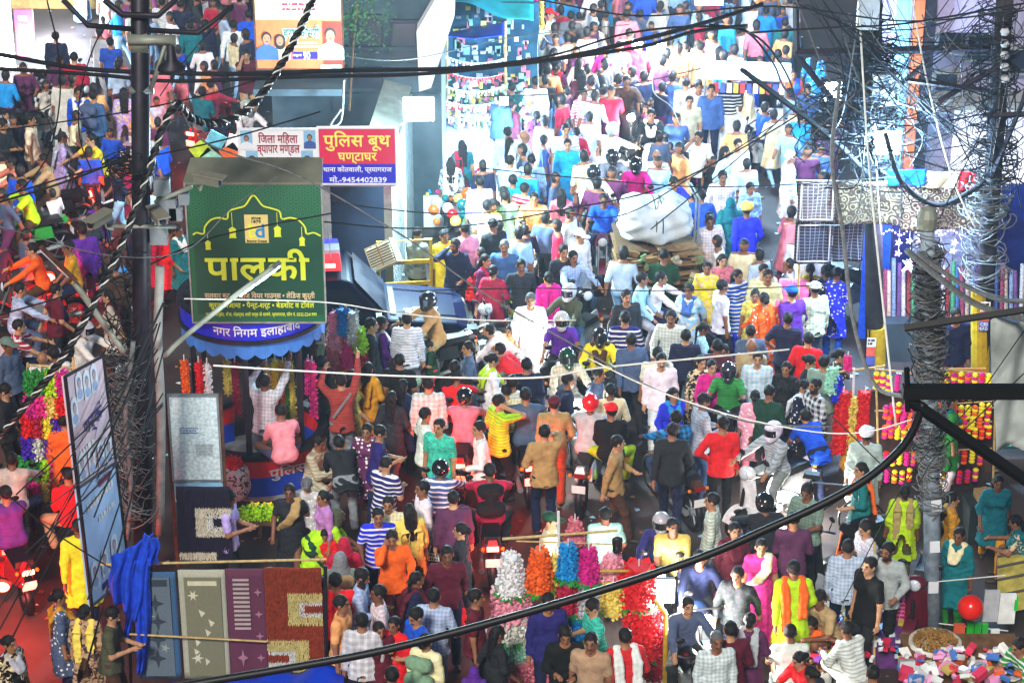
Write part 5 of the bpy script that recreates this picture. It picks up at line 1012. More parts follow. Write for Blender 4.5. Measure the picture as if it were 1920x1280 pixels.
def drape(nm, tl_, tr_, bl2, br2, folds, amp, ph=0.0):
    "hanging cloth between four picture points with vertical folds that deepen downwards"
    def fn(u, v):
        px = (tl_[0]*(1-u)+tr_[0]*u)*(1-v)+(bl2[0]*(1-u)+br2[0]*u)*v+3*math.sin(v*7+ph+u*3); py = (tl_[1]*(1-u)+tr_[1]*u)*(1-v)+(bl2[1]*(1-u)+br2[1]*u)*v
        return tuple(aty(px, py, RY-.12)-o_+Vector((0, amp*(.35+.65*v)*math.sin(u*folds*6.283+ph+1.5*v)+.05*abs(u-.5), 0)))
    MB().grid(fn, 40, 24).build(nm, vm, bv_, True, thick=.015)
drape('velvet_fold', (206, 1046), (286, 1000), (204, 1120), (262, 1168), 3, .07); drape('velvet_tail', (262, 1046), (284, 1046), (252, 1262), (274, 1260), 2, .04, 1); drape('velvet_tail', (248, 1050), (264, 1050), (226, 1200), (244, 1204), 1.5, .04, 2); drape('velvet_fold', (270, 1000), (296, 1012), (270, 1060), (298, 1056), 2, .04, 3)
tp = empty('blue_tarpaulin', (0, 0, 0), label='shiny blue tarpaulin stretched along the bottom edge below the rugs', cat='tarpaulin')
MB().grid(lambda u, v: tuple(aty(300+345*u, 1288-46*u*(1-.3*v)+55*v, 25.3-.9*v)+Vector((0, .04*math.sin(u*31+v*3), .035*math.sin(u*23+v*4)*(1-v)))), 40, 8).build('sheet', M_['bluetarp'], tp, True, thick=.01)
# carpets above the right shop
CYR = 35.2
cr = empty('carpet_line', (wx(1680, CYR, 2.8), CYR+.1, 0), label='bamboo line high over the blue lit shop holding carpets', cat='rail'); o_ = Vector(cr.location)
bar(cr, (1490, 338), (1870, 345), CYR+.06, .014); bar(cr, (1500, 338), (1496, 640), CYR+.06, .02); bar(cr, (1862, 345), (1860, 640), CYR+.06, .02); bar(cr, (1470, 420), (1620, 410), CYR+.04, .012)
rpl = rugpat('carpet_lattice', hexc('6c5450'), hexc('c4b8b4'), 'lattice'); rpd = rugpat('carpet_dark_lattice', hexc('241c34'), hexc('a09ca8'), 'lattice'); rpp = rugpat('carpet_floral', hexc('4c3424'), hexc('a4906c'), 'print')
def frame_border(e, w, h, m, t=.05): flatpat(e, w, h, [R4(.06, .05, .94, .08), R4(.06, .92, .94, .95), R4(.06, .05, .09, .95), R4(.91, .05, .94, .95)], m, 'woven_border', -.03)
bd = mat('carpet_border', hexc('b8a8a0'), .95, noise=.15)
e, w, h = hung('carpet', 1496, 1566, 338, 416, CYR, rpl, 'pale lattice carpet with rounded border, first over the lit shop', 'carpet', .015); frame_border(e, w, h, bd)
e, w, h = hung('carpet', 1568, 1688, 340, 420, CYR-.05, rpp, 'brown floral carpet beside the lattice one over the lit shop', 'carpet', .03)
e, w, h = hung('carpet', 1690, 1860, 352, 432, CYR-.03, rugpat('carpet_floral_red', hexc('54281c'), hexc('a89c78'), 'print'), 'wide reddish brown floral carpet at the outer end over the lit shop', 'carpet', .04)
e, w, h = hung('carpet', 1490, 1560, 416, 494, CYR+.02, rpd, 'dark lattice carpet hanging below the pale lattice one', 'carpet', .015); frame_border(e, w, h, bd)
e, w, h = hung('carpet', 1562, 1616, 412, 490, CYR+.06, rpd, 'second dark lattice carpet nearer the painted pole', 'carpet', .02)
for a, b, t, u, m, lab in ((1665, 1736, 318, 348, 'bluetarp', 'folded blue printed cloth above the floral carpets'), (1738, 1796, 322, 352, 'creamb', 'folded cream printed cloth above the floral carpets'), (1798, 1830, 322, 356, 'red', 'folded red printed cloth above the floral carpets')): hung('folded_cloth', a, b, t, u, CYR-.06, M_[m], lab, 'cloth', .02)
# blue lit shop
ls = empty('lit_shop', (wx(1700, 36.4, 1), 36.4, 0), label='shop stall glowing blue with star lights and rolls of cloth on its counter', cat='shop'); lx = ls.location.x; S_ = lambda p, z=1.5, Y=36.4: wx(p, Y, z)-lx
for a, b, m in ((1620, 1672, 'shop_blue'), (1672, 1712, 'shop_navy'), (1712, 1790, 'shop_silver'), (1790, 1870, 'shop_grey'), (1870, 1960, 'shop_navy')):
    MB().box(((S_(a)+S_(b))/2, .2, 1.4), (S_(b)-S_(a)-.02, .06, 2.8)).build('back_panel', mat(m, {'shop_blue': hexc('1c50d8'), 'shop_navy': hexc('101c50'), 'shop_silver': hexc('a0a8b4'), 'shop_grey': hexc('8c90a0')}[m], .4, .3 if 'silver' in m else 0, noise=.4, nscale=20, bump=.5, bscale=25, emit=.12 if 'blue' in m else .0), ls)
MB().box(((S_(1600)+S_(1870))/2, .1, 2.45), (S_(1870)-S_(1600), .8, .05)).build('canopy_board', M_['tin'], ls)
MB().box(((S_(1640)+S_(1960))/2, -.35, .35), (S_(1960)-S_(1640), .8, .7)).build('counter', M_['darkwall'], ls)
rr = random.Random(9); 
for i in range(32):
    px = 1650+i*9.2; 
    if 1738 < px < 1756: continue
    z0 = .7; L = rr.uniform(.7, .95); MB().tube([(S_(px, 1.1, 36), -.45, z0), (S_(px, 1.1, 36)+rr.uniform(-.02, .02), -.15, z0+L)], .036, 8).build('cloth_roll', mat('cloth_roll_%d' % (i % 8), hexc(['3c5c8c', '8c3c54', 'b0a08c', '6c84a0', '5c3c6c', 'a8b0b0', '7c2c2c', '3c8c5c'][i % 8]), .8, noise=.5, nscale=30), ls)
for i, (px, py) in enumerate(((1685, 455), (1684, 475), (1705, 452), (1724, 450), (1763, 462), (1790, 455), (1787, 470), (1762, 430), (1705, 490))):
    m = MB(); m.prism([(x*.06, z*.06) for x, z in star(0, 0, 1, 5)], -.01, .01); s_ = m.build('star_light', E_['led' if i % 2 else 'ledb'], ls); p = aty(px, py, 35.9)-Vector(ls.location); s_.location = p; MB().tube([(0, 0, 0), (0, 0, .25)], .004, 3).build('light_string', M_['wwire'], s_)
MB().prism([(x*.16, z*.16) for x, z in star(0, 0, 1, 5)], -.01, .01).build('big_star', E_['led'], ls).location = aty(1706, 498, 35.9)-Vector(ls.location); 
m = MB()
for i in range(40): p = aty(1640+i*5.5, 436+5*math.sin(i*.9), 35.8)-Vector(ls.location); m.ball(p, .014, 5, 3)
m.build('fairy_lights', E_['led'], ls, kind='stuff')
# bright stall at the end of the mesh wall: toys, bead strings, coloured balls
bs = empty('ornament_stall', (wx(880, 45, 1), 45, 0), label='bright stall hung with bead strings and ornaments beside the white buttress', cat='stall'); bxx = Vector(bs.location)
for px in (838, 948): MB().tube([aty(px, 40, 45)-bxx, Vector(((aty(px, 320, 45)-bxx).x, 0, 0))], .03, 6).build('stall_post', M_['bamboo'], bs)
MB().box((0, 0, .45), (2.1, 1.4, .9)).build('table', M_['wsheet'], bs); MB().box((.1, .9, 1.6), (2.6, .06, 3.0)).build('back_sheet', mat('stall_teal', hexc('205870'), .8, noise=.4, nscale=4), bs); MB().box((0, -.2, zy(203, 44.8)), (1.4, .05, .07)).build('red_bar', M_['red'], bs); MB().box((0, -.2, zy(216, 44.8)), (1.5, .05, .05)).build('white_bar', M_['white'], bs)
ro = random.Random(61); m = MB()
for i in range(420): m.box((ro.uniform(-1.1, 1.2), ro.uniform(-.6, .8), .9+abs(ro.gauss(0, .3))), (ro.uniform(.03, .12), .05, ro.uniform(.04, .14)), rot=(0, ro.uniform(0, 90), ro.uniform(0, 90)), mi=ro.randrange(5))
for i in range(160): m.box((ro.uniform(-1.1, 1.2), .8, ro.uniform(1.2, 3.0)), (ro.uniform(.04, .14), .05, ro.uniform(.05, .2)), mi=ro.randrange(5))
m.build('ornaments', [mat('orn_%s' % c, PAL[c], .4, noise=.1) for c in ('white', 'rose', 'gold', 'white', 'mint')], bs, kind='stuff')
ro = random.Random(6)
for j in range(7):
    y0 = 105+j*28; a, b = aty(835, y0, 44.6)-bxx, aty(945, y0+ro.uniform(-8, 8), 44.6)-bxx; pts = sag(a, b, .12, 16); m = MB(); m.tube(pts, .008, 4)
    for i, p in enumerate(pts):
        m.ball(p-Vector((0, 0, .03)), .032, 6, 4, mi=1)
        if i % 2: m.tube([p, p-Vector((0, 0, .14))], [.012, .02], 5, mi=1)
    m.build('bead_string', [M_['wwire'], mat('bead_%d' % (j % 4), hexc(['e8e0d0', 'd83030', 'e8d080', 'e8e8f0'][j % 4]), .3, noise=.1)], bs)
for i in range(40):
    px, py = 812+ro.uniform(0, 75), 385+ro.uniform(-6, 40); p = at(px, py, ro.uniform(.5, .9)); s = ro.uniform(.05, .11); c = ro.choice(['red', 'gold', 'green', 'teal', 'orange', 'silver', 'crimson', 'white'])
    if i < 14: o = link('toy_ball', vmesh('toy_ball', lambda m: m.ball((0, 0, 0), 1, 12, 8), [GLOSS], True), None, PAL[c], label='%s glossy toy ball, %s in the heap at the end of the mesh wall' % (c, ords[i]), cat='ball', group='glossy toy balls heaped at the stall'); o.location = (p.x, p.y, .75+.12*(i % 2)); o.scale = (s*1.2,)*3
tt = empty('toy_table', (wx(850, 42.2, .5), 42.2, 0), label='low table heaped with small bright toys before the ornament stall', cat='table'); MB().box((0, 0, .32), (1.1, 1.3, .64)).build('table_top', M_['wsheet'], tt); m = MB()
for i in range(400): a = (ro.uniform(-.55, .55), ro.uniform(-.7, .65), .66+ro.uniform(0, .09)); m.box(a, (ro.uniform(.02, .07),)*3, rot=(ro.uniform(0, 90), ro.uniform(0, 90), 0), mi=ro.randrange(6))
m.build('small_toys', [mat('toy_%s' % c, PAL[c], .35, noise=.1) for c in ('red', 'gold', 'green', 'white', 'azure', 'hotpink')], tt, kind='stuff')
# tarpaulins and canopy at the top
tq = empty('turquoise_tarpaulin', (0, 0, 0), label='turquoise tarpaulin roof with white streak above the ornament stall', cat='tarpaulin')
MB().grid(lambda u, v: tuple(aty(850+u*150, (-25+v*(28+42*u)), 46.5-v*1.2)+Vector((0, 0, .06*math.sin(u*8)*v))), 20, 10).build('sheet', M_['teal'], tq, True, thick=.01)
cb = empty('blue_canopy', (0, 0, 0), label='small royal blue cloth canopy below the turquoise tarpaulin', cat='canopy')
MB().grid(lambda u, v: tuple(aty(828+u*118, 64-22*u*(1-v)+(8-12*abs(u-.5))*v*1.2, 45.6-v*.9)), 14, 6).build('cloth', M_['bluetarp'], cb, True, thick=.01)
for i in range(2): garland(1007+i*7, -10, 46.2, .72, .04, .05, 'hotpink' if i == 0 else 'gold', '%s hanging garland column at the end of the turquoise tarpaulin' % ('pink' if i == 0 else 'gold and red'), 'garland columns by the turquoise tarpaulin', 90, .04, seed=120)
# food cart far right of centre
fc = empty('snack_cart', (wx(1395, 45.3, 1), 45.3, 0), R(-6), label='white snack cart with wire rack of packets in the far crowd', cat='cart')
MB().box((0, 0, .5), (1.6, .8, .9)).build('cart_body', M_['wsheet'], fc); MB().box((0, 0, 1.85), (1.8, 1.0, .06)).build('cart_roof', M_['wsheet'], fc)
for x in (-.8, .8): MB().tube([(x, -.35, .9), (x, -.35, 1.85)], .02, 6).build('cart_post', M_['steel'], fc)
for i in range(12): MB().box((-.7+i*.13, -.4, 1.62), (.1, .03, .2)).build('snack_packet', mat('packet_%d' % (i % 4), hexc(['d8b050', 'c84848', '5060b0', 'e8e0d0'][i % 4]), .3, noise=.2), fc)
# candy floss tray
cf = empty('candy_floss_tray', (wx(1475, 35.8, 1), 35.8, 0), label='tray of pink candy floss bags on a red rimmed stand beside the dark lattice carpet', cat='tray'); MB().box((0, 0, .95), (.7, .5, .12)).build('tray', M_['red'], cf); MB().tube([(0, 0, 0), (0, 0, .9)], .03, 6).build('stand_leg', M_['wood'], cf)
for i in range(9): blob('floss_bag', (-.24+.24*(i % 3), -.12+.16*(i//3), 1.09+.09*(i//3)), .12, .10, .085, mat('floss_pink', hexc('f080b8'), .6, noise=.12), cf, .006, i, .025)
# bottom right vendor stalls
vs = empty('packet_stall', (wx(1800, 26.7, .5), 26.7, 0), label='ground stall heaped with packets and pouches beside the wire wrapped pole', cat='stall'); vx = Vector(vs.location)
def vb(px, py, z, d, m, nm='packet', rot=None): p = at(px, py, z)-vx; return MB().box(p, d, rot=rot).build(nm, m, vs)
MB().box(at(1800, 1245, .25)-vx, (1.5, .7, .5)).build('table', M_['wood'], vs); bar(vs, (1755, 1090), (1885, 1078), 26.8, .008, 'wwire', 'hanging_line'); bar(vs, (1760, 1168), (1890, 1182), 26.7, .008, 'wwire', 'hanging_line')
for px, py, w_, h_, c in ((1858, 1135, .20, .46, 'b8bcc0'), (1888, 1140, .22, .44, 'e8ece8'), (1798, 1182, .15, .22, 'd85c3c'), (1792, 1205, .13, .2, '2c5cb8'), (1786, 1222, .13, .14, 'e0cc50'), (1818, 1185, .09, .3, '2cac30'), (1832, 1186, .09, .3, '2ca838'), (1846, 1184, .08, .26, '38b040'), (1864, 1200, .12, .34, 'e0e4e0'), (1905, 1130, .05, .2, '30c040')):
    MB().box(aty(px, py, 26.6)-vx, (w_, .05, h_), taper=.96).build('hanging_packet', mat('pouch_'+c, hexc(c), .25, noise=.15, nscale=8), vs)
rv = random.Random(77)
for i in range(110):
    c = rv.choice(['e8e8e0', 'e8ece8', 'd83c5c', 'c8b060', 'f0a0d0', '4878c0', 'c0c4c4', 'e06030']); vb(rv.uniform(1690, 1915), rv.uniform(1215, 1275), .53+rv.uniform(0, .2), (rv.uniform(.04, .2), rv.uniform(.04, .16), rv.choice((.02, .05, .12))), mat('pouch_'+c, hexc(c), .25, noise=.15, nscale=8), rot=(rv.uniform(-20, 20), rv.uniform(-20, 20), rv.uniform(0, 90)))
sk = empty('snack_sack', at(1748, 1268, 0), label='open sack brimming with brown snacks at the foot of the wire wrapped pole', cat='sack'); MB().lathe([(.30, 0), (.36, .35), (.34, .55), (.30, .55), (.28, .5), (.001, .53)], n=20).build('sack', mat('sack_white', hexc('c8c4b8'), .8, noise=.2), sk, True); m = MB()
for i in range(260): a, q = rv.uniform(0, 6.3), .29*math.sqrt(rv.random()); m.box((q*math.cos(a), q*math.sin(a), .55+.08*(1-q/.3)), (.05, .03, .02), rot=(rv.uniform(0, 90), rv.uniform(0, 90), rv.uniform(0, 90)))
m.build('snacks', mat('snack_brown', hexc('8c6830'), .7, noise=.4), sk, kind='stuff')
vt = empty('trinket_table', (wx(1570, 26.6, .5), 26.6, 0), label='low table of boxed trinkets and blue packets between seated vendors', cat='table'); vx2 = Vector(vt.location); MB().box(at(1590, 1190, .2)-vx2, (1.4, 1.0, .4)).build('table', mat('table_violet', hexc('5c3070'), .8, noise=.3), vt)
for i in range(120):
    c = rv.choice(['48a0e0', 'c8d8e0', 'd83050', 'b8a048', 'e8e8e8', '8c50b0']); p = at(rv.uniform(1525, 1690), rv.uniform(1140, 1235), .44)-vx2; MB().box(p, (rv.uniform(.04, .12), rv.uniform(.03, .1), .04), rot=(0, 0, rv.uniform(0, 90))).build('trinket', mat('pouch_'+c, hexc(c), .25, noise=.15, nscale=8), vt)
for (px, py, c, lab) in ((1625, 1150, 'c82038', 'crimson stacked soap cartons beside the upright bamboo'), (1690, 1150, 'b02880', 'magenta carton stack just beyond the upright bamboo'), (1565, 1152, 'd8c060', 'open yellow carton near the crouching brown man')):
    e = empty('carton_stack', at(px, py, .3), rnd.uniform(-.2, .2), label=lab, cat='cartons')
    for i in range(4): MB().box((rnd.uniform(-.01, .01), 0, -.25+i*.11), (.36, .26, .10)).build('carton', mat('carton_'+c, hexc(c), .5, noise=.3, nscale=12), e)
MB().tube([at(1639, 1275, 0), aty(1640, 1015, 26.9)], .018, 6).build('bamboo_pole', M_['bamboo'], label='upright bamboo cane standing among the trinket sellers', cat='pole')
e, w, h = hung('promo_bag', 1672, 1722, 1105, 1172, 26.9, mat('promo_pink', hexc('e070b0'), .5, noise=.25, nscale=9), 'pink printed carrier bag held up beside the wire wrapped pole', 'bag', .02, .05); scribble(e, -w*.35, w*.35, -h*.3, -.05, 'ink', 6, .035, 1.7, 2)
bl_ = empty('balloon', at(1820, 1138, .95), label='round red balloon held by the woman in the sea green dress', cat='balloon'); MB().ball((0, 0, 0), .165, 20, 14, sc=(1, 1, 1.02)).build('skin', mat('balloon_red', hexc('e82010'), .25, noise=0, spec=.5), bl_, True); MB().lathe([(.001, -.16), (.02, -.19)], n=8).build('knot', M_['red'], bl_)
# rickshaw hood lower right, white hanging sheet on right edge
hd_ = empty('striped_awning', (0, 0, 0), label='yellow and dark striped stall awning by the end of the bright ground patch', cat='awning')
MB().grid(lambda u, v: tuple(aty(1870+60*u, 1010+40*v+12*(1-u)+90*v*v, 28.8-v*1.2)), 8, 12).build('cloth', mat('awning_stripe', hexc('a89c48'), .8, noise=.4, nscale=6), hd_, True, thick=.01)
for i in range(6): MB().tube([aty(1870+60*u/6, 1010+40*(i/6)+12*(1-u/6)+90*(i/6)**2-2, 28.78-i/6*1.2) for u in range(7)], .022, 4).build('stripe_band', M_['black'], hd_)
sh = empty('hanging_white_sheet', (0, 0, 0), label='torn white sheet hanging beside the corner pole at the edge', cat='sheet')
MB().grid(lambda u, v: tuple(aty(1858+8*v+70*u, 600+240*v, 24.5)+Vector((0, .08*math.sin(u*7+v*5), 0))), 10, 20).build('cloth', mat('torn_sheet', hexc('a4aca8'), .8, noise=.3, nscale=3, bump=.4, bscale=5), sh, True, thick=.01)

# tinsel seller's tower in front of the jeep
tw = empty('tinsel_tower', at(655, 800, 0), label='pole of pink, blue and white tinsel garlands in front of the jeep door', cat='garland pole'); MB().tube([(0, 0, 0), (0, 0, 2.1)], .02, 6).build('carrying_pole', M_['bamboo'], tw)
for i, (x, z, L, c) in enumerate(((-.16, 2.0, .6, 'pink'), (-.05, 2.05, .4, 'azure'), (.10, 2.0, .5, 'offwhite'), (.2, 1.7, .35, 'lime'), (-.2, 1.45, .5, 'rose'), (.02, 1.6, .5, 'hotpink'), (.22, 1.4, .4, 'crimson'), (0, 1.15, .4, 'orange'), (-.2, 1.0, .4, 'mustard'))):
    key = 'flowers|%.2f|%.2f|%.2f|%d|%d' % (L, .08, .14, 100, 200); o = link('flowers', garland_mesh(key, L, .08, .14, 100, .045, 200), tw, PAL[c]); o.location = (x, -.05, z)
# green heap tray and black printed cloth with red flowers beside the kiosk
gt = empty('leaf_heap_cart', at(488, 1010, 0), label='heap of green and yellow leaf garlands on a tray before the kiosk base', cat='tray'); MB().box((0, 0, .35), (.5, .4, .05)).build('tray', M_['wood'], gt); MB().tube([(0, 0, 0), (0, 0, .35)], .03, 6).build('tray_leg', M_['wood'], gt)
for i in range(7): c = ('lime', 'green', 'yellow')[i % 3]; key = 'heap'; VC.get(key) or garland_mesh(key, .12, .06, .13, 60, .04, 9); o = link('leaf_bunch', VC[key], gt, PAL[c]); o.location = (-.18+.06*i, .05*(i % 3)-.05, .52)
bc_ = empty('printed_cloth_bundle', at(438, 905, .5), label='black white-printed cloth bundle topped with red flowers beside the whiteboard', cat='bundle'); blob('cloth_bundle', (0, 0, 0), .22, .16, .28, CLOTH['darkprint'], bc_, .01, 3, .025).color = (.5, .5, .5, 1); o = link('red_flowers', garland_mesh('heap2', .12, .10, .14, 60, .04, 11), bc_, PAL['red']); o.location = (0, 0, .40)
cr_ = empty('dark_crate', at(1842, 1003, 0), R(8), label='dark open crate with a box on top at the edge of the bright ground', cat='crate'); MB().box((0, 0, .3), (.6, .45, .6)).build('crate_box', mat('crate_dark', hexc('202c30'), .7, noise=.3), cr_); MB().box((0, 0, .66), (.3, .25, .12)).build('small_box', M_['card'], cr_)
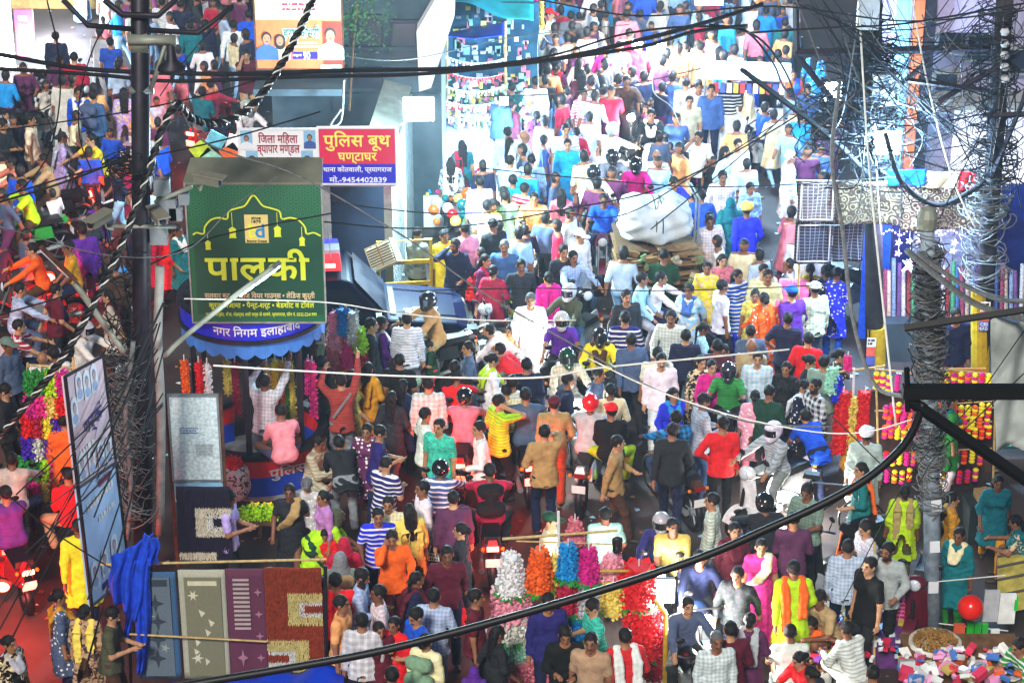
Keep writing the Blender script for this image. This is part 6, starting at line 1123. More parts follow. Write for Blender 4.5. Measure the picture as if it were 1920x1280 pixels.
# ------------------------------------------------------------------ the crowd: one line per person
# head x, y (picture pixels), pose, sex (m, f, c child, g girl child), top, colour, bottom colour, facing (0 camera, 90 picture right, 180 away), extras
CROWD = """
104 67 st m shirt navy black 180
206 76 st m tee blue denim 180
146 171 hi m shirt blue grey 0 dc=white drape=dupatta
176 181 st m shirt steel denim 150 pack=slate
232 178 st f kurta lavender white 180 hair=long pat=print
57 225 st m tee cream denim 90
139 111 st m shirt crimson black 180
112 111 wk m shirt plum charcoal 150
10 215 st c tee white navy 60
6 237 ho m shirt charcoal black 60
462 104 ph m tee maroon tan 20 seed=3
383 44 st m shirt navy navy 180
356 49 wk m shirt teal denim 190
437 47 wk m shirt white grey 180
465 27 st m tee blue navy 200
304 7 st m shirt white denim 160
339 7 wk m tee navy charcoal 180
118 259 wk f kurta lavender plum 100 drape=dupatta dc=silver
171 265 rd m tee yellow rust -60 bike=black
235 302 st f kurta crimson maroon 90 drape=dupatta dc=orange hair=braid
20 302 rd m shirt salmon charcoal -70 bike=red
81 302 rd m shirt tan brown -75 bike=charcoal tail
40 353 rd m tee lime brown -70 bike=green
396 161 rd m shirt crimson charcoal 150 bike=red tail
380 175 pl m tee teal navy 150
181 386 ho c kurta purple plum 0
305 12 wl f kurta plum white 40
250 20 st m tee offwhite charcoal 60
463 202 rd m shirt white black 30 head=helmet headc=silver bike=black
154 436 st m shirt purple plum 200
295 428 st f kurta crimson red 80 seed=5 hair=bun
316 434 wk f kurta red maroon 100 bag=white
334 432 st f kurta teal navy 60 hair=braid drape=dupatta dc=offwhite
14 648 st m shirt slate charcoal 60 head=cap headc=greygreen
79 668 st m shirt white grey 180 hair=bald
102 659 st m tee offwhite navy 190
11 734 ho m shirt charcoal black 80
11 774 ho c tee mustard olive 60
119 792 st m kurta orange black 180 hcol
39 544 rd m shirt paleblue slate 100 bike=silver
36 612 rd m tee crimson denim 100 pat=stripe bike=black tail
215 504 wk m shirt brown charcoal 200
201 551 wk f kurta beige brown -80 drape=dupatta dc=maroon
161 616 rd m shirt offwhite navy 70 head=helmet headc=silver bike=crimson
60 470 rd m shirt orange brown -80 bike=red
128 466 pl m tee mustard navy -80
106 540 wk m tee maroon charcoal 120
866 275 st f saree teal teal 190 hair=long drape=pallu dc=crimson
846 302 st f kurta silver grey 180 pat=darkprint drape=dupatta dc=offwhite
900 339 st m shirt lavender grey 190
878 87 st m tee offwhite denim 0
914 390 st m tee white grey 160
924 386 st f kurta yellow gold -60 hair=bun
944 363 st f kurta cream cream 200 hair=long drape=dupatta dc=cream
952 252 st m shirt paleblue navy 170
1004 155 st m shirt white grey 180
984 131 st f kurta crimson maroon 150 hair=long
1017 47 st m shirt offwhite grey 160
1031 30 st m tee white navy 60 head=cap headc=red
1046 124 wk f kurta plum maroon 150 drape=dupatta dc=red bagc=red hair=bun
1088 114 wk f kurta white silver 150 hair=long
960 161 st m shirt teal navy 180
940 188 ho m shirt steel navy 140
960 198 st f kurta maroon black 130
1007 215 st f kurta purple plum 170 hair=braid drape=dupatta dc=plum
1039 101 st f kurta navy navy 140 hair=bun
1071 30 wk m kurta grey white 170
1115 47 wk f kurta white white 180 drape=dupatta dc=offwhite hair=long
1135 94 wl f kurta magenta magenta 180 drape=dupatta dc=magenta hair=bun
1095 175 wk f kurta rose purple 10 drape=dupatta dc=pink pat=stripe
1091 144 wk f kurta maroon plum 170
1175 30 wk m shirt rose grey 180
1199 81 wk m shirt crimson navy 180
1180 66 st m tee white denim 160 pack=crimson
1161 88 wk m shirt steel denim 10 pat=stripe
1236 13 wl f kurta silver grey 170
1286 84 wk m shirt paleblue navy 180
1313 91 wk m tee peach grey 180
1347 101 wk f kurta pink rose 190 hair=long
1310 161 st m shirt white black 20
1333 171 st m shirt steel navy -10
1293 188 st m tee beige teal 0 bc2
1286 155 wk m shirt silver denim 190
1367 158 wk m tee navy charcoal 180 pat=stripe
1407 161 st m shirt cream beige 90
1175 158 rd m shirt brown charcoal 0 bike=black lit
1221 215 rd m vest charcoal black 0 bike=silver lit drape=dupatta dc=white
1148 242 rd m shirt white grey 150 head=helmet headc=silver bike=black
1231 289 rd m shirt white beige 0 bike=white hair=bald hcol
1148 292 rd m shirt grey denim 20 head=helmet headc=charcoal bike=navy
1192 309 rd m shirt magenta slate 0 head=helmet headc=black bike=black
1113 327 rd m shirt white grey 10 head=helmet headc=charcoal bike=black drape=dupatta dc=offwhite
1310 255 ph m tee white navy -10 seed=8
1064 269 st m kurta azure navy 0
1081 245 wk f kurta crimson maroon 180 hair=braid
1061 249 st m tee silver denim 0 pat=stripe
984 259 st m kurta paleblue offwhite 100 hair=bald
957 265 st f kurta white royal 120 hair=long
997 299 st m shirt sky grey 180
957 299 st m shirt paleblue grey 150
962 336 st m shirt teal charcoal 170
984 353 st m tee crimson navy 150 pat=stripe
947 366 st m tee sage olive 180 
1001 373 rd m shirt peach black 0 bike=black lit seed=2
1053 363 st f kurta rose pink 180 hair=long drape=dupatta dc=rose
1132 373 rd m tee blue navy 0 bike=maroon must
1264 340 rd m tee royal grey 30 bike=black
1355 336 wk m kurta white white 0
1407 353 st f kurta sky paleblue 20
1316 363 wk m shirt blue navy 180
1370 386 wk f abaya teal teal 170 head=hijab headc=teal
1400 396 wk m shirt royal denim 180 head=turban headc=gold
1384 269 st m shirt white white 20
1360 289 wl f kurta paleblue white 60 hair=long
1330 413 wk m shirt offwhite grey 200
1459 101 st m shirt navy charcoal 180
1487 141 st f saree orange blue 0 drape=pallu dc=blue hair=bun
1514 168 wk f kurta steel azure -10
1482 299 st m kurta white white 90 hcolw
1437 20 wk f kurta azure blue 170 hair=bun
1472 40 wk m shirt teal navy 180
1530 100 wk f kurta azure teal 150 hair=long
783 434 ho m shirt greygreen maroon 150
853 459 ph m shirt navy charcoal -20 beard seed=6
871 431 st m shirt pink navy 200
833 447 st f kurta yellow cream 20
924 422 ho m tee charcoal navy -150
946 465 st m shirt steel charcoal -10 must hcolg
911 486 st f kurta plum crimson 60 drape=dupatta dc=crimson
885 508 ho c tee red purple 150
925 511 wk f kurta crimson crimson 160 hair=bun
803 569 rd m shirt khaki khaki -70 head=helmet headc=charcoal bike=charcoal police
625 601 wk f kurta teal green 110 drape=dupatta dc=sage hair=bun
697 612 st m shirt charcoal black 90
717 608 wk f kurta purple offwhite 100 drape=dupatta dc=offwhite
763 598 st m shirt white grey 180
778 637 sq m tee mint grey 150
805 648 ho c tee darkgreen red -80
914 616 be m shirt white grey -100
934 659 be m tee red navy -110
954 619 wk g kurta peach blue -20
602 677 st m shirt charcoal navy 150
639 713 ar m shirt brick grey 190 strap
497 720 ar m shirt white grey 160
526 772 si m tee pink slate 200 kiosk
691 691 wk f kurta mustard red 150 drape=dupatta dc=mustard hair=long
663 705 wk f kurta gold mustard 100 drape=dupatta dc=mustard
749 673 st m tee black charcoal 180
742 677 st f kurta black green 160 hair=long drape=dupatta dc=lime
756 720 st f kurta navy black 150 hair=long
803 723 st m shirt silver charcoal 180 pat=check
853 695 st m tee black maroon 180
857 705 rd m tee red navy 170 bike=red tail
871 741 rd m shirt rose charcoal 180 head=helmet headc=black bike=maroon tail
950 727 st m shirt cream grey 180
823 802 st m tee turquoise navy -30
688 813 wk f kurta plum navy -20 hair=bun
713 806 ho m tee indigo denim 100
735 741 wk f kurta charcoal grey 170 hair=long
634 824 be m shirt charcoal grey 200
1087 447 st m kurta white white 40 head=cap headc=white
1057 472 st m shirt charcoal black 20
945 472 st m shirt steel navy -10 skip
977 497 wk m shirt charcoal lime 10
1028 522 wk f kurta magenta magenta 190 drape=dupatta dc=magenta hair=bun
1075 479 rd m shirt paleblue slate 30 bike=black
1067 544 rd m shirt olive denim -30 head=helmet headc=silver bike=grey lit
995 562 wk m kurta white white 0 pat=stripe hcolg
1053 601 rd m tee purple charcoal 0 head=helmet headc=silver bike=black
1125 630 rd m shirt yellow charcoal 0 head=helmet headc=charcoal bike=black drape=dupatta dc=brown
1064 673 rd m shirt cream beige 10 head=helmet headc=darkgreen bike=white lit
987 687 st m shirt navy charcoal 180
960 723 st m shirt offwhite beige 180
985 745 rd m shirt slate charcoal 180 bike=black tail
1039 759 wk m shirt khaki khaki 180 head=cap headc=maroon
1107 759 rd m shirt silver grey 165 head=helmet headc=red bike=white
1146 770 pl m shirt black lime 180 head=cap headc=red
1240 677 st m shirt white offwhite 0 must
1233 662 st m tee offwhite navy 180
1286 626 st m shirt navy black 180
1245 482 ho m tee darkgreen charcoal 170
1175 555 st m shirt charcoal navy 20
1292 548 wk f kurta sky teal -30 drape=dupatta dc=steel hair=bun
1240 520 rd m shirt white navy 80 bike=black
1205 520 pl m shirt sky grey 80
1258 601 wk m shirt white darkgreen -20
1172 601 wk m shirt indigo navy 170 pat=stripe
1183 640 wk m shirt slate charcoal 190
1319 612 ho f kurta sky teal 100
1355 535 st m tee white charcoal 110
1326 498 st f kurta yellow purple 0 hair=bun
1355 489 st f kurta rose magenta 10
1331 420 st m kurta offwhite white 0
1384 520 st f kurta blue royal 30 pat=stripe
1416 549 st f saree gold orange 0 drape=pallu dc=orange
1432 565 wk f kurta orange orange 190 drape=dupatta dc=orange
1335 691 st f kurta magenta rose 10 hair=bun
1315 680 st f kurta charcoal black 20
1357 662 wk f kurta plum rose -30
1345 650 st m shirt maroon navy 180
1366 695 rd m tee green black -10 head=helmet headc=darkgrey bike=black
1263 742 wk f kurta royal blue 20 drape=dupatta dc=azure
1267 785 rd m shirt azure denim 200 pat=bluecheck bike=brown
1319 756 ho m shirt silver denim 100
1409 648 st m tee tan charcoal 170 hair=bald
1421 667 st m shirt sky denim 0 pat=check
1416 738 st f kurta pink rose 180 hair=bun
1432 508 st m shirt cream grey 10
1144 730 wk m shirt cream beige 190
1440 516 st m tee cream denim 0 must
1484 553 wk m shirt purple plum 200 head=cap headc=blue
1528 541 st m shirt offwhite denim 205 head=cap headc=white
1519 508 st f kurta mustard yellow 180 drape=dupatta dc=yellow
1547 514 st f kurta navy navy 180 pat=dots hair=bun
1569 518 ho f kurta royal blue 150 hair=bun
1474 688 st f kurta black black -20 hair=long
1519 680 ho f kurta charcoal black 60 hair=bun
1545 680 st m shirt sage grey 150
1508 722 ho f kurta navy maroon 60 drape=dupatta dc=white hair=bun
1528 722 st m shirt charcoal charcoal -60 pat=cross beard
1443 734 ho m shirt darkgreen charcoal 150
1420 741 st f kurta rose pink 190 hair=bun skip
1508 775 be m tee blue navy -150
1450 808 rd m shirt silver grey -50 head=helmet headc=white bike=white
1625 810 st m kurta silver grey 180 head=turban headc=white
1792 596 st m shirt navy maroon 0
1513 925 ho m tee sage charcoal -40
1434 949 rd m shirt charcoal black 180 head=helmet headc=black bike=charcoal
1427 1030 st f saree hotpink magenta -10 drape=pallu dc=cream hair=bun
1447 1007 ho c shirt white navy 0 pat=darkprint
1488 1068 wk m kurta lime lime 180 drape=dupatta dc=orange
1535 1125 sq m tee tan brown -60
1590 1023 st m shirt paleblue navy 180
1623 996 ho m tee white offwhite -80
1664 1036 ph m shirt silver black -30 beard
1630 1064 st m tee black charcoal -60
1697 917 st f kurta lime olive 180 drape=dupatta dc=khaki hair=bun
1786 931 st f kurta mustard brown 100 pack=black hair=bun
1798 1003 st f kurta teal green -30 drape=dupatta dc=cream hair=braid bc3
1587 1176 sq m kurta white white -140
1481 1187 sq m tee white grey 180
1519 1172 si f saree orange orange -20 drape=pallu dc=orange
1497 1235 sq f kurta red maroon -60 hair=bun
1519 1258 sq f kurta charcoal black -120 hair=bun
1637 1262 sq m tee mustard black 180
1910 1208 sq m tee green grey -60 pat=stripe
1492 1129 wk c tee steel navy 160
1407 1158 wk f kurta plum plum 170 drape=dupatta dc=silver
1903 975 sq f saree teal teal -100 drape=pallu dc=teal
1394 985 st g kurta steel blue -170 head=capback headc=black
1383 1075 wk m shirt charcoal navy -20
1312 1045 rd m shirt navy charcoal 10 bike=steel lit
1240 975 rd m shirt indigo charcoal 0 head=helmet headc=silver bike=black lit
1262 985 pl m tee gold navy 0
1135 958 wk m tee mint grey 190
1031 970 st m shirt beige khaki 80 head=cap headc=darkgreen
1028 1130 st m shirt indigo navy 10
1110 1135 ho m tee turquoise slate -70
1026 1175 ho c tee black navy 180
1046 1212 st g kurta rose pink 180 hair=bun
1108 1208 st m tee tan beige -20 must
1092 1253 st c tee purple navy -60 head=capback headc=royal
1172 1195 wk m shirt red maroon 190 drape=dupatta dc=white
1344 1202 st m shirt white white 10 hcolg
1369 1180 wk m shirt maroon plum 190
1335 938 st m shirt offwhite grey -100
576 906 st f kurta silver grey 180 hcolg hair=bun
543 925 wk f saree charcoal black -10 drape=pallu dc=khaki hair=bun
598 831 si m kurta beige beige 60
606 935 st f kurta lilac purple -70 hair=bun
609 1002 ho c tee red red 0
636 964 be f kurta lime darkgreen 110 head=hijab headc=olive
645 1018 st f abaya crimson crimson 190 head=hijab headc=crimson
638 1054 st f kurta greygreen grey 180 head=hijab headc=grey pack=khaki
728 939 st m kurta cream offwhite 0
709 964 wk m tee royal navy 10 pat=stripe
735 1005 ph m shirt orange maroon 20 seed=4
767 964 st f kurta gold gold 190 drape=dupatta dc=gold hair=long
792 913 st m shirt white black -70
826 874 rd m shirt steel navy 180 pat=stripe head=helmet headc=black bike=black plate
724 867 ho m tee indigo khaki 150 pat=stripe
918 885 rd m shirt crimson charcoal 180 bike=maroon tail pack=black
679 1086 ho m shirt paleblue grey 80 beard
629 1093 st m tee red navy 180
709 1113 st m shirt white grey -80 must
641 1136 st m tee peach brown 70
679 1161 st m shirt silver navy 180 pat=cross2
711 1176 st f kurta maroon black 30 hair=bun
738 1165 st f kurta red blue -20 hair=bun
780 1158 ho m tee blue navy -60 must
799 1205 st f kurta cream khaki 150 pack=sage hair=bun
814 1115 wk m shirt paleblue grey 170
889 1260 st g kurta purple plum 180 head=hijab headc=purple
735 1270 st m tee charcoal black 180
457 1180 wk f kurta charcoal black 160 skip
454 1180 st f kurta charcoal black 100 skip
111 1122 st f kurta slate navy 100 drape=dupatta dc=mustard hair=bun
158 1140 st f kurta tan brown 180 pat=darkprint drape=dupatta dc=gold hair=bun
147 990 wk m kurta yellow navy 190
126 885 pl m shirt red tan -150
124 838 pl f kurta red gold -150 head=hijab headc=orange skip
132 880 rd m shirt slate charcoal -150 bike=maroon skip
22 863 rd m shirt beige navy 180 bike=black tail
11 930 rd m tee purple charcoal 200 bike=red tail
18 1205 st f kurta black grey 60 pat=print drape=dupatta dc=silver hair=bun
431 928 ho m tee lavender charcoal 90
600 1090 st m tee maroon grey 180
211 1150 ho m tee olive brown 90
935 1180 wk f kurta charcoal grey 120 hair=long
1060 1190 ho m shirt black charcoal 0
1290 1130 rd m shirt slate charcoal 20 bike=black
"""
NOUN = dict(m='man', f='woman', c='boy', g='girl')
GAR = dict(tee='T-shirt', shirt='shirt', vest='open jacket', kurta='kurta', saree='saree', abaya='robe')
CN = dict(azure='bright blue', royal='royal blue', sky='sky blue', paleblue='pale blue', slate='slate blue', steel='steel blue', navy='navy', offwhite='off-white', charcoal='charcoal', lilac='lilac', hotpink='hot pink', darkgreen='dark green', greygreen='grey green', rose='dusky pink', darkgrey='dark grey', mint='mint green', brick='brick red', silver='silver grey', gold='golden', denim='denim blue', rust='rust')
cn = lambda c: CN.get(c, c)
LM = [(110, 60, 'the picture shop'), (20, 120, 'the white hoarding'), (262, 150, 'the steel lamp pole'), (262, 480, 'the camera pole'), (150, 860, 'the leaning board'), (80, 810, 'the tinsel garlands'), (365, 820, 'the whiteboard'), (385, 975, 'the black rug'), (420, 1170, 'the hanging mats'), (240, 1080, 'the blue velvet throw'), (480, 640, 'the kiosk awning'), (520, 820, 'the police kiosk'), (560, 70, 'the election banner'), (670, 290, 'the police sign'), (650, 490, 'the jeep beacon'), (760, 600, 'the jeep'), (740, 500, 'the yellow barrier'), (770, 380, 'the mesh wall'), (845, 405, 'the toy balls'), (890, 200, 'the ornament stall'), (930, 40, 'the turquoise tarpaulin'), (1228, 420, 'the white bundle'), (1228, 520, 'the cardboard cart'),
 (1395, 220, 'the snack cart'), (1475, 495, 'the candy floss'), (1530, 390, 'the lattice carpets'), (1730, 480, 'the lit shop'), (1600, 780, 'the scarlet garlands'), (1800, 800, 'the marigold rack'), (1545, 935, 'the black bicycle'), (1740, 950, 'the wire wrapped pole'), (1820, 1140, 'the red balloon'), (1690, 1140, 'the pink bag'), (1570, 1190, 'the trinket table'), (1090, 1100, 'the flower stand'), (1240, 1110, 'the white bulb'), (1200, 1180, 'the scarlet flower bunches'), (960, 1080, 'the white flower bunch'), (1640, 650, 'the yellow painted pole'), (1850, 950, 'the bright ground patch'), (805, 580, 'the helmeted policeman'), (1125, 640, 'the yellow shirted rider'), (1107, 760, 'the red helmeted rider'), (826, 880, 'the striped shirt rider'), (735, 1020, 'the orange shirted man'), (1625, 820, 'the turbaned man'), (1267, 790, 'the blue checked rider'), (1040, 770, 'the maroon capped man'), (1064, 290, 'the azure kurta man'), (920, 900, 'the backpack rider'), (679, 1170, 'the bold checked man'), (1427, 1040, 'the pink saree woman'), (1487, 150, 'the orange saree woman'), (1135, 110, 'the magenta kurta woman'), (1221, 225, 'the jacketed rider'), (1416, 560, 'the golden saree woman'), (820, 810, 'the turquoise shirted man')]
MAINP = {}
def where(px, py, skip=()):
    best = sorted(((px-a)**2+((py-b)*1.3)**2, nm, a, b) for a, b, nm in LM if nm not in skip and (px-a)**2+(py-b)**2 > 500)[0]; _, nm, a, b = best; dx, dy = px-a, py-b
    if abs(dy) > abs(dx)*1.2: return ('just beyond ' if dy < 0 else 'in front of ')+nm, nm
    return ('just left of ' if dx < 0 else 'just right of ')+nm, nm
ACT = dict(st='standing', ho='looking down', ar='reaching up', wk='walking', wl='walking', ph='raising one hand', hi='standing hand on hip', be='bending', si='sitting', sq='squatting', rd='riding', pl='riding pillion', hd='gesturing')
USED = {}
def plabel(px, py, pose, sx, top, tc, bc, pat, ex, f):
    n = 'policeman' if 'police' in ex else NOUN[sx]; g = (cn(tc)+' '+{'check': 'checked ', 'cross': 'checked ', 'cross2': 'checked ', 'bluecheck': 'checked ', 'stripe': 'striped ', 'print': 'printed ', 'darkprint': 'printed ', 'dots': 'dotted '}.get(pat, '')+GAR[top])
    hd = ''; h = ex.get('head')
    if h == 'helmet': hd = ' and '+cn(ex.get('headc', 'black'))+' helmet'
    elif h in ('cap', 'capback'): hd = ' and '+cn(ex.get('headc'))+' cap'
    elif h == 'turban': hd = ' and turban'
    elif ex.get('hair') == 'long': hd = ' and long hair'
    elif ex.get('drape') == 'dupatta' and ex.get('dc') != tc: hd = ' and '+cn(ex['dc'])+' scarf'
    w, nm = where(px, py); act = ACT[pose]
    if pose in ('st',): act = {0: 'facing us', 1: 'turned sideways', 2: 'seen from behind'}[0 if abs(f) <= 45 else 1 if abs(f) <= 135 else 2] if True else act
    cands = ['%s in %s%s %s %s' % (n, g, hd, act, w)]
    w2, nm2 = where(px, py, (nm,)); cands += ['%s in %s%s %s between %s and %s' % (n, g, '', act, nm, nm2), '%s in %s, %s trousers, %s %s' % (n, g, cn(bc), act, w2), '%s in %s, %s below, nearer %s than %s' % (n, g, cn(bc), nm, nm2)]
    for w_ in ('upper', 'lower', 'nearest', 'furthest'): cands.append('%s %s in %s %s %s' % (w_, n, g, act, w))
    for c in cands:
        if c not in USED and len(c.split()) <= 16: USED[c] = 1; return c
    c = cands[0]; USED[c] = USED.get(c, 0)+1; return 'another '+c if len(c.split()) < 16 else c
HEADZ = {}
PLACED = []
COUNT = 0
def add_person(px, py, pose, sx, top, tc, bc, f, ex, ground=None):
    global COUNT
    fem = sx in 'fg'; P = body_mesh(pose, fem)[1]; seed = COUNT+int(ex.get('seed', 0))*100; child = sx in 'cg'; COUNT += 1
    r = random.Random(seed*31+5); r.choice(SKINS); s = .64 if child else (.925 if fem else 1.0); hz = P['head'][2]*s; lift = .7 if 'kiosk' in ex else 0.0
    vh = -.0
    if ground is None: p = at(px, py, hz+lift)
    else: p = Vector(ground)
    rz = R(f+r.uniform(-8, 8)); off = Matrix.Rotation(rz, 3, 'Z') @ Vector((P['head'][0]*s, P['head'][1]*s, 0))
    loc = Vector((p.x-off.x, p.y-off.y, lift)) if ground is None else p
    pat = ex.get('pat', 'plain'); skn = None
    if pose == 'rd' or ex.get('bike'):
        lab = plabel(px, py, pose, sx, top, tc, bc, pat, ex, f)
        b = moto(ex['bike'], 'scooter' if r.random() < .3 else 'bike', 'lit' in ex, 'tail' in ex, ('UP65', 'C4986') if 'plate' in ex else None, loc=loc, rz=rz, label='', cat=None)
        sc_ = b.name.startswith('scooter'); w, nm = where(px, py+40)
        b['category'] = 'scooter' if sc_ else 'motorcycle'; b['group'] = 'two-wheelers in the crowd'
        lb_ = '%s %s%s ridden by %s in %s' % (cn(ex['bike']), 'scooter' if sc_ else 'motorcycle', ' with lit headlight' if 'lit' in ex else ' with glowing tail light' if 'tail' in ex else '', 'the '+('policeman' if 'police' in ex else NOUN[sx]), cn(tc)+' '+GAR[top])
        if len((lb_+' '+w).split()) <= 16: lb_ += ' '+w
        if lb_ in USED: lb_ = lb_.replace(w, where(px, py+40, (nm,))[0])
        USED[lb_] = 1; b['label'] = lb_
        hd = Matrix.Rotation(rz, 3, 'Z')
        if 'lit' in ex: LIGHTS.append(('head', loc+hd @ Vector((0, -.75, .92)), rz))
        if 'tail' in ex: LIGHTS.append(('tail', loc+hd @ Vector((0, 1.0, .78)), rz))
    else: lab = plabel(px, py, pose, sx, top, tc, bc, pat, ex, f)
    hc = (.012, .010, .010)
    if 'hcolg' in ex: hc = (.12, .12, .12)
    if 'hcolw' in ex: hc = (.6, .6, .6)
    nobot = top in ('saree', 'abaya')
    o = person(pose, fem, top, tc, {'cross2': 'cross'}.get(pat, pat), ('salwar' if fem or top == 'kurta' else 'shorts' if (tc == 'maroon' and bc == 'tan') else 'trouser'), bc, ex.get('hair') if ex.get('hair') else None, hc, ex.get('head'), ex.get('headc', 'black'), ex.get('drape'), ex.get('dc', 'white'), ex.get('pack'), None, 'beard' in ex, 'must' in ex or (not fem and not child and r.random() < .3), None, child, loc, rz, seed, label=lab, cat='person', group='people in the bazaar crowd')
    if 'strap' in ex: MB().tube([P['R']['S']+np.array([.04, -.1, .03]), P['root']+np.array([.15, -.13, .12])], .018, 5).tube([P['R']['S']+np.array([.04, .10, .03]), P['root']+np.array([.15, .14, .12])], .022, 5).build('bag_strap', M_['steel'], o)
    if 'police' in ex: MB().lathe([(.001, .0), (.03, .006)], n=10, axis='X', c=(-.235, .10, 1.25)).build('shoulder_badge', M_['red'], o)
    if ex.get('bagc'): b = link('shoulder_bag', bag_mesh(), o, PAL[ex['bagc']]); b.location = (-.24, .05, 1.15)
    if ex.get('bag'):
        b = link('carrier_bag', bag_mesh(), None, PAL[ex['bag']], label='white carrier bag carried by the woman in red near the camera pole', cat='bag'); b.location = loc+Matrix.Rotation(rz, 3, 'Z') @ Vector(P['L']['T'].tolist())*s
    PLACED.append((loc.x, loc.y)); return o
LIGHTS = []
for ln in CROWD.strip().splitlines():
    t = ln.split()
    if 'skip' in t: continue
    ex = {k.split('=')[0]: (k.split('=')[1] if '=' in k else True) for k in t[8:]}
    add_person(float(t[0]), float(t[1]), t[2], t[3], t[4], t[5], t[6], float(t[7]), ex)
# ---- more of the crowd where the photograph is dense, kept clear of everyone already placed
OBST = [(KX, KY, 1.2), (KX-.1, KY-1.2, .9), (wx(770, 35.6, 1)-.85, 35.7, 1.5), (wx(770, 35.6, 1)-2.4, 36.3, 1.4), (wx(770, 35.6, 1)+.5, 35.2, 1.1), (wx(1228, HY, 1), HY, 1.1), (wx(1545, 29.8, .4), 29.8, .6)]
ZONES = [  # picture box of the feet, count, palette of tops, facing choices, share of women
 ((620, 760, 1560, 1010), 15, ['maroon', 'khaki', 'lime', 'slate', 'white', 'brown', 'navy', 'red', 'charcoal'], (170, 180, 100, -80, 0), .25),
 ((640, 1120, 1480, 1330), 7, ['charcoal', 'maroon', 'navy', 'white', 'plum', 'red', 'grey'], (0, 180, 90, -90), .4),
 ((1560, 900, 1920, 1130), 6, ['orange', 'teal', 'green', 'white', 'royal', 'mustard'], (90, -90, 0), .5),
 ((0, 480, 330, 1000), 6, ['purple', 'maroon', 'orange', 'salmon', 'crimson', 'paleblue', 'plum'], (100, -80, 90), .3)]
rz_ = random.Random(2024); EXTRA = 0; MAXP = 330
for (x0, y0, x1, y1), n, pal, fc_, wf in ZONES:
    k, tries = 0, 0
    while k < n and tries < 3000 and COUNT < MAXP:
        tries += 1; px, py = rz_.uniform(x0, x1), rz_.uniform(y0, y1); g_ = at(px, py, 0)
        if any((g_.x-a)**2+(g_.y-b)**2 < .52**2 for a, b in PLACED) or any((g_.x-a)**2+(g_.y-b)**2 < c*c for a, b, c in OBST): continue
        if 490 < px < 860 and py < 720: continue
        if 900 < px < 1280 and 1030 < py: continue
        k += 1; fem = rz_.random() < wf; tc = rz_.choice(pal); bc = rz_.choice(['navy', 'charcoal', 'denim', 'grey', 'brown', 'black'] if not fem else pal); ex = {}
        if fem:
            if rz_.random() < .6: ex['drape'] = 'dupatta'; ex['dc'] = rz_.choice(pal)
            ex['hair'] = rz_.choice(['bun', 'braid', 'long'])
        q = at(px, py, 0); hp_ = (px, py-150)
        add_person(px, py-135*(.8+py/3000), rz_.choice(['wk', 'wl', 'wk', 'st', 'ho', 'ph', 'hi'] if not fem else ['wk', 'wl', 'st', 'ho']), 'f' if fem else 'm', 'kurta' if fem else rz_.choice(['tee', 'shirt', 'shirt']), tc, bc, rz_.choice(fc_)+rz_.uniform(-20, 20), ex, ground=(q.x, q.y, 0))
print('PEOPLE', COUNT)
# parked two-wheelers
for (px, py, col, kind, f, lab) in ((40, 255, 'charcoal', 'bike', 60, 'parked charcoal motorcycle beside the glaring white hoarding'), (85, 232, 'navy', 'bike', 50, 'parked navy motorcycle second from the white hoarding'), (118, 215, 'silver', 'scooter', 50, 'parked silver scooter between the picture shop and the blue jacketed man'), (60, 285, 'black', 'bike', 70, 'parked black motorcycle below the cream T-shirt man'), (130, 245, 'black', 'scooter', 60, 'parked black scooter by the man in the open blue jacket'),
  (1440, 330, 'navy', 'bike', -120, 'parked navy motorcycle beyond the lattice carpets'), (1475, 305, 'white', 'bike', -120, 'parked white tanked motorcycle behind the white haired man'), (1505, 285, 'black', 'scooter', -110, 'parked black scooter nearest the glaring lamp pole'), (860, 690, 'silver', 'scooter', 110, 'silver scooter parked at the nose of the jeep'), (1570, 1090, 'charcoal', 'scooter', -60, 'dark scooter parked behind the trinket table'), (1720, 1180, 'maroon', 'scooter', -20, 'maroon scooter half hidden behind the wire wrapped pole'), (1590, 590, 'black', 'bike', 40, 'black motorcycle parked at the foot of the blue lit shop'), (905, 700, 'black', 'bike', 100, 'black motorcycle being leaned on beside the red shirted man'), (1880, 860, 'teal', 'scooter', 90, 'teal scooter parked among the marigold strings')):
    p = at(px, py, 0); moto(col, kind, loc=(p.x, p.y, 0), rz=R(f), label=lab, cat='scooter' if kind == 'scooter' else 'motorcycle', group='parked two-wheelers')

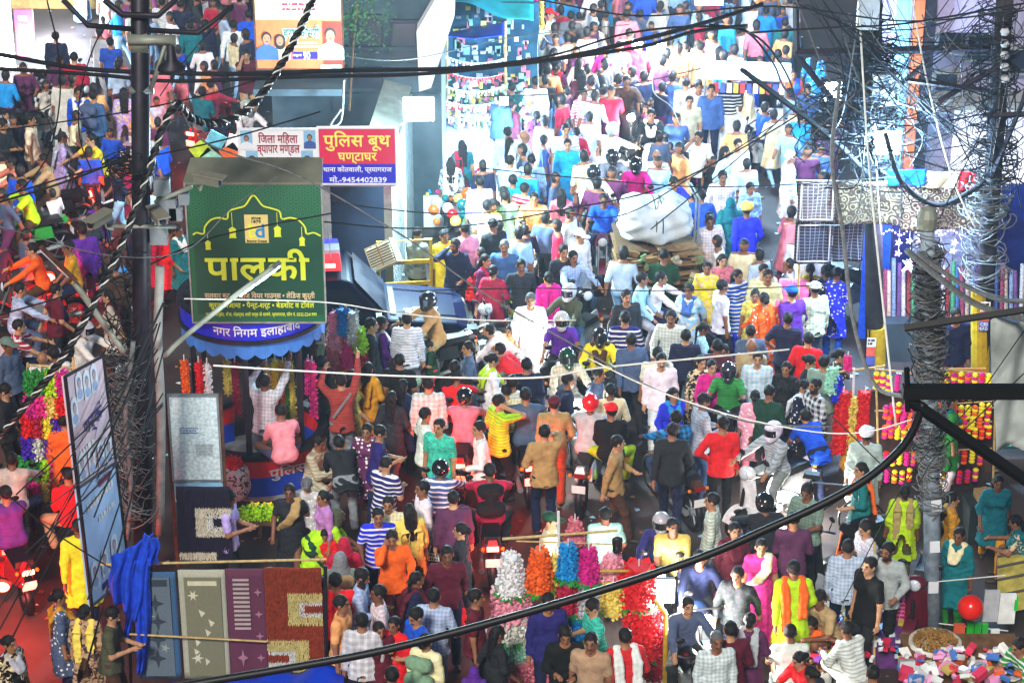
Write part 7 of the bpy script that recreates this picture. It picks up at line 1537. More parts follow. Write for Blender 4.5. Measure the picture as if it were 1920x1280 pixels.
# ---- the far end of the market street: one packed mass of people past the 300 built singly
def far_crowd():
    base = {}
    for key, (p, fem, top) in dict(a=('wk', False, 'tee'), b=('wl', True, 'kurta'), c=('st', False, 'shirt'), d=('st', True, 'saree')).items():
        P = body_mesh(p, fem)[1]; F = Field(*grid_for(P, fine=.03, coarse=.035)); torso(F, P, .005, fem); arms(F, P, .004); legs(F, P, .004); h = P['head']; F.cone(P['neck'], h, .05, .05, .03); F.ell(h+np.array([0, .0, .01]), (.085, .1, .12), None, .01)
        if top in ('kurta', 'saree'): F.skirt(P['root']+P['u']*.1, P['root']*np.array([1, 1, 0])+np.array([0, 0, .45 if top == 'kurta' else .05]), (.17, .14), (.25, .22), 8, .06)
        V, Q = F.mesh(); C = V[Q].mean(1); hd = C-h; mi = np.zeros(len(Q), int); mi[C[:, 2] < .92 if top not in ('saree',) else C[:, 2] < .05] = 1
        if top == 'kurta': mi[(C[:, 2] > .45) & (mi == 1)] = 0
        arm = np.zeros(len(Q), bool)
        for n in 'LR': arm |= np.linalg.norm(C-P[n]['T'], axis=1) < .14; arm |= np.linalg.norm(C-(P[n]['W']+P[n]['E'])/2, axis=1) < .09
        mi[arm] = 2; mi[C[:, 2] > P['neck'][2]-.01] = 2; mi[(C[:, 2] > P['neck'][2]+.05) & ((hd[:, 1] > -.02) | (hd[:, 2] > .055))] = 3; base[key] = (V, Q, mi)
    cols = ['white', 'offwhite', 'cream', 'paleblue', 'sky', 'azure', 'crimson', 'peach', 'steel', 'navy', 'blue', 'slate', 'rose', 'silver', 'charcoal', 'plum']
    mats = [mat('crowd_cloth_'+c, PAL[c], .85, noise=.2) for c in cols]+[mat('crowd_skin', SKINS[1], .6, noise=.1), mat('crowd_hair', (.012, .01, .01), .6, noise=0)]
    r = random.Random(99); VV, FF, MM, off, k = [], [], [], 0, 0
    for tries in range(6000):
        zone = r.random()
        if zone < .5: px, py = r.uniform(1000, 1480), r.uniform(-30, 300)
        elif zone < .66: px, py = r.uniform(150, 480), r.uniform(-20, 260)
        elif zone < .76: px, py = r.uniform(0, 330), r.uniform(260, 620)
        else: px, py = r.uniform(860, 1560), r.uniform(200, 640)
        g_ = at(px, py, 0); dmin = r.choice((.30, .36, .42, .55))**2
        if any((g_.x-a)**2+(g_.y-b)**2 < dmin for a, b in PLACED) or any((g_.x-a)**2+(g_.y-b)**2 < c*c for a, b, c in OBST): continue
        if 480 < px < 990 and py < 420 or 480 < px < 900: continue
        if (g_.x-fc.location.x)**2+(g_.y-fc.location.y)**2 < .8: continue
        PLACED.append((g_.x, g_.y)); V, Q, mi = base[r.choice('aabcd')]; a = r.choice((0, math.pi, math.pi, 1.6, -1.6))+r.uniform(-.7, .7); s = r.choice((r.uniform(.90, 1.05), r.uniform(.9, 1.02), r.uniform(.66, .9))); c, sn = math.cos(a)*s, math.sin(a)*s
        W_ = np.stack([V[:, 0]*c-V[:, 1]*sn+g_.x, V[:, 0]*sn+V[:, 1]*c+g_.y, V[:, 2]*s], 1); VV.append(W_); FF.append(Q+off); off += len(V); c1, c2 = r.randrange(len(cols)), r.choice((9, 14, 4, 15)); MM.append(np.array([c1, c2, len(cols), len(cols)+1])[mi]); k += 1
        if k >= 290: break
    me = to_mesh('crowd', (np.concatenate(VV), np.concatenate(FF)), mats, np.concatenate(MM)); link('distant_crowd', me, label='packed shoppers filling the far market street', kind='stuff', cat='crowd'); print('FAR', k, len(me.polygons))
far_crowd()
# ------------------------------------------------------------------ poles, brackets, cables
def pole(name, px0, py0, px1, py1, Ybase, r0, r1, m, label, n=10, topz=None, **kw):
    b = Vector((wx(px0, Ybase, 0), Ybase, 0)); t = aty(px1, py1, Ybase+kw.pop('lean', 0)); 
    if topz: t = b+(t-b)*(topz/t.z)
    e = empty(name, b, label=label, cat='pole'); MB().tube([(0, 0, -.1), (t-b)*.5, t-b], [r0, (r0+r1)/2, r1], n).build('shaft', M_[m] if isinstance(m, str) else m, e, True); return e, b, t
LY = 28.3
p1, b1, t1 = pole('steel_lamp_pole', 268, 1100, 263, 60, LY, .13, .115, 'dsteel', 'tall dark steel pole carrying cameras, crossarms and a bell lamp', 8, topz=9.6)
def on(par, pts, r, m, nm, n=6, Y=LY, smooth=True, dy=0.0):
    o = Vector(par.location); P3 = [aty(a, b, Y+dy)-o for a, b in pts]; return MB().tube(smooth_path(P3, 5) if smooth and len(pts) > 2 else P3, r, n).build(nm, M_[m] if isinstance(m, str) else m, par, True)
on(p1, [(118, 0), (165, 48), (248, 55)], .035, 'dsteel', 'crossarm', smooth=False, dy=-.15); on(p1, [(278, 57), (372, 62), (438, 12)], .035, 'dsteel', 'crossarm', smooth=False, dy=-.15); on(p1, [(195, 0), (230, 28), (296, 30), (332, -2)], .04, 'dsteel', 'crossarm', smooth=False, dy=-.15)
on(p1, [(240, 76), (330, 76)], .07, 'tin', 'bracket_plate', 4, dy=-.16, smooth=False); on(p1, [(310, 85), (283, 168)], .03, 'tin', 'bracket_stay', 4, dy=-.14, smooth=False); on(p1, [(243, 170), (288, 170)], .05, 'steel', 'pole_clamp', 8, dy=-.05, smooth=False); on(p1, [(248, 78), (278, 78)], .16, 'tin', 'pole_clamp', 8, smooth=False)
o_ = Vector(p1.location); c = aty(323, 130, LY-.15)-o_; MB().lathe([(.02, .34), (.05, .30), (.07, .12), (.17, .05), (.185, .0), (.15, -.03), (.001, -.01)], c, 18).build('bell_lamp', M_['dsteel'], p1, True); MB().tube([c+Vector((0, 0, .3)), c+Vector((.01, 0, .5))], .02, 6).build('lamp_hook', M_['steel'], p1)
def camera_unit(px, py, rzz, par, dy=-.25):
    c = aty(px, py, LY+dy); e = empty('security_camera', c, R(rzz), label='', cat='camera', group='security cameras on the steel pole'); 
    MB().box((0, 0, .03), (.17, .42, .13), rot=(6, 0, 0)).build('housing', mat('camera_housing', hexc('6c6c60'), .5, noise=.1), e); MB().box((0, -.03, .11), (.22, .52, .02), rot=(6, 0, 0)).build('sun_hood', mat('camera_hood', hexc('7c7a6c'), .5, noise=.1), e); MB().lathe([(.001, -.232), (.05, -.23), (.055, -.19)], (0, 0, .0), 12, axis='Y').build('lens', M_['glass'], e); MB().tube([(0, .1, -.04), (0, .14, -.16), (.1, .2, -.18)], .025, 6).build('camera_arm', M_['tin'], e); e.scale = (.8, .8, .8); return e
camera_unit(187, 415, -35, p1)['label'] = 'beige box camera pointing down and left from the steel pole'; camera_unit(296, 408, 30, p1)['label'] = 'beige box camera just right of the steel pole shaft'; camera_unit(390, 340, 75, p1)['label'] = 'long pale camera in front of the green hoarding'
on(p1, [(200, 425), (330, 425)], .03, 'tin', 'camera_bracket', 4, dy=-.1, smooth=False); on(p1, [(300, 335), (300, 440)], .05, 'tin', 'camera_bracket', 4, dy=.1, smooth=False); on(p1, [(290, 380), (360, 350)], .03, 'tin', 'camera_bracket', 4, dy=-.1, smooth=False)
for px, py, s in ((304, 350, .2), (312, 392, .26), (330, 400, .16), (345, 372, .13), (298, 440, .22)): cc = aty(px, py, LY-.05)-o_; MB().box(cc, (s, .12, s*1.1)).build('junction_box', mat('box_grey', hexc('7c868c'), .6, noise=.15), p1)
# street lamps on arms
on(p1, [(232, 660), (200, 615), (140, 530)], .045, 'tin', 'lamp_arm', 8, dy=-.2); on(p1, [(308, 668), (345, 632), (440, 555)], .035, 'tin', 'lamp_arm', 8, dy=-.3)
def led(a, b, lit, label, dy):
    pa, pb_ = aty(*a, LY+dy), aty(*b, LY+dy-.2); d = pb_-pa; e = empty('street_lamp_head', pa, label=label, cat='street lamp', group='led street lamps on the pole'); m = MB(); dn = d.normalized(); s = dn.cross(Vector((0, 0, 1))).normalized(); up = s.cross(dn); L = d.length
    def bx(l0, l1, w0, w1, h0, h1): return [dn*l+s*w+up*h for l in (l0, l1) for h in (h0, h1) for w in (-(w0 if l == l0 else w1), (w0 if l == l0 else w1))]
    fq = [(0, 1, 3, 2), (4, 6, 7, 5), (0, 4, 5, 1), (2, 3, 7, 6), (0, 2, 6, 4), (1, 5, 7, 3)]
    m.add(bx(0, L, .06, .11, 0, .06), fq); m.build('casing', M_['tin' if lit else 'rust'], e); m = MB(); m.add(bx(.12, L-.03, .04, .085, -.018, -.004), fq); m.build('led_panel', E_['tube'] if lit else HEADOFF, e); return pa+d*.5
led((138, 528), (78, 470), False, 'unlit rusty street lamp head pointing up and left over the road', -.4); lmid = led((440, 560), (522, 500), True, 'lit white street lamp head shining across the green hoarding', -.75)
# twisted service cable
def twisted(pts, Y0, Y1, r, label, k=34, name='twisted_cable'):
    n = len(pts); P3 = smooth_path([aty(a, b, Y0+(Y1-Y0)*i/(n-1)) for i, (a, b) in enumerate(pts)], 22); e = empty(name, P3[0], label=label, cat='cable', group='twisted service cables'); o = Vector(e.location)
    dd = [0]; [dd.append(dd[-1]+(P3[i]-P3[i-1]).length) for i in range(1, len(P3))]
    for s, mm in enumerate(('black', 'wwire', 'black')):
        q = []
        for i, p in enumerate(P3):
            d = (P3[min(i+1, len(P3)-1)]-P3[max(i-1, 0)]).normalized(); a = d.cross(Vector((0, 1, 0.2))).normalized(); b = d.cross(a); t = dd[i]*k+s*2.1; q.append(p-o+(a*math.cos(t)+b*math.sin(t))*r*.7)
        MB().tube(q, r*.68 if mm == 'black' else r*.26, 5).build('strand', M_[mm], e, True)
twisted([(-30, 850), (60, 745), (130, 650), (205, 510), (262, 370), (305, 240), (332, 194)], 27.2, 28.0, .042, 'thick twisted black cable running down from the pole hook to the lower left', 22)
twisted([(332, 194), (360, 222), (410, 232), (465, 205), (510, 150), (560, 60), (590, -10)], 28.0, 31, .045, 'twisted black and white cable looping from the hook towards the election banner', 26)
# wrapped concrete pole, right
p4, b4, t4 = pole('wire_wrapped_pole', 1752, 1235, 1738, 420, 26.9, .12, .09, mat('pale_concrete', hexc('8c9ca8'), .85, noise=.35, nscale=9, bump=.4, bscale=20), 'grey concrete pole wrapped in coils of loose wire among the vendors', 12)
o4 = Vector(p4.location); MB().lathe([(.12, -.05), (.13, .1), (.09, .2), (.001, .24)], t4-b4, 12).build('pole_cap', M_['tin'], p4)
rw = random.Random(41)
def tangle(par, c0, c1, rr, n, r, m, seed, loops=1.0, nm='wire_tangle', long=.5):
    rg_ = random.Random(seed); mb = MB(); c0, c1 = Vector(c0), Vector(c1)
    for i in range(n):
        t0 = rg_.random(); L = rg_.uniform(.1, long); p = c0.lerp(c1, t0); a = rg_.uniform(0, 6.3); k = rg_.uniform(1, 6)*rg_.choice((-1, 1)); q = []; R0 = rr*rg_.uniform(.85, 1.35); zz = rg_.uniform(-L, L); ph = rg_.uniform(0, 6)
        for j in range(9):
            u = j/8; rad = R0*(1+.35*math.sin(ph+u*4)); q.append(p+Vector((math.cos(a+k*u*loops)*rad, math.sin(a+k*u*loops)*rad, zz*u+.05*math.sin(u*6+ph))))
        mb.tube(q, r*rg_.uniform(.7, 1.3), 3, cap=False)
    return mb.build(nm, M_[m], par, kind='stuff')
for z0, z1, n in ((.62, .95, 260), (.35, .6, 120)): tangle(p4, (t4-b4)*z0, (t4-b4)*z1, .14, n, .008, 'gwire', int(z0*100), 1.2)
tangle(p4, (t4-b4)*.45, (t4-b4)*.95, .17, 80, .007, 'wire', 5, 1.0); tangle(p4, (t4-b4)*.4, (t4-b4)*.75, .14, 50, .008, 'gwire', 6, .3, long=1.2)
for i in range(3): q = (t4-b4)*(.16+.10*i)+Vector((-.02+.03*i, -.137+.01*i, 0)); MB().box(q, (.13, .012, .17), rot=(0, rw.uniform(-10, 10), 0)).build('torn_notice', M_['wsheet'], p4)
tangle(p1, Vector((.02, 0, 1.2)), Vector((0, 0, 3.6)), .19, 220, .007, 'gwire', 9, .7, long=1.0); tangle(p1, Vector((0, 0, 1.2)), Vector((0, 0, 5.2)), .17, 130, .008, 'wire', 10, .5, long=1.2); tangle(p1, aty(245, 300, LY-.1)-o_, aty(245, 330, LY)-o_, .22, 24, .01, 'wire', 12, 1); on(p1, [(300, 500), (296, 640), (302, 780), (300, 1000)], .06, 'concrete', 'conduit', 8, dy=-.08); on(p1, [(250, 640), (236, 780), (246, 900), (240, 1010)], .035, 'gwire', 'conduit', 6, dy=-.2)
# two utility poles, right, carrying the great tangle
p2, b2, t2 = pole('utility_pole', 1640, 710, 1636, 0, 35.6, .15, .15, mat('weathered_pole', hexc('2e2c30'), .85, noise=.4, nscale=8, bump=.3), 'weathered utility pole with yellow painted foot and meter box beside the lit shop', 10, topz=7.5)
p3, b3, t3 = pole('utility_pole', 1835, 745, 1884, 0, 34.6, .14, .13, mat('weathered_pole', hexc('4c4a4c')), 'leaning utility pole at the corner building laden with black wire tangles', 10, topz=7.5)
for p_, px, yt, yb, Y in ((p2, 1642, 612, 700, 35.6), (p3, 1838, 545, 735, 34.6)):
    o = Vector(p_.location); a, b = aty(px, yb, Y)-o, aty(px, yt, Y)-o; MB().tube([a, b], .168 if p_ is p2 else .152, 12).build('yellow_paint_band', M_['yellow'], p_)
    cc = aty(px-(8 if p_ is p2 else -10), yt+30, Y-.2)-o
    for k_ in range(3): MB().box(cc-Vector((0, 0, .17*k_)), (.15, .01, .16)).build('pasted_bill', mat('bill_%d' % k_, hexc(['e8e4e0', 'd8604c', '4c5cb0'][k_]), .7, noise=.2), p_)
    
    if p_ is p3: lettering('CBS', .12, .06, cc-Vector((0, .012, .30)), p_, wht); lettering('0.P.D', .12, .06, cc-Vector((0, .012, .38)), p_, wht)
    scribble(p_, cc.x-.06, cc.x+.06, cc.z+.03, cc.y-.012, 'blk', 2, .04, 1.6, 3)
o2, o3 = Vector(p2.location), Vector(p3.location)
def xarm(par, a, b, Y, th, m='dsteel', nm='crossarm', dy=0.0): p, q = aty(a[0], a[1], Y+dy), aty(b[0], b[1], Y+dy); o = Vector(par.location); d = q-p; return MB().tube([p-o, q-o], th, 4).build(nm, M_[m], par)
xarm(p2, (1490, 100), (1858, 90), 35.3, .065); xarm(p2, (1492, 0), (1494, 105), 35.3, .05); xarm(p2, (1492, 100), (1640, 290), 35.3, .05); xarm(p2, (1640, 200), (1745, 110), 35.2, .04); xarm(p3, (1880, 120), (1760, 190), 34.4, .045); xarm(p3, (1850, 218), (1960, 212), 34.3, .05); xarm(p3, (1850, 170), (1700, 150), 34.3, .04); xarm(p3, (1960, 90), (1860, 330), 34.3, .04)
for px, py in ((1660, 165), (1662, 30), (1700, 60)): pass
bxm = aty(1660, 167, 35.25)-o2; MB().box(bxm, (.42, .2, .52)).build('meter_box', mat('meter_grey', hexc('a8b0b4'), .5, noise=.15), p2); m = MB(); [m.ball(bxm+Vector((-.1, -.11, .14-.06*i)), .014, 6, 4) for i in range(6)]; m.build('meter_knobs', M_['blk'], p2)
MB().box(aty(1628, 18, 35.3)-o2, (.32, .2, .6)).build('meter_box', mat('meter_grey', hexc('a8b0b4')), p2)
for i in range(5): MB().lathe([(.05, -.05), (.075, 0), (.05, .05)], aty(1884, 60+i*22, 34.35)-o3, 10).build('insulator', mat('porcelain', hexc('c8ccd0'), .2, noise=.1), p3)
tangle(p2, aty(1640, 60, 35.5)-o2, aty(1640, 330, 35.5)-o2, .26, 150, .012, 'wire', 20, 1.2, long=.8); tangle(p3, aty(1875, 20, 34.6)-o3, aty(1862, 330, 34.6)-o3, .26, 100, .010, 'wire', 21, 1.3, long=.8); tangle(p3, aty(1855, 330, 34.6)-o3, aty(1845, 520, 34.6)-o3, .26, 110, .010, 'gwire', 22, .8); tangle(p2, aty(1620, 150, 35.4)-o2, aty(1590, 260, 35.4)-o2, .5, 90, .012, 'wire', 23, .6)
# spray of wires between and around the two poles: uncountable
mb = MB(); rg_ = random.Random(77)
for i in range(190):
    a = (rg_.gauss(1640, 40), rg_.uniform(-20, 300)) if i % 2 else (rg_.gauss(1870, 35), rg_.uniform(-20, 330)); b = (rg_.uniform(1480, 1930), rg_.uniform(-20, 430)); mid = ((a[0]+b[0])/2+rg_.uniform(-30, 30), (a[1]+b[1])/2+rg_.uniform(5, 70)); Y = rg_.uniform(34.0, 35.4)
    mb.tube(smooth_path([aty(*a, Y), aty(*mid, Y-.1), aty(*b, Y)], 6), rg_.choice((.005, .006, .009, .013)), 3, mi=rg_.choice((0, 0, 0, 0, 1, 1, 2)), cap=False)
mb.build('wire_thicket', [M_['wire'], mat('blue_black_wire', hexc('1c2c3c'), .5, noise=.3), M_['gwire']], kind='stuff')
# tangle swoops of the lamp pole bundle to the lower left
mb = MB()
for i in range(15):
    a = (rg_.gauss(300, 14), rg_.uniform(560, 800)); b = (rg_.uniform(-30, 200), rg_.uniform(900, 1300)); mb.tube(smooth_path([aty(*a, 27.9), aty((a[0]*.6+b[0]*.4), (a[1]*.6+b[1]*.4)+20, 26.5), aty(*b, 24.5)], 6), rg_.choice((.008, .011, .014)), 4, cap=False)
mb.build('loose_wires', M_['wire'], kind='stuff')
# single overhead wires, each its own thing
WN = [0]; ORD = ['first', 'second', 'third', 'fourth', 'fifth', 'sixth', 'seventh', 'eighth', 'ninth', 'tenth', 'eleventh', 'twelfth', 'thirteenth', 'fourteenth', 'fifteenth', 'sixteenth', 'seventeenth', 'eighteenth', 'nineteenth', 'twentieth']
def wire(pts, Y0, Y1, r, m, label, cat='wire', group='overhead wires'):
    n = len(pts); P3 = [aty(a, b, Y0+(Y1-Y0)*i/(n-1)) for i, (a, b) in enumerate(pts)]; return MB().tube(smooth_path(P3, 8) if n > 2 else sag(P3[0], P3[1], 0), r, 5).build('overhead_wire', M_[m], None, True, label=label, cat=cat, group=group)
thick = wire([(300, 1292), (400, 1275), (560, 1248), (700, 1222), (850, 1185), (1030, 1135), (1215, 1078), (1330, 1038), (1440, 990), (1540, 945), (1620, 900), (1680, 850), (1712, 805), (1730, 755)], 19.5, 19.8, .042, 'black', 'thick black cable swooping across the foreground to the near crossarm', 'cable', 'thick foreground cable')
for (px, py) in ((1215, 1076), (1140, 1102), (1600, 910), (955, 1156)):
    pass
for pts, Y0, Y1, r, m, lab in (
 ([(-10, 100), (150, 128), (320, 137), (480, 138), (640, 132), (860, 128), (1030, 112), (1200, 75), (1330, 40), (1430, 8)], 31, 34, .035, 'wire', 'upper bundle of heavy black wire sweeping over the market to the top'),
 ([(-10, 128), (180, 140), (330, 152), (560, 144), (800, 138), (1000, 116), (1200, 88), (1300, 60), (1400, 48)], 31, 34, .03, 'wire', 'lower bundle of heavy black wire beneath the first sweep'),
 ([(860, 128), (1030, 105), (1180, 62), (1330, 50), (1420, 70), (1480, 150), (1500, 240)], 33, 34.8, .018, 'wire', 'black wire curling down to the utility pole crossarm'),
 ([(1330, 46), (1400, 60), (1450, 120), (1475, 170), (1540, 210)], 34, 35, .018, 'wire', 'black loop of wire beside the utility pole crossarm'),
 ([(1390, 130), (1470, 190), (1560, 260), (1640, 340)], 34.2, 35.2, .045, 'wire', 'stiff slanting stay running to the utility pole'),
 ([(900, 182), (1040, 176), (1180, 158), (1300, 132), (1385, 110)], 36, 38, .012, 'gwire', 'thin pale rope line across the upper crowd'),
 ([(600, 100), (760, 112), (960, 70), (1180, 46)], 36, 38, .009, 'gwire', 'thin wire crossing in front of the dark building'),
 ([(0, 590), (120, 555), (250, 510), (400, 445), (620, 400)], 27.6, 30, .012, 'wire', 'black wire falling from the hoarding side to the left edge'),
 ([(-5, 372), (130, 330), (250, 300), (420, 262), (600, 210)], 28, 31, .012, 'wire', 'black wire rising past the steel pole near the white camera'),
 ([(-5, 380), (110, 345), (240, 296)], 27.9, 28.2, .016, 'wire', 'stout black wire tied to the steel pole on its left'),
 ([(-5, 245), (120, 228), (252, 207), (400, 175), (480, 150)], 28, 29, .010, 'wire', 'thin black wire passing the steel pole under the bell lamp'),
 ([(88, 0), (108, 90), (112, 190), (90, 290), (45, 350), (0, 372)], 27, 27.6, .010, 'wire', 'slack black wire hanging through the far left road scene'),
 ([(205, 40), (175, 90), (150, 180), (150, 260), (172, 320)], 27.2, 27.6, .009, 'wire', 'slack thin wire dangling from the left crossarm'),
 ([(430, 20), (350, 110), (300, 180)], 28, 28.1, .008, 'wire', 'frayed wire falling from the right crossarm tip'),
 ([(320, 170), (370, 255), (440, 290), (560, 330), (760, 445), (900, 545), (1100, 660), (1230, 730), (1400, 790), (1560, 800)], 28, 30, .012, 'gwire', 'long grey stay wire descending across the middle of the crowd'),
 ([(0, 425), (200, 478), (345, 470), (440, 385), (520, 330)], 27, 30, .008, 'gwire', 'thin pale wire drooping past the unlit street lamp'),
 ([(345, 560), (600, 566), (740, 586), (900, 600), (1080, 600)], 28.5, 30, .010, 'wwire', 'white wire strung in front of the jeep windscreen'),
 ([(400, 685), (560, 695), (760, 705), (1000, 708), (1120, 690), (1300, 672), (1480, 655)], 28.5, 30, .014, 'wwire', 'pale rope strung level above the kiosk counter and crowd'),
 ([(1100, 670), (1240, 735), (1420, 790), (1600, 812), (1760, 770)], 28.5, 28, .009, 'wwire', 'thin white wire crossing toward the scarlet garlands'),
 ([(600, 415), (760, 428), (900, 420), (1060, 392), (1240, 352), (1440, 250), (1640, 120)], 33, 35, .013, 'wire', 'black wire over the white bundle up to the utility pole'),
 ([(620, 380), (820, 400), (1020, 395), (1160, 405), (1300, 330), (1450, 235)], 33, 34.5, .010, 'wire', 'thin black wire parallel above the white bundle'),
 ([(780, 545), (1000, 540), (1200, 545), (1420, 540), (1600, 530)], 31, 33, .009, 'wire', 'thin black wire level with the silver helmeted riders'),
 ([(900, 315), (1100, 335), (1300, 350), (1500, 345), (1700, 330)], 34, 35, .010, 'wire', 'thin wire level above the magenta shirted rider'),
 ([(1220, 430), (1380, 300), (1500, 190), (1560, 150)], 33, 35, .010, 'wire', 'slanting wire rising from the white bundle to the right'),
 ([(1575, 150), (1560, 300), (1580, 430), (1600, 600), (1640, 720), (1700, 745)], 31, 27.4, .03, 'gwire', 'thick grey cable dropping from the crossarm to the wrapped pole'),
 ([(1700, 470), (1760, 520), (1830, 570), (1930, 600)], 26.5, 24, .04, 'gwire', 'grey twisted line from the wrapped pole to the right edge'),
 ([(1720, 475), (1800, 530), (1870, 560), (1930, 565)], 26.5, 24, .03, 'gwire', 'second grey twisted line just above its twin at the right edge'),
 ([(1660, 250), (1690, 340), (1760, 385), (1850, 340)], 34.6, 34.2, .045, 'wire', 'fat drooping cable hung across the floral carpets'),
 ([(1610, 0), (1625, 250), (1640, 420), (1680, 800)], 34.9, 30, .016, 'wwire', 'white plastic conduit wire beside the painted pole'),
 ([(1710, 0), (1740, 160), (1785, 330), (1830, 430)], 34.3, 34, .014, 'wwire', 'white twisted drop wire before the corner building'),
 ([(1640, 210), (1645, 350), (1652, 440)], 34.9, 34.9, .010, 'wwire', 'short white wire hanging under the glaring lamp'),
 ([(1920, 620), (1820, 760), (1700, 900), (1580, 1130)], 24, 25.5, .007, 'wire', 'thin black wire angling down past the near crossarm'),
 ([(1560, 780), (1700, 905), (1760, 850), (1920, 700)], 25.5, 24, .008, 'wire', 'thin black wire meeting the wrapped pole below the near crossarm'),
 ([(0, 915), (120, 1010), (300, 1110), (470, 1150), (620, 1180)], 25.2, 26, .010, 'wire', 'thin black wire sagging before the hanging door mats'),
 ([(1030, 80), (1010, 70), (1010, 176)], 35, 36, .007, 'wwire', 'short white wire hanging in the upper crowd'),
 ([(1230, 110), (1225, 170), (1258, 200), (1275, 235)], 36, 36, .008, 'wwire', 'frayed white string dangling among the far crowd'),
 ([(1010, 0), (1200, 30), (1450, 12), (1700, 40), (1920, 20)], 34, 33, .014, 'wire', 'topmost black wire running to the corner building'),
 ([(1400, 62), (1560, 52), (1700, 44), (1930, 5)], 34, 32, .016, 'wire', 'black wire crossing both utility poles near their heads'),
 ([(640, 205), (620, 235), (640, 225), (645, 150)], 39, 39, .02, 'gwire', 'looped rope dangling from the dark building balcony')):
    wire(pts, Y0, Y1, r, m, lab)
# near black crossarm at the right
nc = empty('near_crossarm', aty(1800, 735, 19.8), label='black steel crossarm with diagonal brace jutting in at the right foreground', cat='crossarm'); o = Vector(nc.location)
MB().box((aty(1700, 738, 19.8)+aty(1990, 730, 19.8))/2-o, ((aty(1990, 730, 19.8)-aty(1684, 738, 19.8)).length, .11, .12)).build('arm', M_['black'], nc); MB().tube([aty(1705, 750, 19.8)-o, aty(1960, 925, 19.8)-o], .06, 4).build('brace', M_['black'], nc); MB().tube([aty(1700, 690, 19.8)-o, aty(1702, 770, 19.8)-o], .03, 6).build('bolt', M_['black'], nc)
nc2 = empty('upper_crossarm', aty(1800, 590, 23.5), label='thin black steel arm angled above the near crossarm', cat='crossarm'); o = Vector(nc2.location); MB().tube([aty(1695, 615, 23.5)-o, aty(1960, 575, 23.5)-o], .045, 4).build('arm', M_['black'], nc2)
# little hanging white lamps ropes near clothes line
cw = empty('bunting', (0, 0, 0), label='tilted coloured packets strung up left of the traders sign', cat='bunting')
for i, (px, py, c) in enumerate(((375, 280, 'b8d838'), (405, 262, '6cc8e0'), (395, 295, '9cdcc0'), (432, 285, 'e06830'), (442, 268, 'e0f0f4'))): MB().box(aty(px, py, 37.4), (.30, .05, .24), rot=(0, (-35, 30, 40, -35, 20)[i], 0)).build('packet', mat('pouch_'+c, hexc(c), .3, noise=.3, nscale=10), cw)
lt_ = empty('green_trailing_tree', aty(640, 60, 40.6), label='dim creeper growing over the dark building window', cat='plant'); m = MB(); rr_ = random.Random(3)
for i in range(500):
    c = Vector((rr_.gauss(.25, .3), rr_.uniform(-.1, .1), rr_.gauss(.2, .28))); s = rr_.uniform(.02, .045); a = rr_.uniform(0, 6.3); m.add([c+Vector((math.cos(a)*s, 0, math.sin(a)*s)), c+Vector((-math.sin(a)*s*.5, .02, math.cos(a)*s*.5)), c-Vector((math.cos(a)*s, 0, math.sin(a)*s)), c+Vector((math.sin(a)*s*.5, -.02, -math.cos(a)*s*.5))], [(0, 1, 2, 3)])
m.build('leaves', mat('creeper_leaf', (.03, .09, .03), .7, noise=.4), lt_, kind='stuff'); MB().tube([(.1, .05, -1.5), (.2, .05, -.3), (.3, .05, .5)], .02, 5).build('stem', M_['wood'], lt_)

# ------------------------------------------------------------------ lit lamps of the place
def lamp(name, px, py, Y, size, energy, col, label, m='cool', dims=(.3, .08, .2)):
    p = aty(px, py, Y); e = empty(name, p, label=label, cat='lamp'); MB().box((0, .04, 0), (dims[0]+.06, .08, dims[2]+.06)).build('lamp_case', M_['steel'], e); MB().box((0, -.02, 0), (dims[0], .03, dims[2])).build('lamp_glass', E_[m], e)
    light(name+'_light', p+Vector((0, -.25, 0)), energy, col, size); return e
COOL = (.42, .70, 1.0)
lamp('floodlight', 785, 205, 38.2, .25, 1900, (.6, .92, 1), 'glaring floodlight above the end of the police booth roof', dims=(.46, .08, .36))
lamp('floodlight', 925, 298, 43.6, .2, 420, COOL, 'dazzling white lamp standing in the ornament stall', dims=(.25, .08, .3))
lamp('floodlight', 1664, 268, 35.0, .25, 1300, COOL, 'dazzling blue white lamp on the utility pole', dims=(.36, .08, .32))
lamp('floodlight', 1330, -6, 46, .3, 1150, COOL, 'floodlight at the top edge over the far crowd', dims=(.5, .08, .3))
lamp('floodlight', 1562, 172, 41, .25, 500, COOL, 'white lamp behind the utility pole crossarm', dims=(.25, .08, .3))
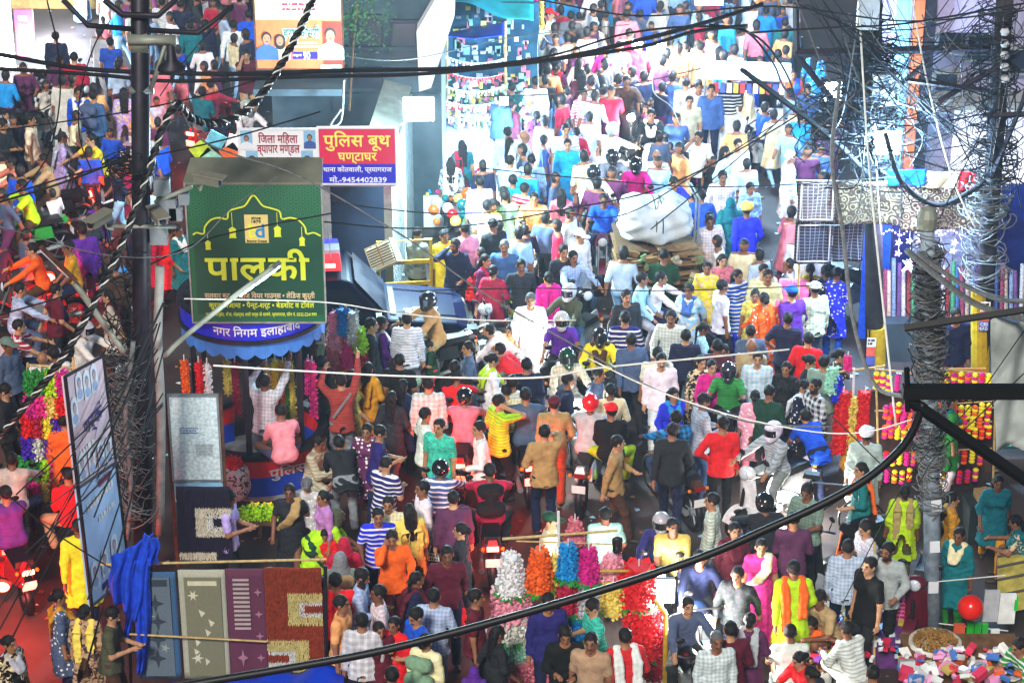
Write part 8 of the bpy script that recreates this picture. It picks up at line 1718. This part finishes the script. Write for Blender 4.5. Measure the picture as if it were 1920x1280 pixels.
lamp('bulb_lamp', 1240, 86, 48, .15, 350, (1, .9, .7), 'warm bulb hanging over the far crowd', 'warm', (.12, .08, .12)); lamp('bulb_lamp', 1195, 82, 47, .15, 320, (.9, .95, 1), 'white bulb just beside the warm one over the far crowd', 'white', (.16, .08, .12))
lamp('bulb_lamp', 945, 190, 43.5, .15, 220, COOL, 'small white bulb among the bead strings', 'white', (.1, .08, .1)); lamp('bulb_lamp', 1243, 1108, 26.2, .12, 230, (1, .97, .92), 'round white bulb glowing beside the scarlet flower bunches', 'white', (.24, .2, .28))
lamp('bulb_lamp', 1470, 932, 30.4, .1, 140, (1, .93, .8), 'small white bulb beside the black glossy helmet', 'white', (.12, .08, .1))
light('street_lamp_light', lmid+Vector((0, -.3, -.7)), 60, (.8, .95, 1), .12)
light('shop_front_light', aty(1720, 430, 35.2), 160, (.55, .6, 1), .2); light('picture_shop_light', aty(100, 20, 53), 500, (.75, .85, 1), .3); light('hoarding_light', aty(60, 120, 50), 300, (.8, .88, 1), .3)
for px, py in ((4, 1100), (92, 520)):
    p = at(px, py, .75); e = empty('tail_lamp_cluster', p, label='glowing red vehicle lamp '+('at the lower left road edge' if px < 50 else 'in the moving traffic behind the unlit street lamp'), cat='vehicle lamp'); MB().ball((0, 0, 0), .10, 12, 8, sc=(1, .5, .7)).build('red_lens', E_['tail'], e, True); MB().lathe([(.11, .0), (.12, .04), (.05, .1)], (0, .02, 0), 12, axis='Y').build('lamp_shell', M_['black'], e); light('traffic_tail_glow', p+Vector((0, -.3, .1)), 90, (1, .04, .02), .1)
for k, p, rz in LIGHTS:
    if k == 'tail': light('tail_glow', p, 18, (1, .05, .02), .05)
    else: light('head_beam', p, 50, (1, .95, .85), .06)

# ------------------------------------------------------------------ thin haze box added for the glare round the lamps
HZ = MB(); HZ.box((0, 30, 8.6), (90, 72, 19.4)); hzm = bpy.data.materials.new('lamp_glare_haze'); hzm.use_nodes = True; N, L = nt(hzm); N.remove(N['Principled BSDF']); v = N.new('ShaderNodeVolumePrincipled'); v.inputs['Color'].default_value = (.7, .86, 1, 1); v.inputs['Density'].default_value = .0013; v.inputs['Anisotropy'].default_value = .3
L.new(v.outputs[0], N['Material Output'].inputs['Volume']); HZ.build('haze', hzm, kind='stuff')
